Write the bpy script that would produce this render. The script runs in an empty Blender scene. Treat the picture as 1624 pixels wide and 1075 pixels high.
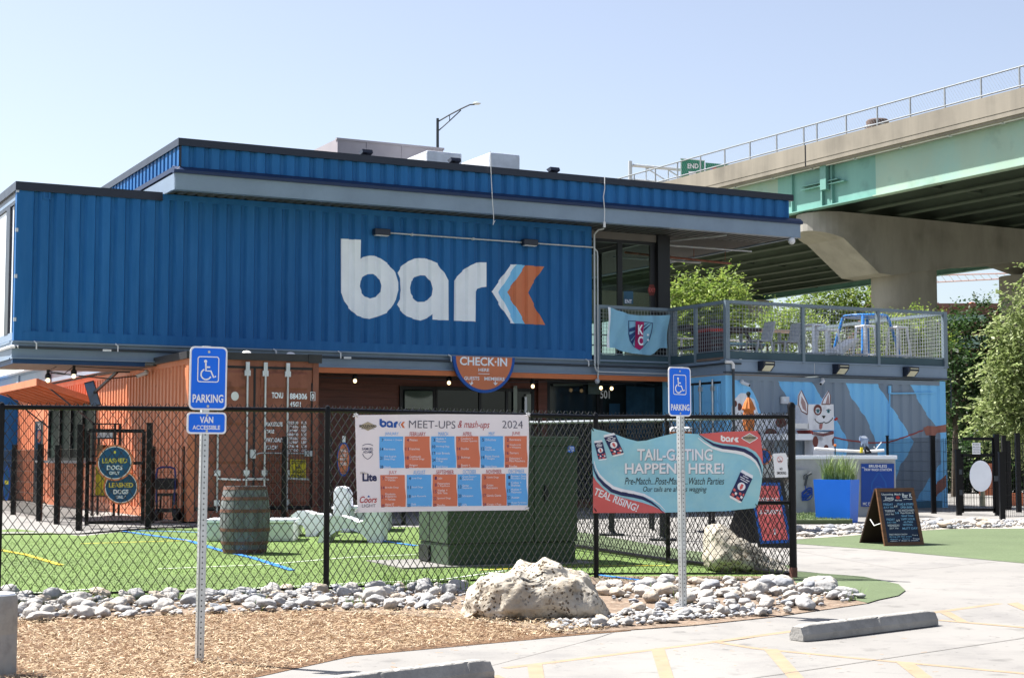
import bpy, bmesh, math, random
from mathutils import Vector as V, Matrix, noise
from mathutils.geometry import tessellate_polygon
random.seed(7)
R = math.radians
SC = bpy.context.scene
COL = SC.collection

# ---------------------------------------------------------------- camera
FPX, PITCH, EYE = 2552.55, 0.0743723, 1.45
cam = bpy.data.cameras.new('camera')
cam.sensor_width = 36.0
cam.lens = 36.0 * FPX / 1624.0
cam.clip_end = 3000.0
camera = bpy.data.objects.new('camera', cam)
COL.objects.link(camera)
camera.location = (0, 0, EYE)
camera.rotation_euler = (R(90) + PITCH, 0, 0)
SC.camera = camera

# ---------------------------------------------------------------- light
SUN_EL, SUN_DIR = R(57.0), V((-0.9026, 0.4305, 0)).normalized()   # towards the sun
w = bpy.data.worlds.new('World')
SC.world = w
w.use_nodes = True
nt = w.node_tree
bg = nt.nodes['Background']
sky = nt.nodes.new('ShaderNodeTexSky')
sky.sky_type = 'NISHITA'
sky.sun_disc = False
sky.sun_elevation = SUN_EL
sky.sun_rotation = math.atan2(SUN_DIR.x, SUN_DIR.y)
sky.altitude = 200
sky.air_density = 1.0
sky.dust_density = 1.6
sky.ozone_density = 1.3
hz = nt.nodes.new('ShaderNodeHueSaturation')        # summer haze: a paler sky
hz.inputs['Saturation'].default_value = .74
hz.inputs['Hue'].default_value = .508
nt.links.new(sky.outputs[0], hz.inputs['Color'])
nt.links.new(hz.outputs[0], bg.inputs[0])
bg.inputs[1].default_value = 0.068
sun = bpy.data.lights.new('sun', 'SUN')
sun.energy = 5.0
sun.angle = R(0.53)
sun.color = (1.0, 0.965, 0.915)
sun_o = bpy.data.objects.new('sun', sun)
COL.objects.link(sun_o)
d = SUN_DIR * math.cos(SUN_EL) + V((0, 0, math.sin(SUN_EL)))
sun_o.rotation_euler = d.to_track_quat('Z', 'Y').to_euler()
sun_o.location = (-20, 10, 40)
SC.view_settings.view_transform = 'Standard'
SC.view_settings.look = 'None'
SC.view_settings.gamma = 1.0
SC.view_settings.exposure = 1.5
SC.cycles.use_denoising = True
SC.cycles.max_bounces = 7
SC.cycles.diffuse_bounces = 3
SC.cycles.transparent_max_bounces = 24
SC.cycles.caustics_reflective = False
SC.cycles.caustics_refractive = False

# ---------------------------------------------------------------- frames
TH = 0.4775127
I4 = Matrix.Identity(4)
BF = Matrix.Translation((-9.0905, 29.2781, 0)) @ Matrix.Rotation(TH, 4, 'Z')   # building frame: s along the front, t back, z up
UX, VY = V((math.cos(TH), math.sin(TH), 0)), V((-math.sin(TH), math.cos(TH), 0))
BO = V((-9.0905, 29.2781, 0))
C0 = V((0, 0, EYE))
FW, UP = V((0, math.cos(PITCH), math.sin(PITCH))), V((0, -math.sin(PITCH), math.cos(PITCH)))
GPROF = [(11, 0), (13, .015), (15.4, .115), (18.2, .12), (23, .15), (29.5, .35), (40, .36)]


def gz(y):
    if y <= 11: return 0.0
    for (a, za), (b, zb) in zip(GPROF, GPROF[1:]):
        if y <= b: return za + (zb - za) * (y - a) / (b - a)
    return .36


def ray(x, y):
    return V((1, 0, 0)) * ((x - 812) / FPX) + UP * ((537.5 - y) / FPX) + FW


def gp(x, y, lift=0.0):            # point of the ground seen at a place of the photo
    r = ray(x, y); lo, hi = 4.0, 300.0
    for _ in range(50):
        m = (lo + hi) / 2
        if EYE + r.z * m / r.y > gz(m) + lift: lo = m
        else: hi = m
    return V((r.x * lo / r.y, lo, gz(lo) + lift))


def dp(x, y, dist):
    r = ray(x, y); return C0 + r * (dist / r.y)


def fp(x, y, t=0.0):               # (s, z) on a plane parallel to the front
    r = ray(x, y); k = ((BO - C0).dot(VY) + t) / r.dot(VY); P = C0 + r * k
    return (P - BO).dot(UX), P.z


def sp(x, y, s):                   # (t, z) on a plane square to the front
    r = ray(x, y); k = ((BO - C0).dot(UX) + s) / r.dot(UX); P = C0 + r * k
    return (P - BO).dot(VY), P.z


def bp(s, t, z):
    return BF @ V((s, t, z))


# ---------------------------------------------------------------- materials
MATS = {}


def mat(name, col, rough=.6, metal=0.0, var=.10, vscale=3.0, bump=0.0, bscale=40.0, spec=.3, col2=None, c2scale=None, c2lo=.45, c2hi=.7, stretch=(1, 1, 1), coat=0.0):
    m = bpy.data.materials.new(name); m.use_nodes = True
    n = m.node_tree; L = n.links; b = n.nodes['Principled BSDF']
    b.inputs['Roughness'].default_value = rough
    b.inputs['Metallic'].default_value = metal
    b.inputs['Specular IOR Level'].default_value = spec
    if coat: b.inputs['Coat Weight'].default_value = coat
    g = n.nodes.new('ShaderNodeNewGeometry')
    mp = n.nodes.new('ShaderNodeMapping'); mp.inputs['Scale'].default_value = stretch
    L.new(g.outputs['Position'], mp.inputs['Vector'])
    t = n.nodes.new('ShaderNodeTexNoise'); t.inputs['Scale'].default_value = vscale; t.inputs['Detail'].default_value = 6
    L.new(mp.outputs[0], t.inputs['Vector'])
    rp = n.nodes.new('ShaderNodeMapRange')
    rp.inputs[1].default_value = .25; rp.inputs[2].default_value = .75
    rp.inputs[3].default_value = 1 - var; rp.inputs[4].default_value = 1 + var
    L.new(t.outputs[0], rp.inputs[0])
    mx = n.nodes.new('ShaderNodeMix'); mx.data_type = 'RGBA'; mx.blend_type = 'MULTIPLY'; mx.inputs[0].default_value = 1
    if col2 is not None:
        t2 = n.nodes.new('ShaderNodeTexNoise'); t2.inputs['Scale'].default_value = c2scale or vscale * 2; t2.inputs['Detail'].default_value = 8
        t2.inputs['Roughness'].default_value = .65
        L.new(mp.outputs[0], t2.inputs['Vector'])
        r2 = n.nodes.new('ShaderNodeMapRange'); r2.inputs[1].default_value = c2lo; r2.inputs[2].default_value = c2hi
        L.new(t2.outputs[0], r2.inputs[0])
        m2 = n.nodes.new('ShaderNodeMix'); m2.data_type = 'RGBA'
        m2.inputs[6].default_value = (*col, 1); m2.inputs[7].default_value = (*col2, 1)
        L.new(r2.outputs[0], m2.inputs[0]); L.new(m2.outputs[2], mx.inputs[6])
    else:
        mx.inputs[6].default_value = (*col, 1)
    L.new(rp.outputs[0], mx.inputs[7])
    L.new(mx.outputs[2], b.inputs['Base Color'])
    rr = n.nodes.new('ShaderNodeMapRange'); rr.inputs[3].default_value = max(0, rough - .08); rr.inputs[4].default_value = min(1, rough + .08)
    L.new(t.outputs[0], rr.inputs[0]); L.new(rr.outputs[0], b.inputs['Roughness'])
    if bump:
        tb = n.nodes.new('ShaderNodeTexNoise'); tb.inputs['Scale'].default_value = bscale; tb.inputs['Detail'].default_value = 5
        L.new(mp.outputs[0], tb.inputs['Vector'])
        bu = n.nodes.new('ShaderNodeBump'); bu.inputs['Strength'].default_value = bump; bu.inputs['Distance'].default_value = .02
        L.new(tb.outputs[0], bu.inputs['Height']); L.new(bu.outputs[0], b.inputs['Normal'])
    MATS[name] = m
    return m


def emit(name, col, k):
    m = bpy.data.materials.new(name); m.use_nodes = True
    b = m.node_tree.nodes['Principled BSDF']
    b.inputs['Base Color'].default_value = (*col, 1)
    b.inputs['Emission Color'].default_value = (*col, 1); b.inputs['Emission Strength'].default_value = k
    return m


def glass(name, tint, gloss=.12, rough=.02):
    m = bpy.data.materials.new(name); m.use_nodes = True
    n = m.node_tree; L = n.links; n.nodes.clear()
    o = n.nodes.new('ShaderNodeOutputMaterial'); t = n.nodes.new('ShaderNodeBsdfTransparent'); t.inputs[0].default_value = (*tint, 1)
    g = n.nodes.new('ShaderNodeBsdfGlossy'); g.inputs['Roughness'].default_value = rough
    f = n.nodes.new('ShaderNodeLayerWeight'); f.inputs[0].default_value = gloss
    x = n.nodes.new('ShaderNodeMixShader')
    L.new(f.outputs[0], x.inputs[0]); L.new(t.outputs[0], x.inputs[1]); L.new(g.outputs[0], x.inputs[2]); L.new(x.outputs[0], o.inputs[0])
    return m


def srgb(r, g, b):
    f = lambda c: (c / 255 / 12.92) if c / 255 <= .04045 else ((c / 255 + .055) / 1.055) ** 2.4
    return (f(r), f(g), f(b))


# ---------------------------------------------------------------- mesh helpers
WM = {}


class MB:
    def __init__(s, F=None):
        s.v = []; s.f = []; s.m = []; s.F = F if F is not None else I4

    def add(s, vs, fs, m=0):
        o = len(s.v); s.v += [V(p) for p in vs]
        for f in fs: s.f.append([o + i for i in f]); s.m.append(m)

    def box(s, x0, y0, z0, x1, y1, z1, m=0):
        s.add([(x0, y0, z0), (x1, y0, z0), (x1, y1, z0), (x0, y1, z0), (x0, y0, z1), (x1, y0, z1), (x1, y1, z1), (x0, y1, z1)],
              [(3, 2, 1, 0), (4, 5, 6, 7), (0, 1, 5, 4), (1, 2, 6, 5), (2, 3, 7, 6), (3, 0, 4, 7)], m)

    def bar(s, p, q, w, h, m=0, up=(0, 0, 1)):
        p, q = V(p), V(q); d = (q - p).normalized(); u = V(up)
        x = d.cross(u)
        if x.length < 1e-4: x = d.cross(V((1, 0, 0)))
        x.normalize(); y = x.cross(d).normalized()
        vs = [b + x * a * w / 2 + y * c * h / 2 for b in (p, q) for a, c in ((-1, -1), (1, -1), (1, 1), (-1, 1))]
        s.add(vs, [(0, 1, 2, 3), (7, 6, 5, 4), (0, 4, 5, 1), (1, 5, 6, 2), (2, 6, 7, 3), (3, 7, 4, 0)], m)

    def tube(s, pts, r, n=8, m=0, cap=True):
        pts = [V(p) for p in pts]; rs = r if isinstance(r, (list, tuple)) else [r] * len(pts)
        vs = []; prev = None
        for i, p in enumerate(pts):
            d = (pts[min(i + 1, len(pts) - 1)] - pts[max(i - 1, 0)]).normalized()
            if prev is None:
                x = d.cross(V((0, 0, 1)))
                if x.length < 1e-3: x = d.cross(V((1, 0, 0)))
            else: x = prev - d * prev.dot(d)
            x.normalize(); prev = x; y = d.cross(x)
            for k in range(n):
                a = 2 * math.pi * k / n; vs.append(p + (x * math.cos(a) + y * math.sin(a)) * rs[i])
        fs = []
        for i in range(len(pts) - 1):
            for k in range(n): fs.append((i * n + k, (i + 1) * n + k, (i + 1) * n + (k + 1) % n, i * n + (k + 1) % n))
        if cap: fs += [tuple(range(n)), tuple(reversed(range((len(pts) - 1) * n, len(pts) * n)))]
        s.add(vs, fs, m)

    def lathe(s, prof, c, n=24, m=0, cap=True):
        c = V(c); vs = []; fs = []
        for r, z in prof:
            for k in range(n):
                a = 2 * math.pi * k / n; vs.append((c.x + r * math.cos(a), c.y + r * math.sin(a), c.z + z))
        for i in range(len(prof) - 1):
            for k in range(n): fs.append((i * n + k, i * n + (k + 1) % n, (i + 1) * n + (k + 1) % n, (i + 1) * n + k))
        if cap: fs += [tuple(reversed(range(n))), tuple(range((len(prof) - 1) * n, len(prof) * n))]
        s.add(vs, fs, m)

    def prism(s, pts, ext, m=0, m_side=None):   # closed 3-D outline extruded by a vector
        pts = [V(p) for p in pts]; ext = V(ext); n = len(pts)
        tr = tessellate_polygon([pts])
        s.add(pts, [tuple(t) for t in tr], m); s.add([p + ext for p in pts], [tuple(reversed(t)) for t in tr], m)
        s.add(pts + [p + ext for p in pts], [(i, (i + 1) % n, n + (i + 1) % n, n + i) for i in range(n)], m if m_side is None else m_side)

    def poly(s, pts, m=0):
        pts = [V(p) for p in pts]; s.add(pts, [tuple(t) for t in tessellate_polygon([pts])] if len(pts) > 4 else [tuple(range(len(pts)))], m)

    def sphere(s, c, r, n=12, m=0, sc=(1, 1, 1)):
        k = n // 2; prof = [(math.sin(math.pi * i / k), -math.cos(math.pi * i / k)) for i in range(1, k)]
        vs = []; fs = []
        for a, z in prof:
            for j in range(n): vs.append((c[0] + r * sc[0] * a * math.cos(2 * math.pi * j / n), c[1] + r * sc[1] * a * math.sin(2 * math.pi * j / n), c[2] + r * sc[2] * z))
        for i in range(k - 2):
            for j in range(n): fs.append((i * n + j, i * n + (j + 1) % n, (i + 1) * n + (j + 1) % n, (i + 1) * n + j))
        b = len(vs); vs += [(c[0], c[1], c[2] - r * sc[2]), (c[0], c[1], c[2] + r * sc[2])]
        for j in range(n): fs += [(b, (j + 1) % n, j), (b + 1, (k - 2) * n + j, (k - 2) * n + (j + 1) % n)]
        s.add(vs, fs, m)

    def build(s, name, mats, parent=None, smooth=False, bevel=0.0, base=None, fixn=True, **props):
        if not isinstance(mats, (list, tuple)): mats = [mats]
        pts = [s.F @ p for p in s.v]
        if parent is not None: M = WM[parent]
        else:
            if base is None:
                lo = [min(p[i] for p in pts) for i in range(3)]; hi = [max(p[i] for p in pts) for i in range(3)]
                base = V(((lo[0] + hi[0]) / 2, (lo[1] + hi[1]) / 2, lo[2]))
            else: base = s.F @ V(base)
            M = Matrix.Translation(base)
        inv = M.inverted()
        me = bpy.data.meshes.new(name)
        me.from_pydata([inv @ p for p in pts], [], s.f)
        for q in mats: me.materials.append(q)
        me.polygons.foreach_set('material_index', s.m)
        if bevel or fixn:
            bm = bmesh.new(); bm.from_mesh(me)
            if fixn:
                bmesh.ops.recalc_face_normals(bm, faces=bm.faces)
            if bevel:
                bmesh.ops.remove_doubles(bm, verts=bm.verts, dist=1e-5)
                ed = [e for e in bm.edges if len(e.link_faces) == 2 and e.calc_face_angle(0) > .5]
                bmesh.ops.bevel(bm, geom=ed, offset=bevel, segments=2, profile=.6, affect='EDGES', clamp_overlap=True)
            bm.to_mesh(me); bm.free()
        if smooth:
            me.polygons.foreach_set('use_smooth', [True] * len(me.polygons))
            try: me.set_sharp_from_angle(angle=R(40))
            except Exception: pass
        o = bpy.data.objects.new(name, me); COL.objects.link(o)
        if parent is not None: o.parent = parent
        else: o.matrix_world = M
        WM[o] = M
        for k, x in props.items(): o[k] = x
        return o


def thing(name, label, cat, at, F=None, group=None, rotz=0.0):
    F = F if F is not None else I4
    o = bpy.data.objects.new(name, None); COL.objects.link(o); o.empty_display_size = .2
    M = Matrix.Translation(F @ V(at)) @ F.to_3x3().to_4x4() @ Matrix.Rotation(rotz, 4, 'Z')
    o.matrix_world = M; o.location = M.to_translation(); o.rotation_euler = M.to_euler(); WM[o] = M
    o['label'] = label; o['category'] = cat
    if group: o['group'] = group
    return o


def dup(root, loc, rotz=None, label=None, scale=None, group=None):
    def cp(o, par):
        c = o.copy(); COL.objects.link(c)
        if par is not None: c.parent = par
        for ch in list(o.children): cp(ch, c)
        return c
    r = cp(root, None); r.location = loc
    if rotz is not None: r.rotation_euler = (0, 0, rotz)
    if scale is not None: r.scale = scale
    if label: r['label'] = label
    if group: r['group'] = group
    return r


TXT = {}


def glyphs(body, bold=0.0, shear=0.0, space=1.0):
    k = (body, bold, shear, space)
    if k not in TXT:
        cu = bpy.data.curves.new('lettering', 'FONT'); cu.body = body; cu.offset = bold; cu.shear = shear; cu.space_character = space; cu.resolution_u = 3
        o = bpy.data.objects.new('lettering', cu)
        me = o.to_mesh()
        vs = [(p.co.x, p.co.y) for p in me.vertices]; fs = [tuple(p.vertices) for p in me.polygons]
        o.to_mesh_clear(); bpy.data.objects.remove(o); bpy.data.curves.remove(cu)
        x0 = min(p[0] for p in vs); x1 = max(p[0] for p in vs); y0 = min(p[1] for p in vs); y1 = max(p[1] for p in vs)
        TXT[k] = ([((a - x0) / (x1 - x0), (b - y0) / (y1 - y0)) for a, b in vs], fs)
    return TXT[k]


def shape2d(polys, xk=(), yk=()):      # filled outlines (holes by nesting) cut along grid lines
    cu = bpy.data.curves.new('outline', 'CURVE'); cu.dimensions = '2D'; cu.fill_mode = 'BOTH'
    for P in polys:
        sp_ = cu.splines.new('POLY'); sp_.points.add(len(P) - 1); sp_.use_cyclic_u = True
        for q, (a, b) in zip(sp_.points, P): q.co = (a, b, 0, 1)
    o = bpy.data.objects.new('outline', cu); me = o.to_mesh()
    bm = bmesh.new(); bm.from_mesh(me); o.to_mesh_clear(); bpy.data.objects.remove(o); bpy.data.curves.remove(cu)
    bmesh.ops.remove_doubles(bm, verts=bm.verts, dist=1e-6)
    for ks, nn in ((xk, (1, 0, 0)), (yk, (0, 1, 0))):
        for c in ks:
            bmesh.ops.bisect_plane(bm, geom=bm.verts[:] + bm.edges[:] + bm.faces[:], dist=1e-6, plane_co=V(nn) * c, plane_no=nn)
    bm.verts.index_update()
    vs = [(v.co.x, v.co.y) for v in bm.verts]; fs = [tuple(v.index for v in f.verts) for f in bm.faces]
    bm.free(); return vs, fs


def drape(name, poly, m, lift, cell=1.5, **props):
    xs = [p[0] for p in poly]; ys = [p[1] for p in poly]
    yk = [a for a, _ in GPROF] + [min(ys) + cell * i for i in range(int((max(ys) - min(ys)) / cell) + 1)]
    vs, fs = shape2d([[(p[0], p[1]) for p in poly]], (), yk)
    b = MB(); b.add([(x, y, gz(y) + lift) for x, y in vs], fs)
    o = b.build(name, m, fixn=True, **props)
    if o.data.polygons[0].normal.z < 0: o.data.flip_normals()
    return o


class Plane:                       # an upright flat face: px() reads the photo, at() gives points on it
    def __init__(s, o, ax, n, up=(0, 0, 1)):
        s.wave = None; s.o = V(o); s.x = V(ax).normalized(); s.y = V(up).normalized(); s.n = V(n).normalized()

    def px(s, x, y):
        r = ray(x, y); k = (s.o - C0).dot(s.n) / r.dot(s.n); P = C0 + r * k - s.o
        return P.dot(s.x), P.dot(s.y)

    def at(s, a, b, off=0.0): return s.o + s.x * a + s.y * b + s.n * (off + (s.wave(a, b) if s.wave else 0.0))

    def poly(s, mb, pts, m=0, off=.002, px=True):
        q = [s.px(*p) if px else p for p in pts]
        if s.wave:                     # follow the billowing cloth
            c_ = .07; xs = [p[0] for p in q]; ys = [p[1] for p in q]
            vs, fs = shape2d([q], [i * c_ for i in range(math.floor(min(xs) / c_), math.ceil(max(xs) / c_) + 1)], [i * c_ for i in range(math.floor(min(ys) / c_), math.ceil(max(ys) / c_) + 1)])
            mb.add([s.at(a, b, off) for a, b in vs], fs, m)
        else: mb.poly([s.at(a, b, off) for a, b in q], m)

    def shape(s, mb, polys, m=0, off=.002, px=True):
        vs, fs = shape2d([[s.px(*p) if px else p for p in P] for P in polys])
        mb.add([s.at(a, b, off) for a, b in vs], fs, m)

    def slab(s, mb, pts, th, m=0, px=True, ms=None):
        if s.wave:
            s.poly(mb, pts, m, 0.0, px); s.poly(mb, pts, m, -th, px); return
        q = [s.px(*p) if px else p for p in pts]
        mb.prism([s.at(a, b, 0) for a, b in q], s.n * -th, m, ms)

    def text(s, mb, body, x0, y0, x1, y1, m=0, off=.004, bold=0.0, shear=0.0, px=True, rot=0.0, space=1.0):
        if px:
            xm, ym = (x0 + x1) / 2, (y0 + y1) / 2
            a0 = s.px(x0, ym)[0]; a1 = s.px(x1, ym)[0]; b1 = s.px(xm, y0)[1]; b0 = s.px(xm, y1)[1]
        else: a0, b0, a1, b1 = x0, y0, x1, y1
        vs, fs = glyphs(body, bold, shear, space)
        cx, cy = (a0 + a1) / 2, (b0 + b1) / 2; c, n_ = math.cos(rot), math.sin(rot)
        out = []
        for a, b in vs:
            dx, dy = (a - .5) * (a1 - a0), (b - .5) * (b1 - b0)
            out.append(s.at(cx + dx * c - dy * n_, cy + dx * n_ + dy * c, off))
        mb.add(out, fs, m)

    def line(s, mb, pts, wd, m=0, off=.003, px=True):
        q = [V((*(s.px(*p) if px else p), 0)) for p in pts]
        L_, R_ = [], []
        for i, p in enumerate(q):
            dd = (q[min(i + 1, len(q) - 1)] - q[max(i - 1, 0)]).normalized(); nn = V((-dd.y, dd.x, 0)) * wd / 2
            L_.append(p + nn); R_.append(p - nn)
        for i in range(len(q) - 1):
            mb.add([s.at(k.x, k.y, off) for k in (L_[i], L_[i + 1], R_[i + 1], R_[i])], [(0, 1, 2, 3)], m)


def arc(cx, cy, rx, ry, a0=0, a1=360, n=24):
    return [(cx + rx * math.cos(R(a0 + (a1 - a0) * i / n)), cy + ry * math.sin(R(a0 + (a1 - a0) * i / n))) for i in range(n if abs(a1 - a0) == 360 else n + 1)]


def rrect(x0, y0, x1, y1, r, n=5):
    o = []
    for cx, cy, a in ((x1 - r, y1 - r, 0), (x0 + r, y1 - r, 90), (x0 + r, y0 + r, 180), (x1 - r, y0 + r, 270)):
        o += [(cx + r * math.cos(R(a + 90 * i / n)), cy + r * math.sin(R(a + 90 * i / n))) for i in range(n + 1)]
    return o


# corrugated steel: knots along the wall and how deep the sheet lies there
def corr_knots(a, b, per=.278, d=.055, f=(.50, .60, .82, .94)):
    n = max(1, round((b - a) / per)); p = (b - a) / n; ks = [(a, 0.0)]
    for i in range(n):
        o = a + i * p
        ks += [(o + p * f[0], 0.0), (o + p * f[1], d), (o + p * f[2], d), (o + p, 0.0)]
    return ks


def depth_at(ks, x):
    if x <= ks[0][0]: return ks[0][1]
    for (a, da), (b, db) in zip(ks, ks[1:]):
        if x <= b: return da + (db - da) * (x - a) / max(1e-9, b - a)
    return ks[-1][1]


def corr_wall(mb, ks, z0, z1, fn, m=0, rows=1):      # fn(along, depth, z) -> point in the builder's frame
    for i in range(len(ks) - 1):
        for r in range(rows):
            za, zb = z0 + (z1 - z0) * r / rows, z0 + (z1 - z0) * (r + 1) / rows
            mb.add([fn(ks[i][0], ks[i][1], za), fn(ks[i + 1][0], ks[i + 1][1], za), fn(ks[i + 1][0], ks[i + 1][1], zb), fn(ks[i][0], ks[i][1], zb)], [(0, 1, 2, 3)], m)


def corr_paint(mb, ks, polys, fn, m=0, off=.004):
    vs, fs = shape2d(polys, [k for k, _ in ks])
    mb.add([fn(a, depth_at(ks, a) - off, b) for a, b in vs], fs, m)

# ---------------------------------------------------------------- palette
m_blue = mat('blue_paint', (.017, .118, .32), .5, spec=.15, var=.17, vscale=1.1, bump=.30, bscale=2.4, col2=(.03, .148, .37), c2scale=7, c2lo=.4, c2hi=.75, stretch=(1, 1, .12))
m_black = mat('black_trim', (.008, .012, .026), .32, spec=.45)
m_greytrim = mat('grey_steel_paint', (.22, .29, .38), .45, var=.12, vscale=1.5, col2=(.19, .25, .33))
m_white = mat('white_paint', (.87, .90, .95), .5, var=.05)
m_offw = mat('offwhite_paint', (.72, .72, .72), .5, var=.06)
m_sky_p = mat('light_blue_paint', (.22, .56, .86), .45, var=.05)
m_skyw = mat('mural_blue_paint', (.21, .56, .90), .5, var=.08, vscale=1.2, stretch=(1, 1, .4))
m_mgrey = mat('mural_grey_paint', (.215, .27, .335), .55, var=.10, vscale=1.2, stretch=(1, 1, .4))
m_orangep = mat('orange_logo_paint', (.62, .19, .085), .5, var=.06)
m_orange = mat('orange_container_paint', (.60, .20, .095), .5, var=.14, vscale=1.2, col2=(.47, .145, .065), stretch=(1, 1, .3), bump=.06, bscale=8)
m_rust = mat('rust_brown_paint', (.25, .088, .055), .6, var=.16, vscale=1.4, col2=(.33, .13, .08), c2scale=2.2, stretch=(1, 1, .5), bump=.1, bscale=9)
m_strip = mat('orange_strip_paint', (.56, .165, .06), .5)
m_zinc = mat('galvanised_steel', (.55, .57, .58), .38, metal=.75, var=.14, vscale=8)
m_pipe = mat('grey_conduit', (.52, .54, .55), .45, metal=.3)
m_dkpipe = mat('dark_conduit', (.045, .055, .065), .5)
m_wood_soffit = mat('soffit_wood', (.19, .135, .105), .7, var=.2, vscale=4, stretch=(1, 1, 1))
m_siding = mat('dark_stained_siding', (.15, .052, .036), .5, var=.35, vscale=3, stretch=(.4, .4, 6))
m_frame = mat('black_window_frame', (.012, .013, .016), .4)
m_dkglass = mat('dark_window_glass', (.012, .017, .018), .08, spec=.35, var=.3)
m_roomglass = glass('tinted_glass', (.80, .86, .84), .06)
m_panewhite = mat('sky_pane_and_cover_white', (.78, .82, .86), .35)  # white stands for sky mirrored in the end panes; plain white on the box cover
m_slate = mat('dark_slate_paint', (.045, .085, .105), .5)
m_rail = mat('grey_railing_paint', (.165, .215, .255), .45)
m_mesh = mat('welded_mesh_steel', (.33, .36, .38), .5)
m_ceil = mat('dark_ceiling', (.022, .020, .019), .7, var=.2)
m_alu = mat('foil_wrapped_duct', (.66, .69, .73), .4, metal=.15, var=.12, vscale=6, bump=.5, bscale=7)
m_hvac = mat('grey_sheet_cladding', (.36, .33, .35), .55, var=.06)
m_concrete = mat('concrete', (.222, .213, .20), .85, var=.15, vscale=.25, col2=(.185, .178, .17), c2scale=1.3, c2lo=.48, c2hi=.66, bump=.12, bscale=60)
m_conc_d = mat('weathered_concrete', (.29, .28, .262), .85, var=.16, vscale=2.5, col2=(.22, .212, .198), c2scale=9, bump=.35, bscale=45)
m_ywline = mat('faded_yellow_paint', (.285, .205, .13), .8, var=.10, vscale=6, col2=(.245, .20, .15), c2scale=20)
m_crack = mat('joint_dirt', (.16, .15, .14), .9)
m_turf = mat('artificial_turf', (.09, .152, .03), .8, var=.24, vscale=.4, bump=.5, bscale=150, col2=(.122, .182, .048), c2scale=28, c2lo=.35, c2hi=.65, spec=.3)  # broad lighter and darker patches stand for the sheen of the pile
m_turf2 = mat('short_turf', (.092, .125, .06), .85, var=.14, vscale=1, bump=.5, bscale=120, col2=(.12, .152, .082), c2scale=24, spec=.3)
m_tl_w = mat('turf_line_white', (.62, .68, .58), .8, var=.1, bump=.6, bscale=150)
m_tl_b = mat('turf_line_blue', (.03, .19, .60), .8, var=.15, bump=.6, bscale=150)
m_tl_y = mat('turf_line_yellow', (.62, .48, .04), .8, var=.15, bump=.6, bscale=150)
m_mulch = mat('mulch_soil', (.17, .10, .055), .95, var=.3, vscale=9, bump=.8, bscale=60, col2=(.085, .047, .026), c2scale=40)
m_chips = [mat('wood_chip_tan', (.42, .315, .195), .85, var=.25, vscale=20), mat('wood_chip_pale', (.54, .44, .31), .85, var=.2, vscale=20), mat('wood_chip_brown', (.25, .17, .10), .85, var=.25, vscale=20)]
m_rock = [mat('river_rock_grey', (.33, .325, .32), .8, var=.3, vscale=9, bump=.6, bscale=30, col2=(.25, .245, .24), c2scale=14),
          mat('river_rock_pale', (.41, .39, .36), .8, var=.25, vscale=9, bump=.6, bscale=30, col2=(.36, .335, .305), c2scale=14),
          mat('river_rock_slate', (.25, .26, .28), .75, var=.35, vscale=9, bump=.5, bscale=30),
          mat('river_rock_tan', (.42, .36, .29), .8, var=.3, vscale=9, bump=.6, bscale=30, col2=(.30, .25, .20), c2scale=12)]
m_bedsoil = mat('rock_bed_soil', (.17, .12, .085), .95, var=.35, vscale=8, bump=.7, bscale=40, col2=(.27, .22, .17), c2scale=20)
m_ground = mat('dry_ground', (.22, .21, .16), .95, var=.2, vscale=.1, col2=(.13, .15, .08), c2scale=.05)
m_fence = mat('black_vinyl', (.004, .004, .005), .35, spec=.2, var=.1)
m_wire = mat('black_wire', (.005, .005, .006), .24, spec=.45, var=.1)
m_gal = mat('galvanised_rail', (.24, .26, .28), .5, metal=.0)
m_signblue = mat('sign_blue', (.004, .15, .80), .38, var=.04)
m_signwhite = mat('sign_white', (.84, .85, .87), .38, var=.02)
m_bolt = mat('bolt_zinc', (.5, .5, .46), .4, metal=.7)
m_hole = mat('punched_hole', (.02, .02, .02), .9)
m_vinyl = mat('banner_vinyl', (.84, .80, .82), .45, var=.03, bump=.4, bscale=2)
m_ban_o = mat('banner_orange', (.66, .19, .10), .5, var=.05, bump=.12, bscale=3)
m_ban_b = mat('banner_blue', (.12, .42, .84), .5, var=.04, bump=.12, bscale=3)
m_ink = mat('navy_ink', (.022, .028, .095), .5)
m_inkg = mat('grey_ink', (.10, .10, .14), .5)
m_inkr = mat('red_ink', (.45, .035, .04), .5)
m_logob = mat('logo_blue_ink', (.01, .085, .36), .5)
m_gold = mat('faded_gold_ink', (.42, .36, .25), .6)
m_teal = mat('banner_teal', (.29, .60, .70), .42, var=.08, vscale=2.5, col2=(.38, .66, .70), c2scale=3, bump=.7, bscale=2.2)
m_coral = mat('banner_coral', (.66, .13, .125), .45, var=.06, bump=.7, bscale=2.2)
m_txtshadow = mat('grey_blue_ink', (.16, .23, .30), .5)
m_green = mat('transformer_green', (.034, .058, .032), .5, var=.10, vscale=2, col2=(.042, .068, .04))
m_yellow = mat('caution_yellow', (.62, .50, .03), .5, var=.1)
m_barrel = [mat('grey_barrel_stave', (.165, .178, .185), .75, var=.4, vscale=5, stretch=(4, 4, .5), bump=.4, bscale=20, col2=(.085, .085, .09), c2scale=6),
            mat('rusty_hoop', (.16, .075, .055), .7, var=.3, vscale=6, col2=(.08, .035, .025), c2scale=14)]
m_plastic = mat('white_plastic', (.86, .86, .92), .42, var=.03)
m_flag = mat('flag_blue', (.25, .50, .66), .7, var=.05)
m_magenta = mat('flag_magenta', (.42, .02, .13), .6)
m_navy = mat('flag_navy', (.02, .055, .17), .6)
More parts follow.
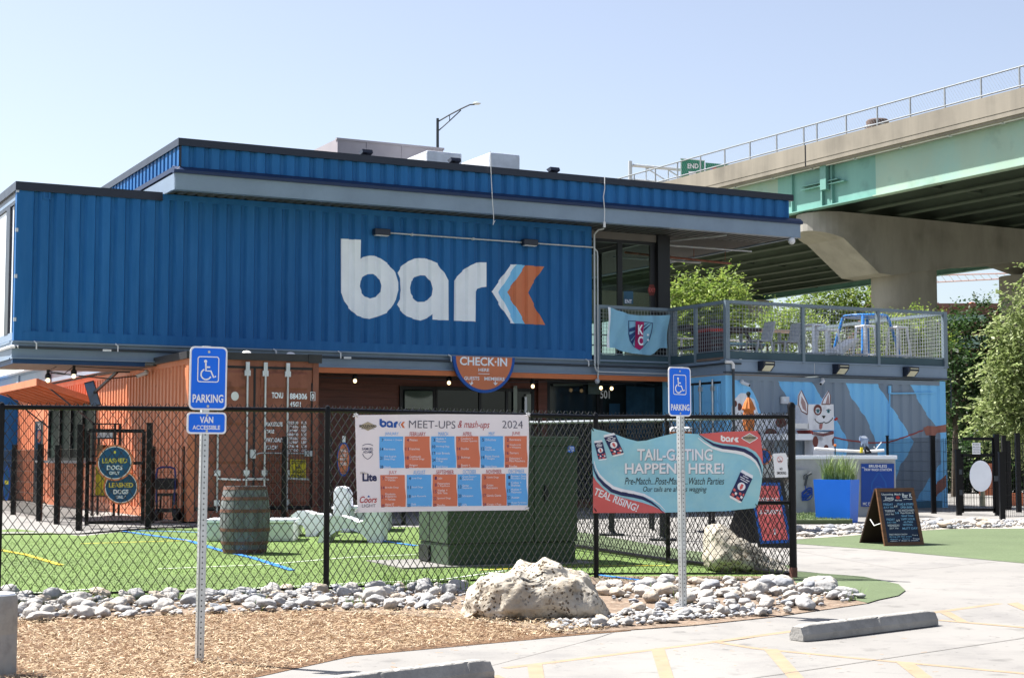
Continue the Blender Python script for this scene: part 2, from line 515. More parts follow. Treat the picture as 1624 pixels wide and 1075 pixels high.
m_leaf = {
    'bright': [mat('leaf_bright', (.18, .255, .05), .55, var=.25, vscale=2), mat('leaf_mid', (.13, .205, .035), .55, var=.25, vscale=2), mat('leaf_pale', (.30, .37, .085), .55, var=.2, vscale=2)],
    'willow': [mat('willow_leaf', (.24, .30, .105), .5, var=.2, vscale=2), mat('willow_leaf_mid', (.15, .20, .065), .5, var=.2, vscale=2), mat('willow_leaf_pale', (.37, .42, .20), .5, var=.2, vscale=2)],
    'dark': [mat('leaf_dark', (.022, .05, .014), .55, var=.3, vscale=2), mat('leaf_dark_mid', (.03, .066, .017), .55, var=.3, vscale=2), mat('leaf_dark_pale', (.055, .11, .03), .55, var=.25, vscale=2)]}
for ms_ in m_leaf.values():          # light passes through leaves
    for q_ in ms_:
        n = q_.node_tree; b_ = n.nodes['Principled BSDF']; b_.inputs['Specular IOR Level'].default_value = .3
        t_ = n.nodes.new('ShaderNodeBsdfTranslucent'); x_ = n.nodes.new('ShaderNodeMixShader'); x_.inputs[0].default_value = .42
        n.links.new(b_.inputs['Base Color'].links[0].from_socket, t_.inputs[0])
        n.links.new(b_.outputs[0], x_.inputs[1]); n.links.new(t_.outputs[0], x_.inputs[2]); n.links.new(x_.outputs[0], n.nodes['Material Output'].inputs[0])
m_bark = mat('tree_bark', (.10, .08, .06), .9, var=.3, vscale=6, bump=.5, bscale=15)
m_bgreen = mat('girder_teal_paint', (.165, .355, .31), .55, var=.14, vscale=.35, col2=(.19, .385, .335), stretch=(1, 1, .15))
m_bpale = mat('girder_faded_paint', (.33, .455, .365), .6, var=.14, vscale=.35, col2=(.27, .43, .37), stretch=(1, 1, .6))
m_bdark = mat('girder_dark', (.075, .10, .078), .7, var=.2, vscale=.5)  # darker base colour for inner girders and cross bracing
m_deckconc = mat('parapet_concrete', (.25, .225, .185), .85, var=.18, vscale=.7, col2=(.21, .19, .157), c2scale=1.8, stretch=(1, 1, .10), bump=.1, bscale=8)
m_pier = mat('pier_concrete', (.31, .295, .265), .85, var=.14, vscale=.4, col2=(.25, .238, .215), c2scale=1.1, stretch=(1, 1, .3), bump=.12, bscale=8)
m_hwsign = mat('highway_green', (.012, .20, .115), .45)
m_brick = mat('red_brick', (.17, .085, .075), .85, var=.2, vscale=1.5)
m_red = mat('red_paint', (.45, .03, .025), .5)
m_bulb = emit('lit_bulb', (1.0, .70, .36), 1.3)
m_darkin = mat('dark_interior', (.02, .022, .022), .8)
m_planter = mat('blue_planter', (.010, .15, .70), .4, var=.05)
m_board = mat('chalkboard', (.010, .024, .06), .6, var=.2)
m_brown = mat('stained_wood_frame', (.13, .062, .03), .55, var=.3, vscale=8, stretch=(1, 1, 5))
m_bpanel = mat('washstation_sign_blue', (.006, .055, .30), .4, var=.12, vscale=2)
m_chalk = mat('chalk_white', (.75, .78, .80), .8)
m_chalkb = mat('chalk_blue', (.25, .50, .72), .8)
m_canvas = mat('orange_canvas', (.50, .155, .04), .8, var=.15)

def blotches(m, scale, lo, hi, dark):      # worn-in stains with a shape of their own
    n = m.node_tree; bs = n.nodes['Principled BSDF']; g = n.nodes.new('ShaderNodeNewGeometry'); t = n.nodes.new('ShaderNodeTexNoise'); t.inputs['Scale'].default_value = scale; t.inputs['Detail'].default_value = 4
    n.links.new(g.outputs['Position'], t.inputs['Vector']); r = n.nodes.new('ShaderNodeMapRange'); r.inputs[1].default_value = lo; r.inputs[2].default_value = hi; r.inputs[3].default_value = 1; r.inputs[4].default_value = dark
    n.links.new(t.outputs[0], r.inputs[0]); x = n.nodes.new('ShaderNodeMix'); x.data_type = 'RGBA'; x.blend_type = 'MULTIPLY'; x.inputs[0].default_value = 1
    n.links.new(bs.inputs['Base Color'].links[0].from_socket, x.inputs[6]); n.links.new(r.outputs[0], x.inputs[7]); n.links.new(x.outputs[2], bs.inputs['Base Color'])


blotches(m_concrete, 3.2, .60, .72, .72)
blotches(m_concrete, 14, .66, .74, .6)
blotches(m_blue, 22, .74, .80, .55)
blotches(m_rust, 5, .58, .7, .65)
blotches(m_orange, 9, .64, .74, .7)
blotches(m_deckconc, .5, .55, .7, .82)
blotches(m_pier, .6, .52, .7, .78)
blotches(m_bpale, .9, .58, .7, .82)
blotches(m_bgreen, .9, .58, .7, .82)

# ---------------------------------------------------------------- ground, lot, turf, beds
gb = MB(); gb.add([(-900, -60, -.06), (900, -60, -.06), (900, 1500, -.06), (-900, 1500, -.06)], [(0, 1, 2, 3)])
gb.build('ground', m_ground, kind='structure', base=(0, 0, -.06))
lot = drape('parking_lot', [(-30, -8), (30, -8), (30, 62), (-30, 62)], m_concrete, .0, kind='structure')


def gpoly(pts): return [(p.x, p.y) for p in (gp(*q) for q in pts)]


def gline(mb, pts, wd, lift, m=0):
    q = [gp(*p) for p in pts]
    fine = [q[0]]
    for a, b in zip(q, q[1:]):
        n = max(1, int((b - a).length / .6))
        fine += [a.lerp(b, (i + 1) / n) for i in range(n)]
    L_, R_ = [], []
    for i, p in enumerate(fine):
        dd = (fine[min(i + 1, len(fine) - 1)] - fine[max(i - 1, 0)]); dd.z = 0; dd.normalize(); nn = V((-dd.y, dd.x, 0)) * wd / 2
        L_.append(p + nn); R_.append(p - nn)
    for i in range(len(fine) - 1):
        mb.add([(k.x, k.y, gz(k.y) + lift) for k in (L_[i], L_[i + 1], R_[i + 1], R_[i])], [(0, 1, 2, 3)], m)


pm = MB()
gline(pm, [(800, 1059), (1200, 1008), (1482, 970.5), (1660, 948)], .075, .0012)
gline(pm, [(1138, 1018), (1200, 1028), (1365, 1044), (1640, 1069)], .075, .0018)
gline(pm, [(1489, 983), (1640, 996)], .075, .0024)
for q in ([(1033, 1030), (1054, 1029), (1074, 1090), (1051, 1090)], [(836, 1054), (860, 1053), (866, 1090), (842, 1090)], [(1211, 1029), (1233, 1029), (1290, 1090), (1264, 1090)],
          [(1420, 1049), (1447, 1050), (1500, 1090), (1473, 1090)], [(1490, 971), (1507, 970), (1537, 987), (1522, 987)], [(1597, 957), (1614, 955), (1660, 975), (1650, 979)], [(770, 1075), (790, 1070), (836, 1090), (800, 1090)]):
    z = [(p.x, p.y) for p in (gp(*p_) for p_ in q)]; vs, fs = shape2d([z], (), [k_ for k_, _ in GPROF]); pm.add([(x, y, gz(y) + .0030) for x, y in vs], fs)
pm.build('parking_stripes', m_ywline, kind='structure')
cr = MB()
gline(cr, [(1000, 1105), (1200, 1074), (1660, 1004)], .012, .0036)
gline(cr, [(1262, 873), (1440, 905), (1640, 884)], .012, .0012)
gline(cr, [(640, 1090), (980, 1000)], .010, .0012)
cr.build('pavement_joints', m_crack, kind='structure')

turf = drape('turf_field', gpoly([(-330, 880), (-330, 1010), (0, 968), (250, 958), (520, 946), (740, 938), (945, 925), (1250, 922), (1252, 916), (1180, 902), (1062, 893), (920, 868), (690, 836), (590, 835), (430, 836), (240, 838), (130, 850), (20, 838)]) , m_turf, .003, kind='structure')
drape('turf_strip', gpoly([(690, 836), (920, 868), (1062, 893), (1180, 902), (1252, 916), (1258, 898), (1180, 882), (1060, 868), (930, 845), (700, 826)]), m_turf2, .004, kind='structure')
tl = MB()
for pts, wd, k in (([(-40, 940), (60, 941), (162, 934)], .055, 0), ([(250, 903), (420, 896), (560, 884), (660, 880)], .05, 0), ([(375, 935), (560, 926), (700, 920), (800, 906)], .05, 0),
                   ([(195, 843), (300, 858), (400, 885), (463, 905)], .09, 1), ([(590, 856), (660, 866)], .09, 1), ([(945, 912), (1040, 924)], .09, 1),
                   ([(-20, 868), (40, 880), (97, 897)], .08, 2), ([(128, 863), (350, 856)], .05, 2), ([(760, 905), (930, 898), (1062, 898)], .05, 2), ([(215, 842), (330, 845)], .06, 1)):
    gline(tl, pts, wd, .012 + .001 * k, k)
tl.build('turf_lines', [m_tl_w, m_tl_b, m_tl_y], kind='structure')
drape('mulch_bed', gpoly([(-120, 975), (-120, 1200), (300, 1120), (400, 1075), (560, 1040), (870, 1011), (1000, 1000), (1010, 965), (740, 965), (500, 952), (0, 968)]), m_mulch, .004, kind='structure')
drape('rock_bed', gpoly([(-120, 992), (0, 985), (500, 968), (740, 982), (900, 1006), (1100, 992), (1232, 978), (1376, 957), (1330, 925), (1262, 914), (945, 914), (700, 933), (250, 955), (-120, 968)]), m_bedsoil, .007, kind='structure')
drape('corner_turf', gpoly([(1250, 906), (1370, 915), (1425, 927), (1436, 937), (1425, 945), (1376, 957), (1330, 948), (1262, 925)]), m_turf2, .010, kind='structure')
drape('path_turf', gpoly([(1262, 856), (1262, 862), (1400, 872), (1624, 893), (1700, 899), (1700, 840), (1624, 838), (1500, 838), (1390, 846), (1330, 850)]), m_turf2, .004, kind='structure')
drape('pebble_bed', gpoly([(1240, 836), (1240, 856), (1330, 851), (1390, 846), (1500, 839), (1640, 838), (1640, 828), (1500, 828), (1400, 833)]), mat('pale_bed_soil', (.36, .33, .29), .9, var=.2), .007, kind='structure')
cb = MB(); gline(cb, [(-60, 848), (130, 846), (240, 837), (430, 832), (560, 833), (640, 831)], .28, .03); cb.build('concrete_edging', m_concrete, kind='structure')
# ================================================================ the container building
# ---- long blue container, upper floor
Z0, Z1 = 3.606, 6.507
bc = thing('blue_container', 'long blue corrugated shipping container on the upper floor with a big white painted logo', 'shipping container', (0, 0, Z0), BF, None)
kb = corr_knots(.16, 12.03, .285)
fb = lambda a, dpt, z: (a, dpt, z)
b = MB(BF); corr_wall(b, kb, Z0 + .17, Z1 - .11, fb); b.build('corrugated_panel', m_blue, bc)
b = MB(BF)
b.box(0, -.004, Z0, .165, .16, Z1, 0); b.build('corner_post', m_blue, bc)
b = MB(BF); b.box(12.025, -.004, Z0, 12.19, .16, Z1); b.build('corner_post', m_blue, bc)
b = MB(BF); b.box(.165, -.012, Z0 + .002, 12.025, .06, Z0 + .165); b.box(.2, -.006, Z0 + .165, 12.0, .05, Z0 + .185); b.build('bottom_rail', m_blue, bc)
b = MB(BF); b.box(.165, -.006, Z1 - .115, 12.025, .06, Z1); b.build('top_rail', m_blue, bc)
b = MB(BF); b.box(.02, .16, Z1 - .04, 12.17, 2.4, Z1 - .01); b.box(.1, 2.40, Z0, 12.17, 2.44, Z1 - .04); b.box(12.15, .16, Z0, 12.19, 2.4, Z1 - .04); b.box(.03, .08, Z0 + .0, 12.15, 2.4, Z0 + .05); b.build('shell', m_blue, bc)
b = MB(BF); b.box(-.03, -.03, Z1 - .135, 2.70, .02, Z1 + .025); b.box(-.03, .02, Z1 - .135, .02, 2.5, Z1 + .025); b.box(.02, .02, Z1 + .0, 2.7, 2.5, Z1 + .015); b.build('cap_flashing', m_black, bc)
# glazed left end
b = MB(BF)
b.box(.0, .16, Z0 + .02, .05, 2.44, Z0 + .16, 1); b.box(0, .16, Z1 - .30, .05, 2.44, Z1 - .24, 1); b.box(.01, .16, Z1 - .24, .06, 2.44, Z1 - .135, 0); b.box(.005, .16, Z1 - .36, .055, 2.44, Z1 - .30, 0)
for tt in ():
    pass
for ta_, tb_ in ((.16, .19), (.60, .98), (2.3, 2.44)): b.box(-.01, ta_, Z0 + .16, .055, tb_, Z1 - .36, 0)
b.build('end_window', [m_black, m_greytrim], bc)
b = MB(BF); b.box(.035, .2, Z0 + .16, .045, 2.4, Z1 - .37); b.build('window_pane', m_panewhite, bc)  # sky reflection put into the pane colour
b = MB(BF)
for z in (Z0 + .35, 4.75, 5.6, 6.33): b.box(-.012, -.012, z, .035, .02, z + .07)
b.build('hinge_bracket', m_zinc, bc)
# logo: outlines read off the wall, wrapped over the corrugation
k1 = lambda x, y: fp(520 + x * 360 / 1624, 360 + y * 360 / 1624, 0)
L_b = [(95, 84), (236, 92), (233, 228), (262, 212), (302, 205), (352, 208), (372, 222), (442, 270), (482, 325), (503, 395), (504, 450), (486, 520), (455, 580), (420, 615), (360, 640), (295, 658), (270, 652), (208, 634), (150, 575), (116, 530), (95, 470)]
L_bh = [(382, 420), (376, 465), (350, 498), (300, 512), (268, 495), (242, 465), (228, 425), (234, 385), (255, 355), (285, 338), (320, 336), (352, 348), (372, 378)]
L_a = [(498, 328), (530, 280), (575, 245), (630, 223), (715, 226), (745, 242), (790, 262), (835, 330), (862, 382), (863, 668), (748, 662), (748, 622), (715, 652), (660, 670), (630, 660), (562, 638), (520, 590), (494, 555), (518, 510), (528, 450), (522, 380)]
L_ah = [(750, 442), (742, 490), (720, 520), (690, 535), (645, 536), (615, 508), (592, 475), (587, 435), (597, 390), (625, 358), (660, 346), (705, 348), (735, 385)]
L_r = [(908, 384), (922, 355), (975, 305), (1020, 275), (1072, 253), (1135, 254), (1134, 428), (1098, 432), (1075, 442), (1066, 460), (1064, 676), (906, 670)]
K_w = [(1312, 266), (1350, 268), (1270, 392), (1226, 465), (1264, 542), (1340, 690), (1312, 686), (1252, 590), (1172, 462)]
K_b = [(1350, 268), (1418, 272), (1330, 400), (1282, 466), (1330, 545), (1418, 692), (1340, 690), (1264, 542), (1226, 465), (1270, 392)]
K_o = [(1418, 274), (1547, 284), (1460, 415), (1432, 470), (1490, 580), (1554, 700), (1418, 693), (1330, 545), (1282, 466), (1330, 400)]
for nm, ps, mm in (('painted_letter', [L_b, L_bh], m_white), ('painted_letter', [L_a, L_ah], m_white), ('painted_letter', [L_r], m_white), ('painted_chevron', [K_w], m_white), ('painted_chevron', [K_b], m_sky_p), ('painted_chevron', [K_o], m_orangep)):
    b = MB(BF); corr_paint(b, kb, [[k1(*p) for p in P] for P in ps], fb); b.build(nm, mm, bc)
b = MB(BF); b.box(.47, -.02, 6.27, .50, .03, 6.37); b.box(.57, -.02, 6.27, .60, .03, 6.37); b.box(.47, -.02, 6.24, .6, .03, 6.27); b.build('lifting_lug', m_blue, bc)
# sign floodlights and their conduit
fl = thing('flood_light', 'left of two black flood lights on the conduit above the white painted logo', 'flood light', (7.22, 0, 6.0), BF, 'flood lights on the blue container')
b = MB(BF); b.box(7.02, -.19, 5.98, 7.36, -.03, 6.11); b.box(7.15, -.03, 6.02, 7.25, .03, 6.08); b.build('housing', m_black, fl, bevel=.012)
b = MB(BF); b.box(7.05, -.17, 5.968, 7.33, -.06, 5.979); b.build('lens', m_offw, fl)
dup(fl, bp(10.63, 0, 6.0), label='right one of two black flood lights on the conduit above the orange chevron')
cd = MB(BF); cd.tube([(7.36, -.06, 6.05), (12.2, -.06, 6.045)], .016); cd.tube([(7.9, -.06, 6.05), (7.9, .03, 6.05)], .03); cd.tube([(9.3, -.06, 6.05), (9.3, .03, 6.05)], .03)
o = cd.build('conduit', m_pipe); o['label'] = 'thin grey conduit running level above the painted logo'; o['category'] = 'conduit'
cd = MB(BF)
cd.tube([(12.42, -.15, 6.46), (12.3, -.1, 6.43), (12.22, -.07, 6.33), (12.22, -.07, 3.45), (12.26, -.07, 3.36), (12.34, -.07, 3.335), (14.3, -.07, 3.33)], .02)
cd.tube([(12.23, -.07, 6.02), (12.29, -.07, 5.96), (12.30, -.07, 5.85), (12.30, -.07, 3.16)], .016); cd.sphere((12.28, -.07, 3.13), .06, 8)
o = cd.build('conduit', m_pipe); o['label'] = 'grey conduit dropping down the right end of the blue container to the beam'; o['category'] = 'conduit'
cd = MB(BF); pts = []
for x, y in ((778, 240), (779, 280), (781, 320), (783, 345), (782, 357), (785, 350)): s_, z_ = fp(x, y, -.83); pts.append((s_, -.83, z_))
cd.tube(pts, .008, 5); o = cd.build('loose_cable', m_offw); o['label'] = 'thin white cable hanging over the roof edge left of the chevron logo'; o['category'] = 'cable'
cd = MB(BF); pts = []
for x, y in ((959, 280), (959, 300), (957, 312), (959, 335), (958.5, 352)): s_, z_ = fp(x, y, -.83); pts.append((s_, -.83, z_))
cd.tube(pts, .010, 5); cd.tube([pts[-1], (pts[-1][0], -.83, pts[-1][2] - .12)], .028, 8); o = cd.build('loose_cable', m_offw); o['label'] = 'white cable with a grey plug hanging over the roof edge above the glazed room'; o['category'] = 'cable'

# ---- floor frame below the blue container
ff = thing('floor_frame', 'grey steel floor beam with plank soffit under the long blue container', 'steel beam', (0, 0, 3.2), BF)
b = MB(BF)
b.box(-.02, .06, 3.30, 14.28, .10, 3.575); b.box(-.02, -.02, 3.575, 14.28, .2, 3.604); b.box(-.02, -.02, 3.275, 14.28, .2, 3.30)
b.box(-.02, .10, 3.30, .02, 2.5, 3.575); b.box(-.04, .2, 3.575, .06, 2.5, 3.604); b.box(-.04, .2, 3.275, .06, 2.5, 3.30)
b.build('beam', m_greytrim, ff)
b = MB(BF); b.box(-.01, .0, 3.19, 2.42, .04, 3.272); b.box(-.01, .04, 3.19, .03, 2.5, 3.272); b.build('trim_board', mat('dark_blue_trim', (.012, .05, .13), .5), ff)
b = MB(BF)
for i in range(17): b.box(.04, .05 + i * .142, 3.205, 14.2, .05 + i * .142 + .136, 3.225 + .002 * (i % 2))
b.build('plank_soffit', m_wood_soffit, ff)
b = MB(BF); b.tube([(.02, -.06, 3.485), (9, -.06, 3.47), (14.1, -.06, 3.46)], .026); b.build('dark_pipe', m_dkpipe, ff)
b = MB(BF); b.tube([(-.02, 2.4, 3.50), (-.05, .3, 3.49), (-.03, 0, 3.49), (.08, -.07, 3.488)], .03); b.build('pale_pipe', m_offw, ff)
b = MB(BF)
for x in (.36, 1.85, 4.95, 6.3, 8.74, 12.02): b.tube([(x, -.03, 3.6), (x + .03, -.1, 3.56), (x + .03, -.1, 3.45)], .014, 6)
for x in (1.6, 6.4): b.box(x, -.09, 3.45, x + .16, -.085, 3.49)
b.build('pipe_strap', m_offw, ff)
b = MB(BF); b.box(5.16, -.01, 3.165, 14.25, .10, 3.27); b.build('orange_fascia', m_strip, ff)

# ---- roof over it
rf = thing('roof_canopy', 'flat roof with blue corrugated fascia and grey edge beam over the building', 'roof', (10, 4, 6.5), BF)
TR = -.70
kr = corr_knots(2.85, 16.98, .30)
b = MB(BF); corr_wall(b, kr, 6.93, 7.34, lambda a, q, z: (a, TR + q, z)); b.build('fascia_panel', m_blue, rf)
kl = corr_knots(-.68, 10.0, .275)
b = MB(BF); corr_wall(b, kl, 6.93, 7.34, lambda a, q, z: (2.82 + q, a, z)); b.box(2.83, TR - .01, 6.93, 2.86, TR + .03, 7.34, 1); b.build('fascia_panel', [m_blue, m_black], rf)
b = MB(BF); b.box(16.96, TR + .0, 6.93, 17.0, 10, 7.34); b.build('fascia_panel', m_blue, rf)
b = MB(BF); b.box(2.79, TR - .05, 7.33, 17.10, TR + .06, 7.47); b.box(2.79, TR + .06, 7.33, 2.87, 10, 7.47); b.box(17.0, TR + .06, 7.33, 17.1, 10, 7.47); b.box(2.87, TR + .06, 7.38, 17.0, 10, 7.42); b.build('cap_flashing', m_black, rf)
b = MB(BF); b.prism([(2.70, TR + .0, 6.935), (2.70, TR - .10, 6.86), (2.70, TR - .10, 6.80), (2.70, TR + .02, 6.80)], (14.62, 0, 0)); b.box(2.72, TR + .02, 6.84, 2.83, 10, 6.93); b.box(16.99, TR + .02, 6.8, 17.3, 10, 6.93); b.build('drip_flashing', mat('dark_blue_flashing', (.016, .032, .085), .4), rf)
b = MB(BF); b.box(2.735, TR - .05, 6.50, 17.28, TR - .01, 6.80); b.box(2.73, TR - .01, 6.50, 2.78, 10, 6.80); b.box(17.23, TR - .01, 6.50, 17.28, 10, 6.80); b.box(2.73, TR - .055, 6.49, 17.29, TR + .12, 6.505); b.build('edge_beam', m_greytrim, rf)
b = MB(BF); ks = corr_knots(2.8, 17.2, .2, .04)
for i in range(len(ks) - 1):
    b.add([(ks[i][0], TR, 6.515 + ks[i][1]), (ks[i + 1][0], TR, 6.515 + ks[i + 1][1]), (ks[i + 1][0], .5, 6.515 + ks[i + 1][1]), (ks[i][0], .5, 6.515 + ks[i][1])], [(0, 1, 2, 3)])
b.build('ribbed_soffit', mat('dull_soffit_steel', (.085, .09, .085), .6), rf)
b = MB(BF); b.box(2.8, .5, 6.53, 17.2, 10, 6.6); b.build('ceiling', m_ceil, rf)
b = MB(BF); b.box(12.3, .47, 6.34, 14.4, .56, 6.50); b.build('head_beam', mat('taupe_beam', (.13, .12, .11), .6), rf)
b = MB(BF)
b.tube([(14.5, .9, 6.36), (17.1, .9, 6.36)], .02, 6); b.tube([(14.5, 2.9, 6.30), (17.0, 2.9, 6.30)], .025, 6); b.tube([(14.5, 1.2, 6.44), (15.4, -.5, 6.46)], .02, 6); b.build('ceiling_pipe', m_pipe, rf)
b = MB(BF); b.tube([(13.9, 1.4, 6.2), (17.2, 1.9, 6.18)], .028, 6)
for x in (14.9, 15.9, 16.8): b.tube([(x, 1.55, 6.2), (x, 1.55, 6.5)], .008, 5)
b.build('sprinkler_pipe', m_rust, rf)
sl = thing('spot_light', 'small white spot light at the right end of the roof edge beam', 'spot light', (17.1, -.72, 6.4), BF)
b = MB(BF); b.sphere((17.05, -.72, 6.41), .085, 10); b.build('lamp_head', m_offw, sl, smooth=True)
b = MB(BF); b.bar((17.1, -.7, 6.42), (17.14, -.7, 6.5), .03, .03); b.build('bracket', m_pipe, sl)

# things on the roof
a0 = thing('plant_screen', 'long grey sheet metal plant screen on the roof behind the blue fascia', 'plant screen', (7.5, 7, 7.42), BF)
s0, z0 = fp(535, 220, 5.0); s1, _ = fp(703, 236, 5.0)
b = MB(BF); b.box(s0, 5.0, 7.4, s1, 5.06, z0); b.box(s0, 5.06, 7.4, s0 + .06, 9.4, z0); b.box(s1 - .06, 5.06, 7.4, s1, 9.4, z0); b.box(s0 + .06, 9.34, 7.4, s1 - .06, 9.4, z0); b.build('screen_panel', m_hvac, a0)
b = MB(BF)
for f_ in (.0, .27, .27 + .33, .9): b.box(s0 + (s1 - s0) * f_, 4.985, 7.4, s0 + (s1 - s0) * f_ + .03, 5.0, z0 - .02)
b.box(s0 - .02, 4.98, z0 - .03, s1 + .02, 5.08, z0 + .02); b.build('seam', m_hvac, a0)
for (x0, x1, y0, y1, tt, lab) in ((677, 733, 238, 258, 2.6, 'silver foil wrapped duct box on the roof beside the grey plant screen'), (777, 825, 241, 268, 2.0, 'silver foil wrapped duct box on the roof at the right of the other foil box')):
    sa, za = fp(x0, y0, tt); sb, zb = fp(x1, y1, tt)
    r_ = thing('roof_duct', lab, 'duct', (sa, tt, 7.42), BF)
    b = MB(BF); b.box(sa, tt, 7.42, sb, tt + 1.9, za)
    b.build('duct_box', m_alu, r_, bevel=.05)
    b = MB(BF); b.prism([(sa, tt + 1.9, za - .02), (sa, tt + 2.9, za - .15), (sa, tt + 2.9, 7.42), (sa, tt + 1.9, 7.42)], (sb - sa, 0, 0)); b.build('duct_elbow', m_alu, r_)
rl = None
for i, (x, y) in enumerate(((580, 246), (720, 261), (877, 274))):
    s_, z_ = fp(x, y, -.6)
    lab = ('leftmost of three small black lights standing on the roof edge', 'middle one of three small black lights on the roof edge, by the foil box', 'rightmost of three small black lights standing on the roof edge')[i]
    if rl is None:
        rl = thing('roof_light', lab, 'roof light', (s_, -.6, 7.47), BF, 'small black lights on the roof edge'); rs = s_
        b = MB(BF); b.prism([(s_ - .11, -.6, 7.50), (s_ - .11, -.72, 7.53), (s_ - .11, -.68, 7.60), (s_ - .11, -.5, 7.57)], (.22, 0, 0)); b.build('housing', m_black, rl)
        b = MB(BF); b.box(s_ - .03, -.62, 7.46, s_ + .03, -.58, 7.53); b.build('bracket', m_black, rl)
    else: dup(rl, bp(s_, -.6, 7.47), label=lab)

# ---- glazed room on the terrace
gr = thing('glazed_room', 'glass walled room with black frames behind the terrace railing', 'glazed room', (13.4, 3, 3.6), BF)
TG = .5
b = MB(BF)
b.box(12.2, TG, 6.27, 14.34, TG + .07, 6.36); b.box(12.2, TG, 3.62, 14.34, TG + .07, 3.74)
for s_ in (12.2, 13.16, 14.02): b.box(s_, TG + .001, 3.74, s_ + .12, TG + .069, 6.27)
for t_ in (3.2, 6.0): b.box(14.26, t_, 3.62, 14.34, t_ + .1, 6.5)
b.box(14.26, .57, 6.4, 14.34, 6.0, 6.5); b.box(12.3, 6.1, 6.38, 14.26, 6.16, 6.5); b.box(12.3, 6.1, 3.62, 14.26, 6.16, 3.75); b.box(13.2, 6.1, 3.75, 13.3, 6.16, 6.38)
b.build('window_frame', m_frame, gr)
b = MB(BF); b.box(14.16, TG - .10, 3.60, 14.48, TG + .16, 6.5); b.build('corner_column', m_frame, gr)
for s_, e_ in ((12.32, 13.16), (13.28, 14.02)):
    b = MB(BF); b.box(s_, TG + .03, 3.74, e_, TG + .036, 6.27); b.build('window_pane', m_roomglass, gr)
b = MB(BF); b.box(14.29, .6, 3.7, 14.295, 6.0, 6.4); b.build('window_pane', m_roomglass, gr)
b = MB(BF); b.box(12.2, .16, 3.60, 14.3, 6.2, 3.62); b.build('floor', m_ceil, gr)
pl = Plane(bp(12.2, TG - .005, 0), UX, -VY)
b = MB(); pl.slab(b, arc(1033.5, 460, 6.5, 10, 0, 360, 6), .004, 0); pl.text(b, 'EXIT', 1029, 457, 1039, 463, 1, .003); o = b.build('door_notice', [mat('dull_dark_red', (.13, .022, .016), .5), m_coral], gr, label='red six sided notice on the glass')
b = MB(); pl.poly(b, [(989, 462), (1004, 462), (1004, 482), (989, 482)], 0, .002); pl.text(b, 'ENT', 991, 475, 1002, 481, 1, .005, .02); b.build('window_poster', [mat('poster_navy', (.03, .10, .17), .5), m_white], gr, label='dark blue notice behind the glass')
fr = thing('street_front', 'recessed dark timber ground floor front with black framed windows under the beam', 'shop front', (9.5, 1.6, .35), BF)
TF = 1.6
pf = Plane(bp(5.1, TF, 0), UX, -VY)
b = MB(BF)
for i in range(19): b.box(5.10, TF, .35 + i * .15, 14.2, TF + .03, .35 + i * .15 + .146)
b.box(5.1, TF + .03, .3, 14.2, TF + .06, 3.22); b.build('plank_siding', m_siding, fr)
def wframe(x0, y0, x1, y1, mull=(), inset=.06, name='window'):
    a0, z1 = pf.px(x0, y0); a1, z0 = pf.px(x1, y1); a0 += 5.1; a1 += 5.1
    bb = MB(BF); w_ = .07
    bb.box(a0, TF - .05, z1 - w_, a1, TF, z1); bb.box(a0, TF - .05, z0, a1, TF, z0 + w_); bb.box(a0, TF - .05, z0 + w_, a0 + w_, TF, z1 - w_); bb.box(a1 - w_, TF - .05, z0 + w_, a1, TF, z1 - w_)
    for f_ in mull: c_ = a0 + (a1 - a0) * f_; bb.box(c_ - .03, TF - .045, z0 + w_, c_ + .03, TF, z1 - w_)
    fo = bb.build(name, m_frame, fr)
    bb = MB(BF); bb.box(a0 + w_, TF - .018, z0 + w_, a1 - w_, TF - .012, z1 - w_); bb.build('window_pane', m_dkglass, fo)
wframe(633, 612, 690, 760); wframe(688, 613, 846, 815, (.45, .72)); wframe(866, 603, 950, 790, ()); wframe(950, 602, 1062, 815, (.5,), name='door')
b = MB(BF); a_, z_ = pf.px(850, 620); b.box(a_ + 5.1, TF - .12, .35, a_ + 5.32, TF - .052, 3.2); b.build('timber_post', m_siding, fr)
b = MB(); pf.poly(b, [(640, 620), (684, 620), (684, 650), (640, 648)], 0, .07); pf.poly(b, [(812, 612), (818, 612), (818, 700), (812, 700)], 0, .07); pf.poly(b, [(832, 625), (840, 625), (840, 700), (832, 700)], 0, .07); pf.poly(b, [(930, 607), (952, 607), (952, 625), (930, 625)], 0, .08); pf.poly(b, [(875, 609), (922, 609), (922, 612), (875, 612)], 0, .07); b.build('bright_pane', mat('lit_green_glass', (.09, .12, .10), .08, spec=.8, var=.5, vscale=1.5), fr, label='paler green window panes')  # paler green colour stands for brightness in the dark glass
b = MB(); pf.poly(b, [(829, 629), (833, 629), (833, 700), (829, 700)], 0, .09); b.build('door_frame_edge', m_white, fr, label='white door edge')
b = MB(); pf.poly(b, [(963, 640), (980, 640), (980, 800), (963, 800)], 0, .09); pf.poly(b, [(990, 612), (1035, 615), (1035, 800), (990, 800)], 0, .08); b.build('blue_reflecting_pane', mat('blue_reflection_glass', (.02, .06, .11), .15, spec=.8, var=.5, vscale=3), fr, label='glass coloured with a blue reflection')  # blue colour stands for reflections in the door glass
b = MB(); pf.text(b, '501', 948.5, 619, 963.5, 632, 0, .10, .02); b.build('house_number', m_white, fr)

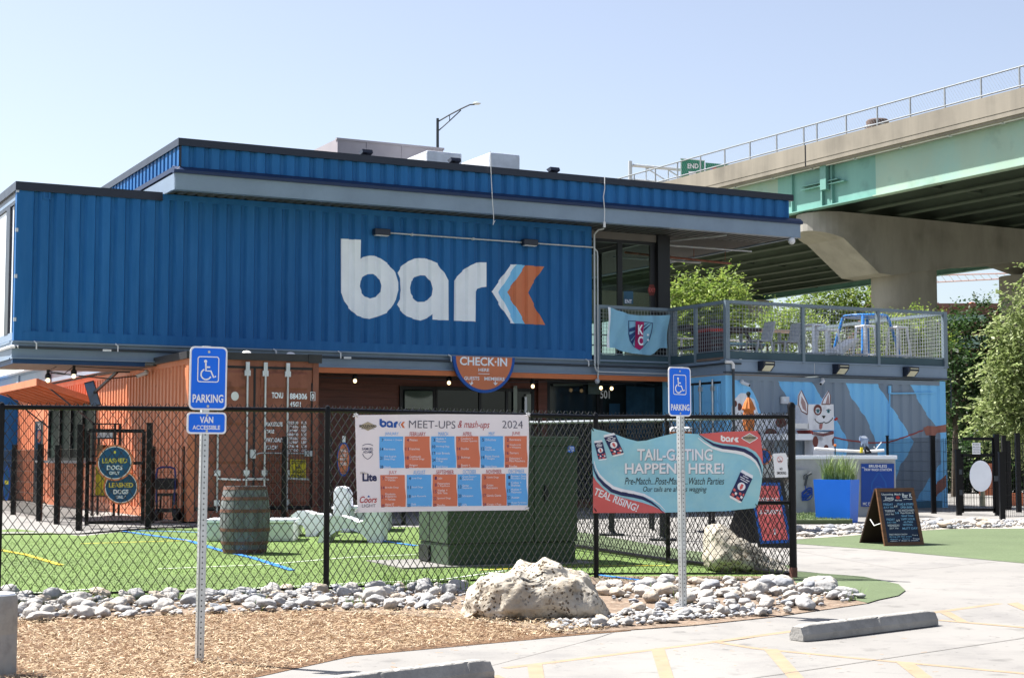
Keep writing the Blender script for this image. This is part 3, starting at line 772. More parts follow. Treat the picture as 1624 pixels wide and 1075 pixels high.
# check-in sign
ci = thing('check_in_sign', 'half round orange and blue check-in sign hanging below the blue container', 'sign', (9.56, -.14, 2.83), BF)
pc = Plane(bp(9.5, -.16, 0), UX, -VY)
a0, z0 = pc.px(718.5, 562); a1, z1 = pc.px(816.5, 568); ac = (a0 + a1) / 2; rr_ = (a1 - a0) / 2; zt = (z0 + z1) / 2 - .01; zb_ = pc.px(768, 623)[1]; rv = zt - zb_
b = MB(); pc.slab(b, [(ac + rr_ * math.cos(R(a)), zt + rv * math.sin(R(a))) for a in range(180, 361, 6)], .05, 0, px=False); b.build('board', m_logob, ci)
b = MB(); pc.poly(b, [(ac + (rr_ - .065) * math.cos(R(a)), zt - .002 + (rv - .068) * math.sin(R(a))) for a in range(180, 361, 6)], 0, .004, px=False); b.build('orange_face', m_orangep, ci)
b = MB()
pc.text(b, 'CHECK·IN', 729, 566.5, 804, 580, 0, .008, .025); pc.text(b, 'HERE', 758.5, 584, 775.5, 589, 0, .008, .02); pc.text(b, 'GUESTS', 736, 597, 760, 602.5, 0, .008, .02); pc.text(b, 'MEMBERS', 768, 598, 800, 603.5, 0, .008, .02)
pc.line(b, [(758, 592.5), (776, 593)], .012, 0, .008)
for x, dx in ((747, 1.5), (785.5, -.3)):
    pc.line(b, [(x + dx, 604), (x, 609.5)], .02, 0, .008); pc.line(b, [(x - 2.6, 606.5), (x - .2, 610), (x + 2.8, 606.8)], .022, 0, .008)
b.build('lettering', m_white, ci)

# string bulbs
bulbs = [(563, 604, .25, 'leftmost lit bulb under the orange fascia, right of the brown container'), (712, 607, .25, 'lit bulb under the orange fascia just left of the check-in sign'), (845, 612.5, .25, 'lit bulb under the orange fascia right of the check-in sign'),
         (953, 615, .9, 'left one of the lit lamps on the porch fan above the number 501'), (970, 616, .9, 'right one of the lit lamps on the porch fan above the number 501'), (76, 603, .5, 'left one of two lit bulbs under the plank soffit'), (117, 596.5, .5, 'right one of two lit bulbs under the plank soffit')]
pb = None
for x, y, t_, lab in bulbs:
    s_, z_ = fp(x, y, t_)
    if pb is None:
        pb = thing('pendant_bulb', lab, 'light bulb', (s_, t_, z_), BF, 'lit bulbs hung under the building')
        b = MB(BF); b.sphere((s_, t_, z_), .038, 12, sc=(1, 1, 1.15)); b.build('bulb', m_bulb, pb, smooth=True)
        b = MB(BF); b.lathe([(.06, .04), (.055, .10), (.03, .13), (.03, .2)], (s_, t_, z_), 12); b.build('socket', m_frame, pb)
    else: dup(pb, bp(s_, t_, z_), label=lab)
cw = MB(BF); pts = []
for i in range(25):
    s_ = 5.3 + i * .36; pts.append((s_, .25, 3.13 - .05 * abs(math.sin(i * .55))))
cw.tube(pts, .008, 5); o = cw.build('light_string', m_dkpipe); o['label'] = 'thin cable of the bulb string under the orange fascia'; o['category'] = 'cable'
cw = MB(BF); s1_, z1_ = fp(76, 603, .5); s2_, z2_ = fp(117, 596, .5)
cw.tube([(.9, .6, 3.18), (s1_, .5, z1_ + .18), (s1_ + .3, .5, z1_ + .13), (s2_, .5, z2_ + .18), (2.6, .6, 3.16)], .008, 5); cw.tube([(s1_ + .05, .5, z1_ + .14), (1.9, .6, z1_ + .06), (3, .8, 3.12)], .012, 5)
o = cw.build('light_string', m_dkpipe); o['label'] = 'black cable of the bulb string under the plank soffit at left'; o['category'] = 'cable'
# ---- brown and orange container with its doors to the lot
TD = -2.13
SA, SB = 2.66, 5.105
oc = thing('orange_container', 'orange corrugated shipping container with brown cargo doors and white lettering on the ground floor', 'shipping container', (3.9, TD, .35), BF)
def side(ks, s_, sgn=1): return lambda a, q, z: (s_ + q * sgn, a, z)
ko = corr_knots(TD + .14, 4.95, .24)
b = MB(BF); corr_wall(b, ko, .52, 3.14, side(ko, SA)); ko2 = corr_knots(4.95, 9.92, .24); corr_wall(b, ko2, .52, 1.42, side(ko2, SA)); corr_wall(b, ko2, 2.66, 3.14, side(ko2, SA)); b.build('side_panel', m_orange, oc)
b = MB(BF); b.box(SA - .005, TD + .14, .35, SA + .1, 10.06, .52); b.box(SA - .005, TD + .14, 3.14, SA + .1, 10.06, 3.25); b.box(SA - .008, 9.92, .52, SA + .1, 10.06, 3.14); b.build('side_rail', m_orange, oc)
b = MB(BF); b.box(SB - .04, TD + .14, .35, SB, 10.06, 3.25); b.box(SA + .1, 10.0, .4, SB - .04, 10.06, 3.2); b.box(SA + .1, TD + .1, 3.18, SB - .04, 10, 3.25); b.build('shell', m_rust, oc)
b = MB(BF); b.box(SA - .012, TD - .012, .35, SA + .12, TD + .14, 3.25, 0); b.build('corner_post', m_orange, oc)
b = MB(BF); b.box(SB - .11, TD - .012, .35, SB, TD + .14, 3.25, 0); b.build('corner_post', m_rust, oc)
b = MB(BF); b.box(SA + .12, TD, .35, SB - .11, TD + .12, .53); b.build('door_sill', m_rust, oc)
b = MB(BF); b.box(SA + .12, TD, 3.13, SB - .11, TD + .12, 3.25); b.build('door_header', m_rust, oc)
b = MB(BF); b.box(SA - .06, TD - .055, 3.235, SB + .03, TD + .02, 3.365); b.box(SA - .06, TD + .02, 3.235, SA + .02, 4.7, 3.365); b.box(SA + .02, TD + .02, 3.30, SB + .03, 2.0, 3.34); b.box(SB - .22, TD - .07, 3.21, SB + .04, TD - .054, 3.37); b.build('cap_flashing', mat('charcoal_flashing', (.035, .034, .036), .5, var=.2, vscale=5), oc)
b = MB(BF); b.box(SA - .067, .05, 3.228, SA - .058, 1.6, 3.30); b.build('cap_patch', m_slate, oc)
gk = m_frame
for i, (d0, d1) in enumerate(((SA + .14, 3.865), (3.90, SB - .12))):
    b = MB(BF); b.box(d0, TD + .02, .56, d1, TD + .06, 3.10)
    n = 3
    pn = [(.62, 1.28), (1.36, 1.98), (2.06, 2.62), (2.70, 3.05)]
    for z0_, z1_ in pn:
        b.prism([(d0 + .10, TD + .02, z0_), (d0 + .10, TD - .005, z0_ + .05), (d0 + .10, TD - .005, z1_ - .05), (d0 + .10, TD + .02, z1_)], (d1 - d0 - .2, 0, 0))
    b.build('door', m_rust, oc)
b = MB(BF); b.box(3.862, TD + .008, .56, 3.902, TD + .03, 3.10); b.box(SA + .12, TD + .008, 3.085, SB - .12, TD + .03, 3.13); b.box(SB - .135, TD - .002, .6, SB - .112, TD + .02, 2.85); b.box(SA + .115, TD - .002, .56, SA + .14, TD + .02, 3.08); b.box(SA + .14, TD + .01, .545, SB - .13, TD + .02, .6); b.build('door_gasket', m_frame, oc)
for x in (345, 391, 419.5, 455):
    s_, _ = fp(x, 640, TD)
    b = MB(BF); b.tube([(s_, TD - .04, .50), (s_, TD - .04, 3.16)], .020, 8)
    for z in (.62, 1.15, 2.95): b.box(s_ - .055, TD - .05, z, s_ + .055, TD - .004, z + .10)
    b.box(s_ - .035, TD - .055, 3.05, s_ + .035, TD - .01, 3.2)
    rod = b.build('lock_rod', m_zinc, oc)
    b = MB(BF); b.bar((s_, TD - .07, 1.10), (s_ + (.42 if x < 400 else -.42 if x < 430 else .42), TD - .07, 1.08), .02, .035); b.build('handle', m_zinc, rod)
pd = Plane(bp(SA, TD - .012, 0), UX, -VY)
b = MB()
pd.text(b, 'TCNU', 431, 622, 449, 631.5, 0, .002, .03); pd.text(b, '884306', 459.5, 623.5, 487, 633, 0, .002, .03); pd.text(b, '0', 494, 624, 498, 633, 0, .002, .03); pd.text(b, '45G1', 459.5, 637, 477, 645, 0, .002, .03)
pd.line(b, [(492.5, 621.5), (492.5, 634.5), (499.5, 635), (499.5, 622), (492.5, 621.5)], .012, 0, .002)
b.build('container_number', m_white, oc); b = MB()
for tx, y0, y1 in (('MAX.GROSS', 669, 676), ('TARE', 681, 687), ('PAYLOAD', 694, 701), ('CU.CAP', 706, 713)): pd.text(b, tx, 422, y0, 448 if len(tx) > 6 else 422 + 3.2 * len(tx), y1, 0, .002, .03)
for i, (tx, u_) in enumerate((('32500', 'KGS'), ('71650', 'LBS'), ('3940', 'KGS'), ('8690', 'LBS'), ('28560', 'KGS'), ('62960', 'LBS'), ('76.4', 'CU.M'), ('2700', 'CU.FT'))):
    y0 = 668 + i * 6.2; pd.text(b, tx, 458, y0, 473, y0 + 4.4, 0, .002, .02); pd.text(b, u_, 478, y0, 486, y0 + 4.4, 0, .002, .02)
b.build('weight_table', m_white, oc)
b = MB(); pd.poly(b, arc(372.5, 628, 6.2, 7.2, 0, 360, 18), 0, .002); b.build('white_disc', m_offw, oc)
b = MB(); pd.slab(b, [(459.5, 728), (485, 729), (485, 760), (459.5, 759)], .004, 0)
for i, (tx, x0, x1) in enumerate((('CAUTION', 462, 483), ('9.6', 468, 477), ('HIGH', 465, 480), ('CONTAINER', 461, 484))): pd.text(b, tx, x0, 730 + i * 7.4, x1, 736 + i * 7.4, 1, .003, .02)
b.build('caution_plate', [m_yellow, m_frame], oc, label='yellow plate with black letters')
b = MB(BF); s0, z0 = fp(400, 718, TD); s1, z1 = fp(486, 719, TD)
b.tube([(s0, TD - .05, z0 - .04), (s0 + .15, TD - .05, z0), (s1, TD - .05, z1)], .012, 6); b.box(s0 - .06, TD - .08, z0 - .1, s0 + .04, TD - .02, z0 + .06); b.box(s1 - .06, TD - .09, z1 - .05, s1 + .08, TD - .02, z1 + .05); b.build('conduit_box', m_pipe, oc)
for x in (391, 461):
    s_, z_ = fp(x, 566, TD + .3); b = MB(BF); b.sphere((s_, TD + .3, 3.36), .10, 10, sc=(1, 1, .7)); o = b.build('roof_lamp', m_offw, smooth=True)
    o['label'] = 'small white dome lamp on the container roof, ' + ('the left one' if x < 400 else 'the right one near the container corner'); o['category'] = 'lamp'
# service window, awning and door further along its side
b = MB(BF)
for z in (1.42, 2.62): b.box(SA - .03, 4.95, z, SA + .06, 9.92, z + .06)
for t_ in (4.95, 6.2, 7.4, 8.6, 9.86): b.box(SA - .03, t_, 1.48, SA + .06, t_ + .06, 2.62)
sw = b.build('service_window', m_frame, oc)
b = MB(BF); b.box(SA + .03, 5.0, 1.48, SA + .04, 9.9, 2.62); b.build('window_pane', mat('tree_reflection_glass', (.018, .032, .026), .45, spec=.04, var=.5, vscale=1.2), sw)  # dark green colour stands for trees reflected in the window
b = MB(BF); b.box(SA - .32, 4.95, 1.36, SA + .02, 9.92, 1.42); b.build('serving_ledge', mat('grey_ledge', (.30, .30, .32), .5), oc)
b = MB(BF)
hz, oz, ox = 2.70, 3.10, 1.25
b.prism([(SA - .01, 4.9, hz), (SA - ox, 4.9, oz), (SA - ox, 4.9, oz + .05), (SA - .01, 4.9, hz + .06)], (0, 5.1, 0))
for i in range(9):
    t_ = 4.9 + i * 5.05 / 8; b.prism([(SA - .02, t_, hz - .0), (SA - ox, t_, oz), (SA - ox, t_, oz - .07), (SA - .02, t_, hz - .07)], (0, .05, 0))
b.box(SA - ox - .05, 4.88, oz - .09, SA - ox, 10.02, oz + .06); b.build('awning_flap', m_orange, oc)
b = MB(BF); b.bar((SA - .02, 5.0, 2.2), (SA - ox + .2, 5.0, 3.0), .03, .03); b.bar((SA - .02, 9.8, 2.2), (SA - ox + .2, 9.8, 3.0), .03, .03); b.build('awning_strut', m_dkpipe, oc)
cab = thing('orange_cabin', 'bright orange corrugated cabin with a narrow dark door beyond the service window', 'cabin', (3.8, 12, .35), BF)
k_ = corr_knots(10.1, 14.03, .24)
b = MB(BF); corr_wall(b, [q for q in k_ if q[0] <= 10.62] + [(10.62, 0)], .4, 3.25, side(k_, SA)); corr_wall(b, [(11.7, 0)] + [q for q in k_ if q[0] > 11.7], .4, 3.25, side(k_, SA)); b.box(SA, 10.62, 2.4, SA + .05, 11.7, 3.25); b.box(SA + .06, 10.1, .35, 5.0, 14.03, 3.2); b.build('wall', m_orange, cab)
b = MB(BF); b.box(SA - .01, 10.64, .36, SA + .04, 11.68, 2.4, 0); b.box(SA - .02, 10.8, .9, SA - .009, 11.5, 2.3, 1); dr = b.build('door', [m_frame, m_dkglass], cab)
b = MB(BF); b.box(SA - .06, 10.75, 1.35, SA - .02, 10.79, 1.55); b.build('handle', m_zinc, dr)
lc = thing('small_blue_container', 'blue corrugated container at the far left behind the orange cabin', 'shipping container', (2.6, 16, .35), BF)
k_ = corr_knots(14.2, 24, .27)
b = MB(BF); corr_wall(b, k_, .4, 3.25, side(k_, 1.9)); b.box(1.95, 14.2, .4, 4.9, 24, 3.2); b.build('corrugated_wall', m_blue, lc)
b = MB(BF); b.box(1.86, 14.2, .35, 1.95, 24, .5); b.box(1.86, 14.2, 3.2, 1.95, 24, 3.3); b.box(1.86, 14.15, .5, 1.96, 14.28, 3.2); b.build('rail', m_blue, lc)
ub = thing('balcony_edge', 'pale grey balcony edge beam with a white pipe over the orange awning', 'balcony', (2.6, 12, 3.25), BF)
b = MB(BF); b.box(2.5, 2.6, 3.28, 2.6, 26, 3.62); b.box(2.46, 2.6, 3.62, 5, 26, 3.68); b.box(2.6, 2.6, 3.30, 5.0, 2.7, 3.6); b.build('edge_beam', m_greytrim, ub)
b = MB(BF); b.tube([(2.42, 2.6, 3.70), (2.42, 26, 3.70)], .05); b.build('white_pipe', m_offw, ub)
b = MB(BF)
for t_ in (9, 13, 17): b.box(2.46, t_, 3.30, 2.5, t_ + .3, 3.62)
b.build('stiffener', m_greytrim, ub)

# television and cameras under the soffit
tv = thing('television', 'flat screen television tilted down from the plank soffit by the orange wall', 'television', (2.3, 2.6, 3.1), BF)
q = [dp(x, y, 33.2) for x, y in ((133, 607), (148, 603), (160, 642), (145, 646))]
b = MB(); nrm = (q[1] - q[0]).cross(q[3] - q[0]).normalized()
if nrm.y > 0: nrm.negate()
b.prism(q, nrm * -.06); b.build('casing', m_frame, tv)
b = MB(); c_ = sum(q, V()) / 4; b.poly([c_ + (p - c_) * .92 + nrm * .004 for p in q]); b.build('screen', mat('tv_screen', (.03, .075, .16), .12, var=.6, vscale=4, spec=.8), tv)  # blue base colour stands for a reflection on the screen
b = MB(); b.bar(c_ - nrm * .06, bp(2.45, 2.3, 3.2), .05, .05); b.bar(bp(2.45, 2.3, 3.2), bp(3.3, 1.4, 3.18), .03, .03); b.build('bracket', m_frame, tv)
def seccam(P, aim, lab):
    c = thing('security_camera', lab, 'security camera', P, None, 'white security cameras on the containers')
    b = MB(); P = V(P); aim = V(aim).normalized(); b.tube([P, P + aim * .17], .036, 10); b.build('camera_body', m_offw, c)
    b = MB(); b.tube([P - aim * .02, P + V((0, .12, .03))], .022, 8); b.sphere(P + V((0, .13, .03)), .05, 8); b.build('mount', m_offw, c)
    b = MB(); b.tube([P + aim * .17, P + aim * .175], .028, 10); b.build('lens', m_frame, c)
    return c
s_, z_ = fp(241, 590, .2); seccam(bp(2.5, *[.3, sp(241, 590, 2.5)[1]]), (-.9, -.5, -.4), 'white security camera on the orange wall under the soffit')
# ---- blue and grey mural container
MA, ME = 14.2, 20.26
mc = thing('mural_container', 'shipping container painted with wavy light blue and grey stripes and a white spotted dog', 'shipping container', (17.2, TD, .35), BF)
MZ0, MZ1 = .35, 3.215
km = corr_knots(MA + .17, ME - .17, .275, .034)
fm = lambda a, q, z: (a, TD + q, z)
b = MB(BF); corr_wall(b, km, MZ0 + .16, MZ1 - .10, fm); b.build('corrugated_panel', m_mgrey, mc)
b = MB(BF); b.box(MA, TD - .006, MZ0, MA + .17, TD + .16, MZ1); b.build('corner_post', m_skyw, mc)
b = MB(BF); b.box(ME - .17, TD - .006, MZ0, ME, TD + .16, MZ1); b.build('corner_post', m_skyw, mc)
b = MB(BF); b.box(MA + .17, TD - .01, MZ0, ME - .17, TD + .06, MZ0 + .16); b.build('bottom_rail', mat('mural_base_blue', (.04, .16, .26), .5), mc)
b = MB(BF); b.box(MA + .17, TD - .006, MZ1 - .1, ME - .17, TD + .06, MZ1); b.build('top_rail', m_mgrey, mc)
b = MB(BF); b.box(MA + .02, .25, MZ0, ME - .02, .31, MZ1); b.box(ME - .04, TD + .16, MZ0, ME, .25, MZ1); b.box(MA + .05, TD + .1, MZ1 - .03, ME - .05, .25, MZ1 - .01); b.build('shell', m_skyw, mc)
# doors at its left end
b = MB(BF)
for t0, t1 in ((TD + .16, -.93), (-.90, .16)):
    b.box(MA - .004, t0 + .02, MZ0 + .2, MA + .04, t1, MZ1 - .14)
    for z0_, z1_ in ((.62, 1.28), (1.36, 1.98), (2.06, 2.62), (2.68, 3.0)): b.box(MA - .018, t0 + .12, z0_, MA, t1 - .1, z1_)
b.build('door', m_skyw, mc)
b = MB(BF); b.box(MA - .003, TD + .16, MZ0, MA + .05, .25, MZ0 + .19); b.box(MA - .003, TD + .16, MZ1 - .12, MA + .05, .25, MZ1); b.box(MA - .004, .17, MZ0, MA + .1, .31, MZ1); b.build('door_frame', m_skyw, mc)
b = MB(BF); b.box(MA - .008, TD + .18, MZ1 - .17, MA + .01, .1, MZ1 - .125); b.box(MA - .008, -.925, .56, MA + .01, -.9, 3.05); b.build('door_gasket', m_frame, mc)
for t_ in (-1.72, -1.25, -.55, -.12):
    b = MB(BF); b.tube([(MA - .05, t_, .45), (MA - .05, t_, 3.14)], .022, 8)
    for z in (.6, 1.2, 2.9): b.box(MA - .06, t_ - .06, z, MA - .005, t_ + .06, z + .1)
    b.build('lock_rod', m_zinc, mc)
# painted stripes
m1 = lambda x, y: fp(x, y, TD)
zt, zb = MZ1 - .1, MZ0 + .16
def band(L_, R_): return [m1(*p) for p in L_] + [m1(*p) for p in reversed(R_)]
stripes = [
    ([(1161, 590), (1161, 700)], [(1176, 590), (1190, 612), (1203, 640), (1212, 665), (1218, 690), (1215, 710), (1200, 740)]),
    ([(1229, 590), (1234, 603), (1247, 628), (1262, 650), (1276, 672), (1284, 700), (1288, 720), (1280, 745)], [(1282, 590), (1289, 603), (1297, 622), (1312, 640), (1326, 665), (1340, 688), (1345, 703), (1342, 722), (1330, 745)]),
    ([(1336, 590), (1341, 605), (1352, 632), (1372, 660), (1386, 690), (1392, 720), (1388, 742), (1372, 790), (1362, 815)], [(1386, 590), (1392, 605), (1402, 625), (1414, 645), (1428, 665), (1440, 685), (1449, 700), (1444, 715), (1430, 735), (1422, 755), (1412, 800), (1410, 815)]),
    ([(1436, 590), (1444, 606), (1452, 625), (1464, 648), (1476, 665), (1490, 683), (1500, 690)], [(1500, 590), (1500, 690)]),
    ([(1500, 735), (1485, 745), (1470, 765), (1456, 790), (1448, 815)], [(1500, 815), (1500, 816)]),
    ([(1482, 682), (1500, 672), (1500, 690), (1490, 690)], [(1484, 684), (1484, 683)])]
for L_, R_ in stripes[:5]:
    b = MB(BF); P = band(L_, R_); P = [(min(max(a, MA + .17), ME - .17), min(max(z, zb), zt)) for a, z in P]
    corr_paint(b, km, [P], fm, off=.003); b.build('painted_stripe', m_skyw, mc)
m_brownp = mat('mural_brown', (.17, .055, .045), .6, var=.25, vscale=5)
m_leash = mat('mural_red', (.36, .07, .06), .6, var=.15, vscale=5)
m_dogw = mat('mural_dog_white', (.78, .79, .83), .6, var=.12, vscale=4, col2=(.55, .57, .63), c2scale=3.5, c2lo=.55, c2hi=.75)
m_hand = mat('mural_skin', (.33, .135, .10), .6, var=.15, vscale=8)
b = MB(BF)
for P in ([(1160, 700), (1160, 645), (1166, 631), (1176, 623), (1185, 624), (1196, 634), (1202, 655), (1255, 662), (1285, 668), (1285, 735), (1160, 735)],): corr_paint(b, km, [[m1(*p) for p in P]], fm, off=.007)
b.build('painted_dog_body', m_dogw, mc)
for c_ in ((1165.5, 640, 3, 5), (1173.5, 645, 3.5, 6), (1222, 687, 10, 8), (1238, 670, 9, 8)): b = MB(BF); corr_paint(b, km, [[m1(*p) for p in arc(*c_, 0, 360, 16)]], fm, off=.011); b.build('painted_spot', m_brownp, mc)
b = MB(BF)
LT = [(1322, 692), (1345, 697), (1380, 701), (1410, 700), (1440, 690), (1464, 681)]
corr_paint(b, km, [[m1(*p) for p in LT] + [m1(x, y + 2.2) for x, y in reversed(LT)]], fm, off=.011); b.build('painted_leash', m_leash, mc)
b = MB(BF); corr_paint(b, km, [[m1(*p) for p in [(1464, 678), (1472, 675), (1484, 676), (1500, 673), (1500, 685), (1488, 686), (1480, 692), (1476, 690), (1468, 690)]], ], fm, off=.011); b.build('painted_hand', m_hand, mc); b = MB(BF); corr_paint(b, km, [[m1(*p) for p in [(1482, 770), (1500, 752), (1500, 772), (1484, 788)]]], fm, off=.011); b.build('painted_arm', m_hand, mc)
b = MB(BF); b.tube([(x, TD - .04, z) for x, z in (m1(1409, 697), m1(1409, 624), m1(1480, 623))], .02, 6); b.tube([(x, TD - .04, z) for x, z in (m1(1409, 624), m1(1409, 612))], .035, 8); b.build('painted_pipe', m_skyw, mc)
# dog figure with a cube head standing in front of the mural
TQ = TD - .75
pq = Plane(bp(14, TQ, 0), UX, -VY)
dg = thing('dog_sculpture', 'white plywood dog figure with box head, red collar and brown eye patch', 'sculpture', (15.6, TQ, .36), BF)
b = MB(); pq.slab(b, [(1281, 641), (1322, 641), (1323, 682), (1281, 682)], .42); b.build('head_box', m_dogw, dg)
b = MB(); pq.slab(b, [(1290, 684), (1322.5, 685), (1322.5, 812), (1288, 812), (1290, 740)], .30); b.build('body_board', m_dogw, dg)
b = MB(); pq.slab(b, [(1260, 671), (1283, 671), (1283, 680), (1260, 679)], .25); b.build('back_board', m_offw, dg)
for P, Pi in (([(1280, 657), (1271, 652), (1266, 641), (1267, 627), (1271, 619), (1276, 630), (1281, 641)], [(1279, 653), (1273, 648), (1270, 638), (1271, 628), (1277, 638)]), ([(1303, 641), (1306, 633), (1314, 620), (1317, 628), (1316, 641)], [(1309, 640), (1312, 629), (1314, 625), (1315, 640)])):
    b = MB(); pq.slab(b, P, .04); e_ = b.build('ear', m_dogw, dg)
    b = MB(); pq.poly(b, Pi, 0, .004); pq.line(b, P + P[:1], .022, 1, .005); b.build('ear_lining', [mat('ear_pink', (.36, .24, .24), .6), m_brownp], e_)
b = MB(); pq.slab(b, [(1283, 681), (1290, 684), (1306, 687), (1322, 683), (1322.5, 688), (1306, 692), (1288, 689)], .45); b.build('collar', m_leash, dg)
b = MB(); pq.shape(b, [arc(1296.6, 649.8, 6.6, 8.6, 0, 360, 24), arc(1296.8, 651, 4.0, 5.0, 0, 360, 18)], 0, .006); pq.poly(b, arc(1293, 700, 4.5, 9, 0, 360, 14), 0, .006); pq.poly(b, arc(1310, 709, 3.5, 4, 0, 360, 14), 0, .006); pq.poly(b, [(1322.5, 693), (1319, 697), (1320, 706), (1322.5, 706)], 0, .006); b.build('brown_patch', m_brownp, dg)
b = MB()
for x in (1296.8, 1313.5): pq.poly(b, arc(x, 652, 2.4, 3.0, 0, 360, 14), 0, .008); pq.poly(b, arc(x, 652, 1.1, 1.5, 0, 360, 10), 1, .010)
for x in (1296.8, 1313.5): pq.line(b, [(x - 4, 650.5), (x, 648.7), (x + 4, 650.5)], .012, 1, .011)
b.build('eyes', [mat('eye_teal', (.10, .30, .36), .4), m_frame], dg)
b = MB(); pq.poly(b, [(1303, 659), (1309, 659), (1307.5, 662), (1306, 664), (1304.5, 662)], 0, .009); pq.line(b, [(1292, 664), (1294, 668), (1299, 671), (1304, 670.5), (1306.5, 669), (1309, 671), (1314, 669.5), (1319, 665), (1320.5, 662)], .018, 0, .009); b.build('nose_and_mouth', m_frame, dg)
b = MB(); pq.poly(b, [(1299.5, 672), (1304.5, 671.5), (1303.5, 678), (1301.5, 681), (1298.8, 679)], 0, .011); b.build('tongue', mat('tongue_pink', (.42, .17, .16), .5), dg)
b = MB(); pq.poly(b, [(1324, 664), (1328, 661.5), (1329, 664.5), (1325.5, 667)], 0, .0); o = b; 
tg = thing('red_tag', 'small red tag sticking out beside the dog head', 'tag', pq.at(*pq.px(1326, 666)))
b = MB(); pq.slab(b, [(1324, 664), (1328, 661.5), (1329, 664.5), (1325.5, 667)], .03); b.build('tag_disc', m_red, tg)
b = MB(); pq.slab(b, [(1322, 666), (1325, 665), (1325, 666), (1322, 667)], .02); b.build('stem', m_red, tg)
for x, y, lab in ((1178, 607, 'white security camera high on the mural above the dog tail'), (1306, 604, 'white security camera on a bracket above the dog ears')):
    s_, z_ = fp(x, y, TD - .12); seccam(bp(s_, TD - .12, z_), (-.4 if x > 1200 else .75, -.6, -.35), lab)
ub_ = thing('utility_box', 'small cream box on the mural wall left of the dog ears', 'box', (15.5, TD, 2.3), BF)
s0, z0 = fp(1237.5, 640, TD); s1, z1 = fp(1248.5, 629, TD); b = MB(BF); b.box(s0, TD - .08, z0, s1, TD - .0, z1); b.build('case', m_offw, ub_, bevel=.01)
b = MB(BF); b.box(s0 + .04, TD - .09, z0 + .05, s0 + .09, TD - .081, z1 - .05); b.build('cover', m_panewhite, ub_)
# ---- terrace: frame, railing, lamps
dk = thing('terrace_deck', 'raised terrace deck with grey steel beam on top of the mural container', 'terrace', (17, -1, 3.25), BF)
b = MB(BF); b.box(MA - .02, TD - .05, 3.24, ME + .02, TD - .01, 3.53); b.box(MA - .02, TD - .01, 3.24, MA + .02, -.02, 3.53); b.box(ME - .02, TD - .01, 3.24, ME + .02, 4, 3.53); b.box(MA - .05, TD - .08, 3.525, ME + .05, TD + .1, 3.55); b.build('edge_beam', m_greytrim, dk)
b = MB(BF); b.box(MA, TD - .0, 3.55, ME, 5.5, 3.60); b.build('deck_boards', m_wood_soffit, dk)
b = MB(BF); b.tube([(MA - .06, -.05, 3.44), (MA - .06, TD - .07, 3.46), (MA + .35, TD - .08, 3.46)], .022, 6); b.tube([(MA - .1, TD - .08, 3.27), (ME + .1, TD - .08, 3.262), (ME + .12, TD - .05, 2.6)], .018, 6); b.build('conduit', m_dkpipe, dk)
b = MB(BF); s_, z_ = fp(1161, 574, TD - .1); b.tube([(MA - .06, TD - .1, z_), (s_ - .02, TD - .1, z_), (s_ + .03, TD - .1, z_ - .05), (s_ + .03, TD - .1, z_ - .14)], .035, 8); b.tube([(s_ + .03, TD - .1, z_ - .14), (s_ + .03, TD - .1, .4)], .028, 8, 1); b.build('drain_pipe', [m_offw, m_dkpipe], dk)
b = MB(BF); b.box(MA + .3, TD - .1, 3.55, MA + .36, TD - .08, 3.56); b.box(16.5, TD - .058, 3.26, 16.51, TD - .05, 3.53); b.build('bracket', m_pipe, dk)
rg = thing('terrace_railing', 'grey steel railing with square wire mesh panels round the terrace', 'railing', (17, -1, 3.6), BF)
RZ0, RZ1 = 3.63, 4.79
posts = [(12.32, -.0), (14.19, -.0), (14.21, -1.02), (MA + .02, TD - .03), (16.22, TD - .03), (18.30, TD - .03), (ME - .02, TD - .03), (ME - .02, .6), (ME - .02, 3.2)]
def span(p, q):
    p, q = V((*p, 0)), V((*q, 0)); dd = (q - p); L_ = dd.length; dd.normalize()
    b = MB(BF); z = V((0, 0, 1))
    n = int(L_ / .08)
    for i in range(1, n): c_ = p + dd * (L_ * i / n); b.bar(c_ + z * (RZ0 + .12), c_ + z * (RZ1 - .06), .006, .006, 0, (dd.x, dd.y, 0))
    for k in range(1, 13): b.bar(p + z * (RZ0 + .12 + k * .08), q + z * (RZ0 + .12 + k * .08), .006, .006)
    b.build('mesh_panel', m_mesh, rg)
    b = MB(BF); b.bar(p + z * (RZ1 - .025), q + z * (RZ1 - .025), .07, .07); b.build('top_rail', m_rail, rg)
    b = MB(BF); b.bar(p + z * (RZ0 + .11), q + z * (RZ0 + .11), .04, .02); b.build('bottom_rail', m_rail, rg)
    b = MB(BF); b.bar(p + z * (RZ0 + .0), q + z * (RZ0 + .0), .02, .18); b.build('toe_board', m_slate, rg)
for a, c_ in ((0, 1), (1, 2), (2, 3), (3, 4), (4, 5), (5, 6), (6, 7), (7, 8)): span(posts[a], posts[c_])
for i, (s_, t_) in enumerate(posts + [(14.26, -.09)]):
    b = MB(BF); w_ = .05 if i in (0, 1, 3, 6, 9) else .035; b.box(s_ - w_, t_ - w_, RZ0 - .12, s_ + w_, t_ + w_, RZ1 + (.008 if w_ > .04 else -.05)); b.build('post', m_rail, rg)
wl = None
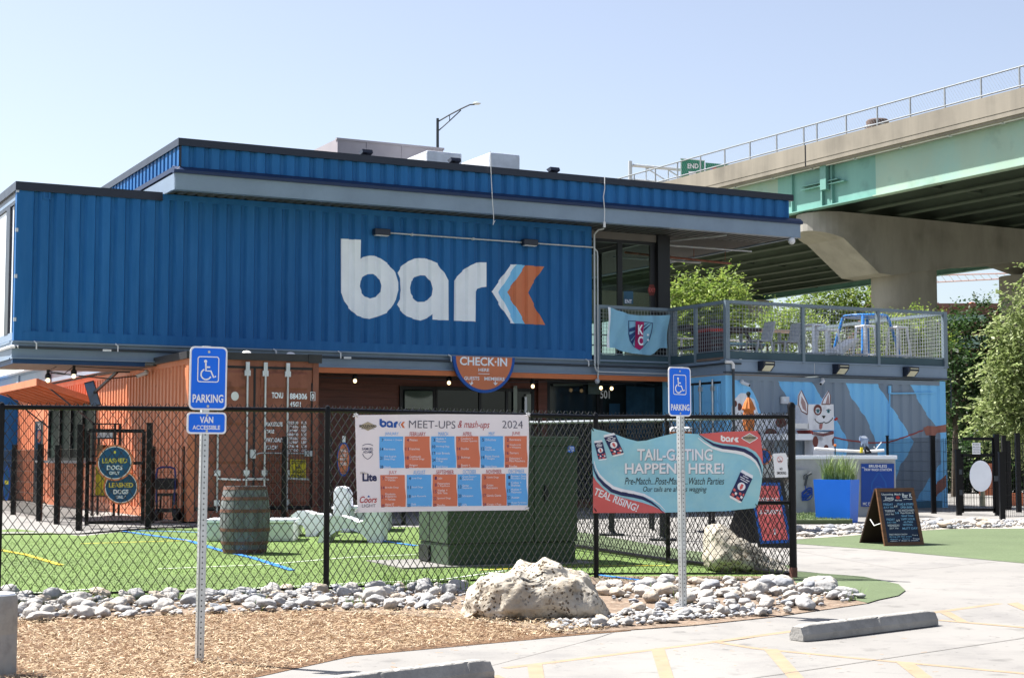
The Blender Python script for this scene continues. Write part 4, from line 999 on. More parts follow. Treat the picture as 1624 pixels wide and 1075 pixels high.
for x, y, lab in ((1213, 581, 'leftmost of three black wall lamps on the beam above the dog mural'), (1331, 586, 'middle one of three black wall lamps on the beam above the mural'), (1442, 590, 'rightmost of three black wall lamps on the beam above the mural')):
    s_, z_ = fp(x, y, TD - .1)
    if wl is None:
        wl = thing('wall_lamp', lab, 'wall lamp', (s_, TD - .05, z_), BF, 'black wall lamps above the mural')
        b = MB(BF); b.prism([(s_ - .15, TD - .05, z_ + .11), (s_ - .15, TD - .05, z_ - .10), (s_ - .15, TD - .12, z_ - .10), (s_ - .15, TD - .26, z_ + .02), (s_ - .15, TD - .26, z_ + .11)], (.30, 0, 0)); b.build('housing', m_black, wl)
        b = MB(BF); b.poly([(s_ - .10, TD - .125, z_ - .098), (s_ + .12, TD - .125, z_ - .098), (s_ + .12, TD - .262, z_ + .014), (s_ - .10, TD - .262, z_ + .014)]); b.box(s_ - .1, TD - .268, z_ + .06, s_ + .12, TD - .261, z_ + .075); b.build('lens', mat('lamp_lens', (.75, .70, .5), .3), wl)
    else: dup(wl, bp(s_, TD - .05, z_), label=lab)
# flag
pfz = Plane(bp(12.3, -.09, 0), UX, -VY)
fg = thing('flag', 'pale blue flag with a crest hanging on the terrace railing', 'flag', pfz.at(*pfz.px(1010, 562)))
def flagshape(polys, m, off, name):
    P2 = [[pfz.px(*p) for p in P] for P in polys]
    xs = [p[0] for P in P2 for p in P]; ys = [p[1] for P in P2 for p in P]
    vs, fs = shape2d(P2, [min(xs) + i * .05 for i in range(40) if min(xs) + i * .05 < max(xs)], [min(ys) + i * .06 for i in range(30) if min(ys) + i * .06 < max(ys)])
    b = MB(); x0 = pfz.px(963, 520)[0]; y0 = pfz.px(1010, 485)[1]
    def wv(a, z):
        u_, v_ = a - x0, y0 - z
        return .035 * math.sin(9 * (u_ - .55 * v_)) * min(1, u_ * 2) + .02 * math.sin(17 * u_ + 6 * v_) + .02 * math.sin(5 * v_)
    b.add([pfz.at(a, z, off + wv(a, z)) for a, z in vs], fs); return b.build(name, m, fg, smooth=True)
fl_ = lambda P: [(960 + x * 110 / 1314, 480 + y * 90 / 1075) for x, y in P]
FO = fl_([(65, 90), (200, 145), (400, 210), (600, 245), (800, 250), (1000, 245), (1195, 238), (1180, 500), (1168, 862), (1100, 855), (1010, 862), (960, 905), (920, 960), (860, 990), (700, 985), (500, 960), (330, 920), (180, 860), (65, 850)])
flagshape([FO], m_flag, .03, 'cloth')
flagshape([fl_([(30, 85), (72, 92), (72, 855), (30, 850)])], m_white, .034, 'hem')
SH = fl_([(412, 340), (560, 348), (720, 362), (855, 390), (850, 560), (835, 700), (760, 800), (625, 905), (500, 820), (430, 720), (405, 600)])
cx_ = sum(p[0] for p in SH) / len(SH); cy_ = sum(p[1] for p in SH) / len(SH)
flagshape([SH, [(cx_ + (x - cx_) * .93, cy_ + (y - cy_) * .95) for x, y in SH]], m_navy, .040, 'crest_outline')
for P in ([(430, 490), (545, 455), (545, 530), (420, 560)], [(412, 620), (545, 540), (545, 605), (430, 730)], [(440, 745), (545, 630), (530, 700), (490, 800)], [(712, 440), (790, 380), (712, 470)], [(715, 500), (835, 385), (715, 550)]): flagshape([fl_(P)], m_navy, .040, 'crest_stripe')
flagshape([fl_([(553, 352), (712, 368), (705, 850), (625, 895), (540, 850)])], m_magenta, .044, 'crest_band')
b = MB(); pfz.text(b, 'K', *fl_([(575, 425)])[0], *fl_([(675, 610)])[0], 0, .10, .03); pfz.text(b, 'C', *fl_([(575, 640)])[0], *fl_([(672, 815)])[0], 0, .10, .03); b.build('crest_letters', m_white, fg)
b = MB()
for q in ((763, 615), (765, 710)): x, y = fl_([q])[0]; pfz.poly(b, arc(x, y, 1.8, 2.0, 0, 360, 5), 0, .095)
b.build('crest_star', m_white, fg)
# ---- terrace furniture
DZ = 3.60
def stool(lab, x, y0, y1, t_, wd, mm, first=[None]):
    s_, zt_ = fp(x, y0, t_); 
    r_ = thing('bar_stool', lab, 'bar stool', (s_, t_, DZ), BF, 'pale metal stools on the terrace')
    b = MB(BF); b.box(s_ - wd / 2, t_ - wd / 2, zt_ - .045, s_ + wd / 2, t_ + wd / 2, zt_); b.build('seat', mm, r_, bevel=.015)
    for a in (-1, 1):
        for c_ in (-1, 1):
            b = MB(BF); b.bar((s_ + a * wd * .42, t_ + c_ * wd * .42, zt_ - .04), (s_ + a * wd * .66, t_ + c_ * wd * .66, DZ), .055, .045); b.build('leg', mm, r_)
    b = MB(BF); k_ = wd * .6; z_ = DZ + .22
    for p, q in (((-k_, -k_), (k_, -k_)), ((k_, -k_), (k_, k_)), ((k_, k_), (-k_, k_)), ((-k_, k_), (-k_, -k_))): b.bar((s_ + p[0], t_ + p[1], z_), (s_ + q[0], t_ + q[1], z_), .02, .03)
    b.build('footrest', mm, r_)
    return r_
stool('white metal stool left of the stacked lid, by the second terrace post', 1292, 514, 560, -1.2, .36, m_white)
stool('white metal stool just right of the stool by the terrace post', 1313, 522, 560, -1.5, .36, m_white)
stool('white metal stool in front of the tall blue table', 1372, 516, 562, -1.4, .33, m_white)
stool('grey metal stool standing alone right of the blue table', 1424, 518, 564, -1.4, .33, mat('light_grey_metal', (.58, .60, .62), .45, metal=.0))
tb_ = thing('high_table', 'tall blue metal high table among the white stools on the terrace', 'table', (18.1, -.6, DZ), BF)
s_, z_ = fp(1372, 500, -.8); bl = mat('blue_table_paint', (.02, .19, .56), .4)
b = MB(BF); b.lathe([(.50, -.05), (.52, -.02), (.50, 0)], (s_, -.8, z_), 24); b.build('table_top', bl, tb_)
for a in (-1, 1):
    for c_ in (-1, 1): b = MB(BF); b.tube([(s_ + a * .36, -.8 + c_ * .36, z_ - .04), (s_ + a * .46, -.8 + c_ * .46, z_ - .5), (s_ + a * .58, -.8 + c_ * .58, DZ)], .035, 8); b.build('leg', bl, tb_)
ld = thing('tilted_lid', 'white lid leaning against the terrace floor left of the blue table', 'lid', (17.5, -1.7, DZ), BF)  # a white lid standing tilted on the deck
q = [fp(x, y, -1.7) for x, y in ((1329, 557), (1360, 536), (1364, 538.5), (1338, 561), (1330, 561))]
b = MB(BF); b.prism([(a, -1.7, z) for a, z in q], (0, .4, 0)); b.build('panel', m_offw, ld)
b = MB(BF); q = [fp(x, y, -1.72) for x, y in ((1327, 556), (1334, 558), (1338, 562), (1328, 562))]; b.prism([(a, -1.72, z) for a, z in q], (0, .44, 0)); b.build('hinge_end', m_offw, ld)
ct = thing('bar_counter', 'long pale wooden bar counter along the back of the terrace', 'counter', (18, 2.5, DZ), BF)
b = MB(BF); b.box(16.9, 3.0, 4.68, 20.1, 3.35, 4.74); b.build('counter_top', mat('pale_counter_wood', (.52, .40, .30), .6, var=.15), ct)
for s_ in (17.2, 18.4, 19.6): b = MB(BF); b.bar((s_, 3.2, 4.68), (s_, 3.2, DZ), .06, .06); b.build('bracket', m_rail, ct)
b = MB(BF)
for s_ in (14.4, 16.0, 18.0, 20.2): b.tube([(s_, 5.3, DZ), (s_, 5.3, 4.62)], .03, 8)
for z in (3.75, 4.05, 4.35, 4.62): b.tube([(14.4, 5.3, z), (20.2, 5.3, z)], .022, 6)
o = b.build('guard_rail', m_offw); o['label'] = 'white pipe guard rail at the far side of the terrace'; o['category'] = 'railing'
pt = thing('picnic_table', 'dark wooden picnic table with pale aqua bench tops on the terrace', 'picnic table', (15.4, .3, DZ), BF)
aq = mat('aqua_bench_paint', (.36, .56, .60), .5); dkw = mat('dark_table_wood', (.07, .05, .045), .6)
b = MB(BF); b.box(14.9, .4, 4.42, 17.0, 1.2, 4.50); b.build('table_top', dkw, pt)
for t_ in (-.15, 1.6): b = MB(BF); b.box(14.8, t_ - .13, 4.02, 16.6, t_ + .13, 4.08); b.build('bench_seat', aq, pt)
for s_ in (15.1, 16.6): b = MB(BF); b.bar((s_, .5, 4.42), (s_, -.2, DZ), .07, .05); b.bar((s_, 1.1, 4.42), (s_, 1.7, DZ), .07, .05); b.bar((s_, -.2, 4.0), (s_, 1.7, 4.0), .05, .05); b.build('leg_frame', dkw, pt)
for i, (x, lab) in enumerate(((1205, 'left one of two grey tilted chairs beside the picnic table'), (1248, 'right one of two grey tilted chairs behind the mesh railing'))):
    s_, z_ = fp(x, 520, -.6); c_ = thing('patio_chair', lab, 'chair', (s_, -.6, DZ), BF, 'grey patio chairs')
    gm = MATS.get('light_grey_metal')
    b = MB(BF); b.bar((s_ - .2, -.6, 4.10), (s_ + .2, -.5, 4.10), .42, .03); b.build('seat', gm, c_)
    b = MB(BF); b.prism([(s_ + .22, -.75, 4.10), (s_ + .34, -.75, 4.55), (s_ + .31, -.75, 4.55), (s_ + .19, -.75, 4.10)], (0, .4, 0)); b.build('backrest', gm, c_)
    for a in (-.18, .18):
        for e_ in (-.78, -.36): b = MB(BF); b.bar((s_ + a, e_, 4.10), (s_ + a * 1.5, e_, DZ), .035, .035); b.build('leg', gm, c_)
bx = thing('dark_red_cabinet', 'dark red slatted cabinet behind the corner post of the terrace railing', 'cabinet', (14.8, -1.2, DZ), BF)
s0, z1 = fp(1126, 521, -.9); s1, z0 = fp(1148, 556, -.9)
b = MB(BF); b.box(s0, -.9, DZ, s1, -.4, z1); b.build('body', mat('dark_maroon', (.06, .014, .018), .5), bx)
b = MB(BF)
for i in range(6): b.box(s0 + .02, -.915, DZ + .08 + i * .15, s1 - .02, -.901, DZ + .17 + i * .15)
b.box(s0 - .01, -.92, z1 - .06, s1 + .01, -.38, z1 + .01, 1); b.build('slats', [m_black, m_red], bx)
# ================================================================ fences
def chain_panel(p, q, ztop, m, parent, wire=.0062, pit=.0865, rise=.123, zb=.05, tip=.05):
    p, q = V((p[0], p[1], 0)), V((q[0], q[1], 0)); dd = q - p; L_ = dd.length; dd.normalize(); nn = V((-dd.y, dd.x, 0))
    sl_ = pit / rise; b = MB()
    z0a, z0b = gz(p.y) + zb, gz(q.y) + zb
    H = ztop + tip - min(z0a, z0b)
    def pt(u, z, o): return p + dd * u + nn * o + V((0, 0, z))
    k = -int(H * sl_ / pit) - 2
    while k * pit < L_ + H * sl_:
        for sg in (1, -1):
            u0 = k * pit                       # u at the bottom for '/', at the top for '\'
            pts = []
            za, zc = min(z0a, z0b), ztop + tip
            ua, uc = (u0, u0 + (zc - za) * sl_) if sg > 0 else (u0 + (zc - za) * sl_, u0)
            lo, hi = 0.0, 1.0
            if abs(uc - ua) > 1e-9:
                t0, t1 = (0 - ua) / (uc - ua), (L_ - ua) / (uc - ua)
                lo, hi = max(lo, min(t0, t1)), min(hi, max(t0, t1))
            if hi - lo < .01: continue
            A, B_ = (ua + (uc - ua) * lo, za + (zc - za) * lo), (ua + (uc - ua) * hi, za + (zc - za) * hi)
            n = 8
            ph = 0 if sg > 0 else math.pi
            nseg = max(1, int((B_[1] - A[1]) / rise * 2))
            if lo > 0 or hi < 1 or True:
                b.bar(pt(A[0], A[1], .004 * sg), pt(B_[0], B_[1], .004 * sg), wire, wire, 0, nn)
        k += 1
    return b.build('chain_link_mesh', m, parent, fixn=False)


def fence_post(pos, z1, r, parent, m, cap=True):
    b = MB(); z0 = gz(pos[1]) - .05
    b.lathe([(r, 0), (r, z1 - z0)] + ([(r * 1.12, z1 - z0), (r * 1.12, z1 - z0 + .03), (r * .7, z1 - z0 + .06), (0.001, z1 - z0 + .07)] if cap else []), (pos[0], pos[1], z0), 12)
    return b.build('post', m, parent, smooth=True)


FA = [(-8.0, 14.6), (-4.88, 15.4), (-1.855, 16.2), (.945, 18.2), (3.157, 18.2)]
FZ = [1.95, 1.945, 1.940, 1.925, 1.925]
f1 = thing('chain_link_fence', 'black chain link fence along the parking lot carrying two banners', 'fence', (-1.8, 16.2, .12))
for i, p in enumerate(FA):
    last = i == len(FA) - 1
    fence_post(p, FZ[i] + (.10 if last else -.02), .042 if last else .03, f1, m_fence)
for i in range(len(FA) - 1):
    chain_panel(FA[i], FA[i + 1], (FZ[i] + FZ[i + 1]) / 2, m_wire, f1)
    b = MB(); b.tube([(*FA[i], FZ[i]), (*FA[i + 1], FZ[i + 1])], .023, 8); b.build('top_rail', m_fence, f1, smooth=True)
    if i == 3: b = MB(); b.tube([(FA[3][0] + 1.4, FA[3][1], .96), (*FA[4], .96)], .022, 8); b.build('mid_rail', m_fence, f1, smooth=True)
    b = MB(); p, q = V((*FA[i], gz(FA[i][1]) + .05)), V((*FA[i + 1], gz(FA[i + 1][1]) + .05)); b.tube([p, q], .012, 6); b.build('tension_wire', m_fence, f1)
b = MB(); p = FA[4]; b.lathe([(.046, 0), (.046, .12)], (p[0], p[1], .12), 12); b.build('rusty_collar', m_barrel[1], f1, label='rusty band at the post foot')
FBp = [(3.157, 18.2), (1.97, 20.46), (.42, 24.2), (-1.23, 28.19)]
f2 = thing('chain_link_fence', 'chain link fence with silver top rail running back from the corner post', 'fence', (1.97, 20.46, .12))
for i, p in enumerate(FBp[1:]): fence_post(p, gz(p[1]) + 1.82, .03, f2, m_fence)
for i in range(3):
    chain_panel(FBp[i], FBp[i + 1], gz((FBp[i][1] + FBp[i + 1][1]) / 2) + 1.80, m_wire, f2, wire=.0058)
    p, q = V((*FBp[i], gz(FBp[i][1]) + 1.81)), V((*FBp[i + 1], gz(FBp[i + 1][1]) + 1.81))
    b = MB(); b.tube([p, q], .021, 8); b.build('top_rail', m_gal, f2, smooth=True)
    b = MB(); b.tube([V((p.x, p.y, gz(p.y) + .045)), V((q.x, q.y, gz(q.y) + .045))], .028, 8); b.build('bottom_rail', m_fence, f2, smooth=True)


def mesh_panel(p, q, z0, z1, parent, m=None, sx=.06, sz=.2, th=.0055, name='mesh_panel'):
    p, q = V((p[0], p[1], 0)), V((q[0], q[1], 0)); dd = q - p; L_ = dd.length; dd.normalize(); b = MB(); z = V((0, 0, 1))
    n = max(2, int(L_ / sx))
    for i in range(n + 1): c_ = p + dd * (L_ * i / n); b.bar(c_ + z * z0, c_ + z * z1, th, th, 0, (dd.x, dd.y, 0))
    k = z0
    while k < z1 + .01: b.bar(p + z * k, q + z * k, th, th); k += sz
    return b.build(name, m or m_fence, parent, fixn=False)


def sq_post(p, h, wd, parent, m=None, z=None):
    b = MB(); z0 = gz(p[1]) if z is None else z; b.box(p[0] - wd / 2, p[1] - wd / 2, z0 - .03, p[0] + wd / 2, p[1] + wd / 2, z0 + h); b.box(p[0] - wd * .56, p[1] - wd * .56, z0 + h, p[0] + wd * .56, p[1] + wd * .56, z0 + h + .02)
    return b.build('post', m or m_fence, parent)


# dog yard fence in front of the orange container
yf = thing('mesh_fence', 'black welded mesh fence with square posts between the turf and the orange container', 'fence', (-6.0, 28.6, .33))
yp = [gp(x, y) for x, y in ((-60, 806), (21, 816), (62, 826), (90, 831), (125, 841))]
for p in yp[1:-1]: sq_post(p, 1.36, .085, yf)
sq_post(yp[-1], 1.74, .09, yf)
for a, c_ in zip(yp, yp[1:]): mesh_panel(a, c_, .42, 1.62, yf)
yq = [gp(x, y) for x, y in ((235, 838), (241, 829), (293, 828), (331, 822), (450, 827), (522, 830), (640, 832))]
sq_post(yq[0], 1.76, .09, yf)
for p, h_ in zip(yq[1:], (1.33, 1.33, 1.5, 1.5, 1.5, 1.5)): sq_post(p, h_, .075, yf)
for a, c_ in zip(yq[1:], yq[2:]): mesh_panel(a, c_, .42, 1.66, yf)
yg = thing('dog_gate', 'black framed mesh gate with the two round leash signs at the edge of the turf', 'gate', gp(180, 836))
gA, gB = gp(137, 838), gp(226, 834); zt_ = dp(180, 683, (gA.y + gB.y) / 2).z
b = MB()
for z in (gA.z + .10, zt_ - .55, zt_): b.bar((gA.x, gA.y, z), (gB.x, gB.y, z), .05, .05 if z < zt_ - .1 else .06)
for p in (gA, gB): b.bar((p.x, p.y, gA.z + .06), (p.x, p.y, zt_), .055, .055, 0, (1, 0, 0))
b.build('gate_frame', m_fence, yg)
mesh_panel(gA, gB, gA.z + .12, zt_, yg)
b = MB(); c_ = gB; b.box(c_.x - .02, c_.y - .05, 1.02, c_.x + .14, c_.y + .0, 1.1); b.build('latch', m_fence, yg)


def round_sign(lab, cx, cy, rx, ry, dist, rot=0.0, logo=True, tilt=V((.1, -1, 0))):
    P = dp(cx, cy, dist); n_ = tilt.normalized(); ax = V((-n_.y, n_.x, 0)); 
    if ax.x < 0: ax.negate()
    pl_ = Plane(P, ax, n_)
    r_ = thing('round_sign', lab, 'sign', P - V((0, 0, ry / FPX * dist)), None, 'round dog rule signs')
    R_ = ry / FPX * dist
    b = MB(); pl_.slab(b, arc(0, 0, R_, R_, 0, 360, 36), .015, 0, px=False); b.build('disc', m_orangep, r_)
    b = MB(); pl_.poly(b, arc(0, 0, R_ * .875, R_ * .875, 0, 360, 36), 0, .003, px=False); b.build('blue_face', mat('sign_dark_blue', (.010, .075, .17), .45), r_) if 'sign_dark_blue' not in MATS else b.build('blue_face', MATS['sign_dark_blue'], r_)
    b = MB(); pl_.shape(b, [arc(0, 0, R_ * .90, R_ * .90, 0, 360, 36), arc(0, 0, R_ * .865, R_ * .865, 0, 360, 36)], 0, .006, px=False)
    pl_.text(b, 'LEASHED', -.68 * R_, -.02 * R_, .68 * R_, .25 * R_, 1, .007, .02, px=False); pl_.text(b, 'DOGS', -.42 * R_, -.40 * R_, .42 * R_, -.14 * R_, 0, .007, .02, px=False); pl_.text(b, 'ONLY', -.28 * R_, -.66 * R_, .28 * R_, -.48 * R_, 0, .007, .02, px=False)
    pl_.poly(b, arc(0, .58 * R_, .07 * R_, .09 * R_, 0, 360, 5), 1, .007, px=False)
    b.build('lettering', [m_signwhite, mat('sign_yellow', (.66, .55, .06), .5) if 'sign_yellow' not in MATS else MATS['sign_yellow']], r_)
    return r_


round_sign('upper one of two round blue leashed dogs only signs on the gate', 182, 733.5, 27.5, 28.5, gA.y - .15)
round_sign('lower one of two round blue leashed dogs only signs, behind the upper one', 192, 772, 26, 27.5, gA.y + .05)
def oval_sign(lab, cx, cy, rx, ry, dist, face):
    P = dp(cx, cy, dist); k_ = dist / FPX
    pl_ = Plane(P, (1, 0, 0), (0, -1, 0)); r_ = thing('oval_sign', lab, 'sign', P - V((0, 0, ry * k_)))
    b = MB(); pl_.slab(b, arc(0, 0, rx * k_, ry * k_, 0, 360, 28), .02, 0, px=False); b.build('rim', m_logob if face != 'w' else m_white, r_)
    if face == 'o':
        b = MB(); pl_.poly(b, arc(0, 0, rx * k_ * .85, ry * k_ * .9, 0, 360, 28), 0, .003, px=False); b.build('face', m_orangep, r_)
        b = MB()
        for i, (tx, w_) in enumerate((('DOGS', .55), ('ONLY', .5), ('PAST', .55), ('HERE', .5))): pl_.text(b, tx, -w_ * rx * k_, (.42 - i * .26) * ry * k_, w_ * rx * k_, (.60 - i * .26) * ry * k_, 0, .006, .02, px=False)
        b.build('lettering', m_signwhite, r_)
        b = MB(); pl_.slab(b, [(-2.5 * k_, ry * k_), (2.5 * k_, ry * k_), (2.5 * k_, ry * k_ + 10 * k_), (-2.5 * k_, ry * k_ + 10 * k_)], .03, 0, px=False); b.build('clip', m_offw, r_)
    elif face == 'b':
        b = MB(); pl_.poly(b, arc(0, 0, rx * k_ * .75, ry * k_ * .88, 0, 360, 24), 0, .003, px=False); pl_.poly(b, [(-rx * k_ * .6, -.02), (rx * k_ * .6, -.02), (rx * k_ * .6, .05), (-rx * k_ * .6, .05)], 1, .006, px=False); b.build('face', [MATS['sign_dark_blue'], MATS['sign_yellow']], r_)
    return r_
oval_sign('narrow orange oval sign with a blue rim hung beside the brown container doors', 545, 728, 10.5, 27, 29.2, 'o')
oval_sign('narrow oval blue sign seen edge on at the far left fence post', 10.5, 766, 5, 27, 29.0, 'b')
oval_sign('small narrow oval sign on the door of the orange cabin', 62, 692, 3.4, 11, 38, 'o')

# clutter behind the gate
rk = thing('storage_rack', 'dark metal rack with boxes behind the gate by the orange wall', 'rack', dp(163, 820, 31.5))
P0 = dp(146, 822, 31.2); P1 = dp(180, 822, 31.2); zt_ = dp(163, 671, 31.2).z
b = MB()
for x in (P0.x, P1.x):
    for y in (31.2, 31.6): b.bar((x, y, .36), (x, y, zt_), .04, .04, 0, (1, 0, 0))
b.build('frame', m_frame, rk)
for z in (zt_, zt_ - .28, zt_ - .62, .75): b = MB(); b.box(P0.x - .03, 31.18, z - .02, P1.x + .03, 31.62, z); b.build('shelf', m_frame, rk)
for i, (x0, z, w_, h_, mm, lb) in enumerate(((.05, zt_ - .62, .12, .2, mat('cardboard', (.30, .19, .10), .8), 'tan box on the upper shelf of the rack behind the gate'), (.2, zt_ - .62, .14, .14, MATS['cardboard'], 'wide tan box on the upper shelf of the rack behind the gate'), (.06, zt_ - .28, .3, .12, m_offw, 'white box on the top shelf of the rack behind the gate'), (.04, .75, .2, .55, m_yellow, 'yellow board on the low shelf of the rack behind the gate'))):
    b = MB(); b.box(P0.x + x0, 31.25, z + .002, P0.x + x0 + w_, 31.5, z + h_); b.box(P0.x + x0 - .003, 31.247, z + h_ * .8, P0.x + x0 + w_ + .003, 31.503, z + h_ + .003); o = b.build('box', mm); o['label'] = lb; o['category'] = 'box'
ctr = thing('utility_cart', 'dark wheeled utility cart with a blue loop handle by the orange container corner', 'cart', gp(262, 829))
yc = gp(262, 829).y - .1; k_ = yc / FPX
def cx(x, y): return dp(x, y, yc)
b = MB(); b.tube([cx(248, 800), cx(248, 752), cx(250, 743), cx(256, 740.5), cx(270, 740.5), cx(277, 743), cx(278, 752), cx(276, 800)], .018, 8); b.build('handle', mat('dark_blue_tube', (.015, .02, .12), .4), ctr)
b = MB(); p0 = cx(246, 776); p1 = cx(277, 758); b.box(p0.x, yc - .05, p0.z, p1.x, yc + .3, p1.z); b.build('bag', m_frame, ctr, bevel=.03)
b = MB(); p0 = cx(247, 812); p1 = cx(276, 782); b.box(p0.x, yc - .02, p0.z, p1.x, yc + .35, p0.z + .06); b.box(p0.x + .02, yc, p1.z - .05, p1.x - .02, yc + .3, p1.z); 
for x in (p0.x + .02, p1.x - .02): b.bar((x, yc, .45), (x, yc, p1.z), .025, .025, 0, (1, 0, 0)); b.bar((x, yc + .3, .45), (x, yc + .3, p1.z), .025, .025, 0, (1, 0, 0))
b.build('frame', m_frame, ctr)
for x in (249, 278):
    p = cx(x, 818); b = MB(); b.tube([(p.x - .025, yc, .36 + .11), (p.x + .025, yc, .36 + .11)], .11, 14); b.build('wheel', m_frame, ctr)
    b = MB(); b.tube([(p.x - .025, yc + .3, .36 + .11), (p.x + .025, yc + .3, .36 + .11)], .11, 14); b.build('wheel', m_frame, ctr)

# ================================================================ accessible parking signs
def park_sign(base_px, top_px, plate, rot, van=None, lab='', g=None):
    P = gp(*base_px); Tp = dp(*top_px, P.y)
    r_ = thing('parking_sign', lab, 'sign', P, None, 'accessible parking signs')
    dr = (Tp - P); n_ = V((math.sin(rot), -math.cos(rot), 0)); ax = V((math.cos(rot), math.sin(rot), 0)); upv = dr.normalized()
    b = MB(); h_ = dr.length
    for k in (-1, 1): b.bar(P + ax * .021 * k - upv * .05, P + ax * .021 * k + dr, .012, .05, 0, n_)
    b.bar(P + n_ * .022 - upv * .05, P + n_ * .022 + dr, .052, .006, 0, n_)
    b.build('post', m_zinc, r_)
    b = MB(); i = 0
    while i * .0254 * 1.5 < h_ - .03:
        c_ = P + upv * (.02 + i * .0381)
        b.add([c_ + n_ * .0262 + ax * a * .0048 + upv * e_ * .0062 for a, e_ in ((-1, -.5), (0, -1), (1, -.5), (1, .5), (0, 1), (-1, .5))], [(0, 1, 2, 3, 4, 5)])
        c_ = c_ - ax * .0274
        b.add([c_ + n_ * a * .0048 + upv * e_ * .0062 for a, e_ in ((-1, -.5), (0, -1), (1, -.5), (1, .5), (0, 1), (-1, .5))], [(0, 1, 2, 3, 4, 5)]); i += 1
    b.build('punched_holes', m_hole, r_)
    pl_ = Plane(P + n_ * .032, ax, n_, upv); x0, y0, x1, y1 = plate
    a0 = pl_.px(x0, (y0 + y1) / 2)[0]; a1 = pl_.px(x1, (y0 + y1) / 2)[0]; b1 = pl_.px((x0 + x1) / 2, y0)[1]; b0 = pl_.px((x0 + x1) / 2, y1)[1]
    W, H = a1 - a0, b1 - b0
    tf = lambda u_, v_: (a0 + u_ * W, b1 - v_ * H)
    def plate_(a0, b0, a1, b1, rad, nm):
        b = MB(); pl_.slab(b, rrect(a0, b0, a1, b1, rad), .004, 0, px=False); o = b.build(nm, m_signwhite, r_)
        b = MB(); e_ = W * .045; pl_.poly(b, rrect(a0 + e_, b0 + e_, a1 - e_, b1 - e_, rad - e_ * .6), 0, .002, px=False); b.build('blue_face', m_signblue, o); return o
    plate_(a0, b0, a1, b1, W * .13, 'sign_plate')
    b = MB(); q0, q1 = tf(.20, .155), tf(.78, .565)
    pl_.shape(b, [rrect(q0[0], q1[1], q1[0], q0[1], W * .07), rrect(q0[0] + W * .026, q1[1] + W * .026, q1[0] - W * .026, q0[1] - W * .026, W * .045)], 0, .004, px=False)
    hd = tf(.415, .235); pl_.poly(b, arc(*hd, W * .042, W * .042, 0, 360, 14), 0, .004, px=False)
    lw = W * .042
    for ps in ([tf(.42, .25), tf(.43, .385), tf(.56, .385), tf(.635, .485), tf(.70, .465)], [tf(.425, .325), tf(.54, .325)]): pl_.line(b, ps, lw, 0, .004, px=False)
    c_ = tf(.435, .44); rr = W * .135; pts = [(c_[0] + rr * math.cos(R(a)), c_[1] + rr * math.sin(R(a))) for a in range(112, 346, 9)]
    pl_.line(b, pts, lw * .9, 0, .004, px=False)
    t0, t1 = tf(.09, .885), tf(.91, .755); pl_.text(b, 'PARKING', t0[0], t0[1], t1[0], t1[1], 0, .004, .025, px=False)
    b.build('symbol_and_lettering', m_signwhite, r_)
    b = MB()
    for v_ in (.085, .94): q = tf(.5, v_); pl_.poly(b, arc(*q, W * .035, W * .035, 0, 360, 12), 0, .006, px=False)
    if van:
        x0, y0, x1, y1 = van
        v0 = pl_.px(x0, (y0 + y1) / 2)[0]; v1 = pl_.px(x1, (y0 + y1) / 2)[0]; w1 = pl_.px((x0 + x1) / 2, y0)[1]; w0 = pl_.px((x0 + x1) / 2, y1)[1]
        plate_(v0, w0, v1, w1, W * .10, 'van_plate')
        bb = MB(); vw, vh = v1 - v0, w1 - w0
        pl_.text(bb, 'VAN', v0 + vw * .32, w1 - vh * .50, v0 + vw * .66, w1 - vh * .20, 0, .004, .025, px=False); pl_.text(bb, 'ACCESSIBLE', v0 + vw * .14, w1 - vh * .80, v0 + vw * .84, w1 - vh * .60, 0, .004, .02, px=False); bb.build('van_lettering', m_signwhite, r_)
        for v_ in (.14, .86): pl_.poly(b, arc(v0 + vw * .5, w1 - vh * v_, W * .032, W * .032, 0, 360, 12), 0, .006, px=False)
    b.build('bolts', m_bolt, r_)
    return r_
park_sign((316, 1050), (327, 549), (297, 549.5, 356.5, 650), R(26), (293.5, 653.5, 356, 688), 'blue accessible parking sign with an extra van accessible plate, standing in the wood chips')
park_sign((1083, 968), (1078, 582), (1062, 582, 1097.5, 660), R(36), None, 'blue accessible parking sign without a second plate, in front of the teal banner')

# ================================================================ banners on the fence
ax1 = V((2.8, 2.0, 0)).normalized(); n1 = V((ax1.y, -ax1.x, 0))
p1 = Plane(V((-1.855, 16.2, 0)) + n1 * .050, ax1, n1)
p1.wave = lambda a, b: .007 * math.sin(4.2 * a + 1.1 * b + .5) + .004 * math.sin(9 * b - 3 * a)
bn = thing('calendar_banner', 'white vinyl banner with a calendar of orange and blue month blocks tied to the fence', 'banner', p1.at(*p1.px(700, 810)))
b = MB(); p1.slab(b, [(563.5, 658), (700, 656.5), (838, 657.5), (839, 720), (837, 806), (836, 808.5), (700, 810), (567, 812.5), (565, 740)], .004); b.build('sheet', m_vinyl, bn)
lx = lambda x, y, x0, y0, s_: (x0 + x * s_, y0 + y * s_)
sc1 = 300 / 1075
def minilogo(pl_, x0, y0, x1, y1, mats_i, off, mb):
    allp = [p for P in (L_b, K_o) for p in P]; X0, X1, Y0, Y1 = 95, 1554, 84, 700
    mp_ = lambda P: [(x0 + (x - X0) / (X1 - X0) * (x1 - x0), y0 + (y - Y0) / (Y1 - Y0) * (y1 - y0)) for x, y in P]
    for ps, i in (([L_b, L_bh], 0), ([L_a, L_ah], 0), ([L_r], 0), ([K_w], 0), ([K_b], 1), ([K_o], 2)): pl_.shape(mb, [mp_(P) for P in ps], mats_i[i], off)
b = MB(); minilogo(p1, 602, 664, 642, 678.5, (0, 1, 2), .003, b); b.build('logo', [m_logob, m_white, m_orangep], bn)
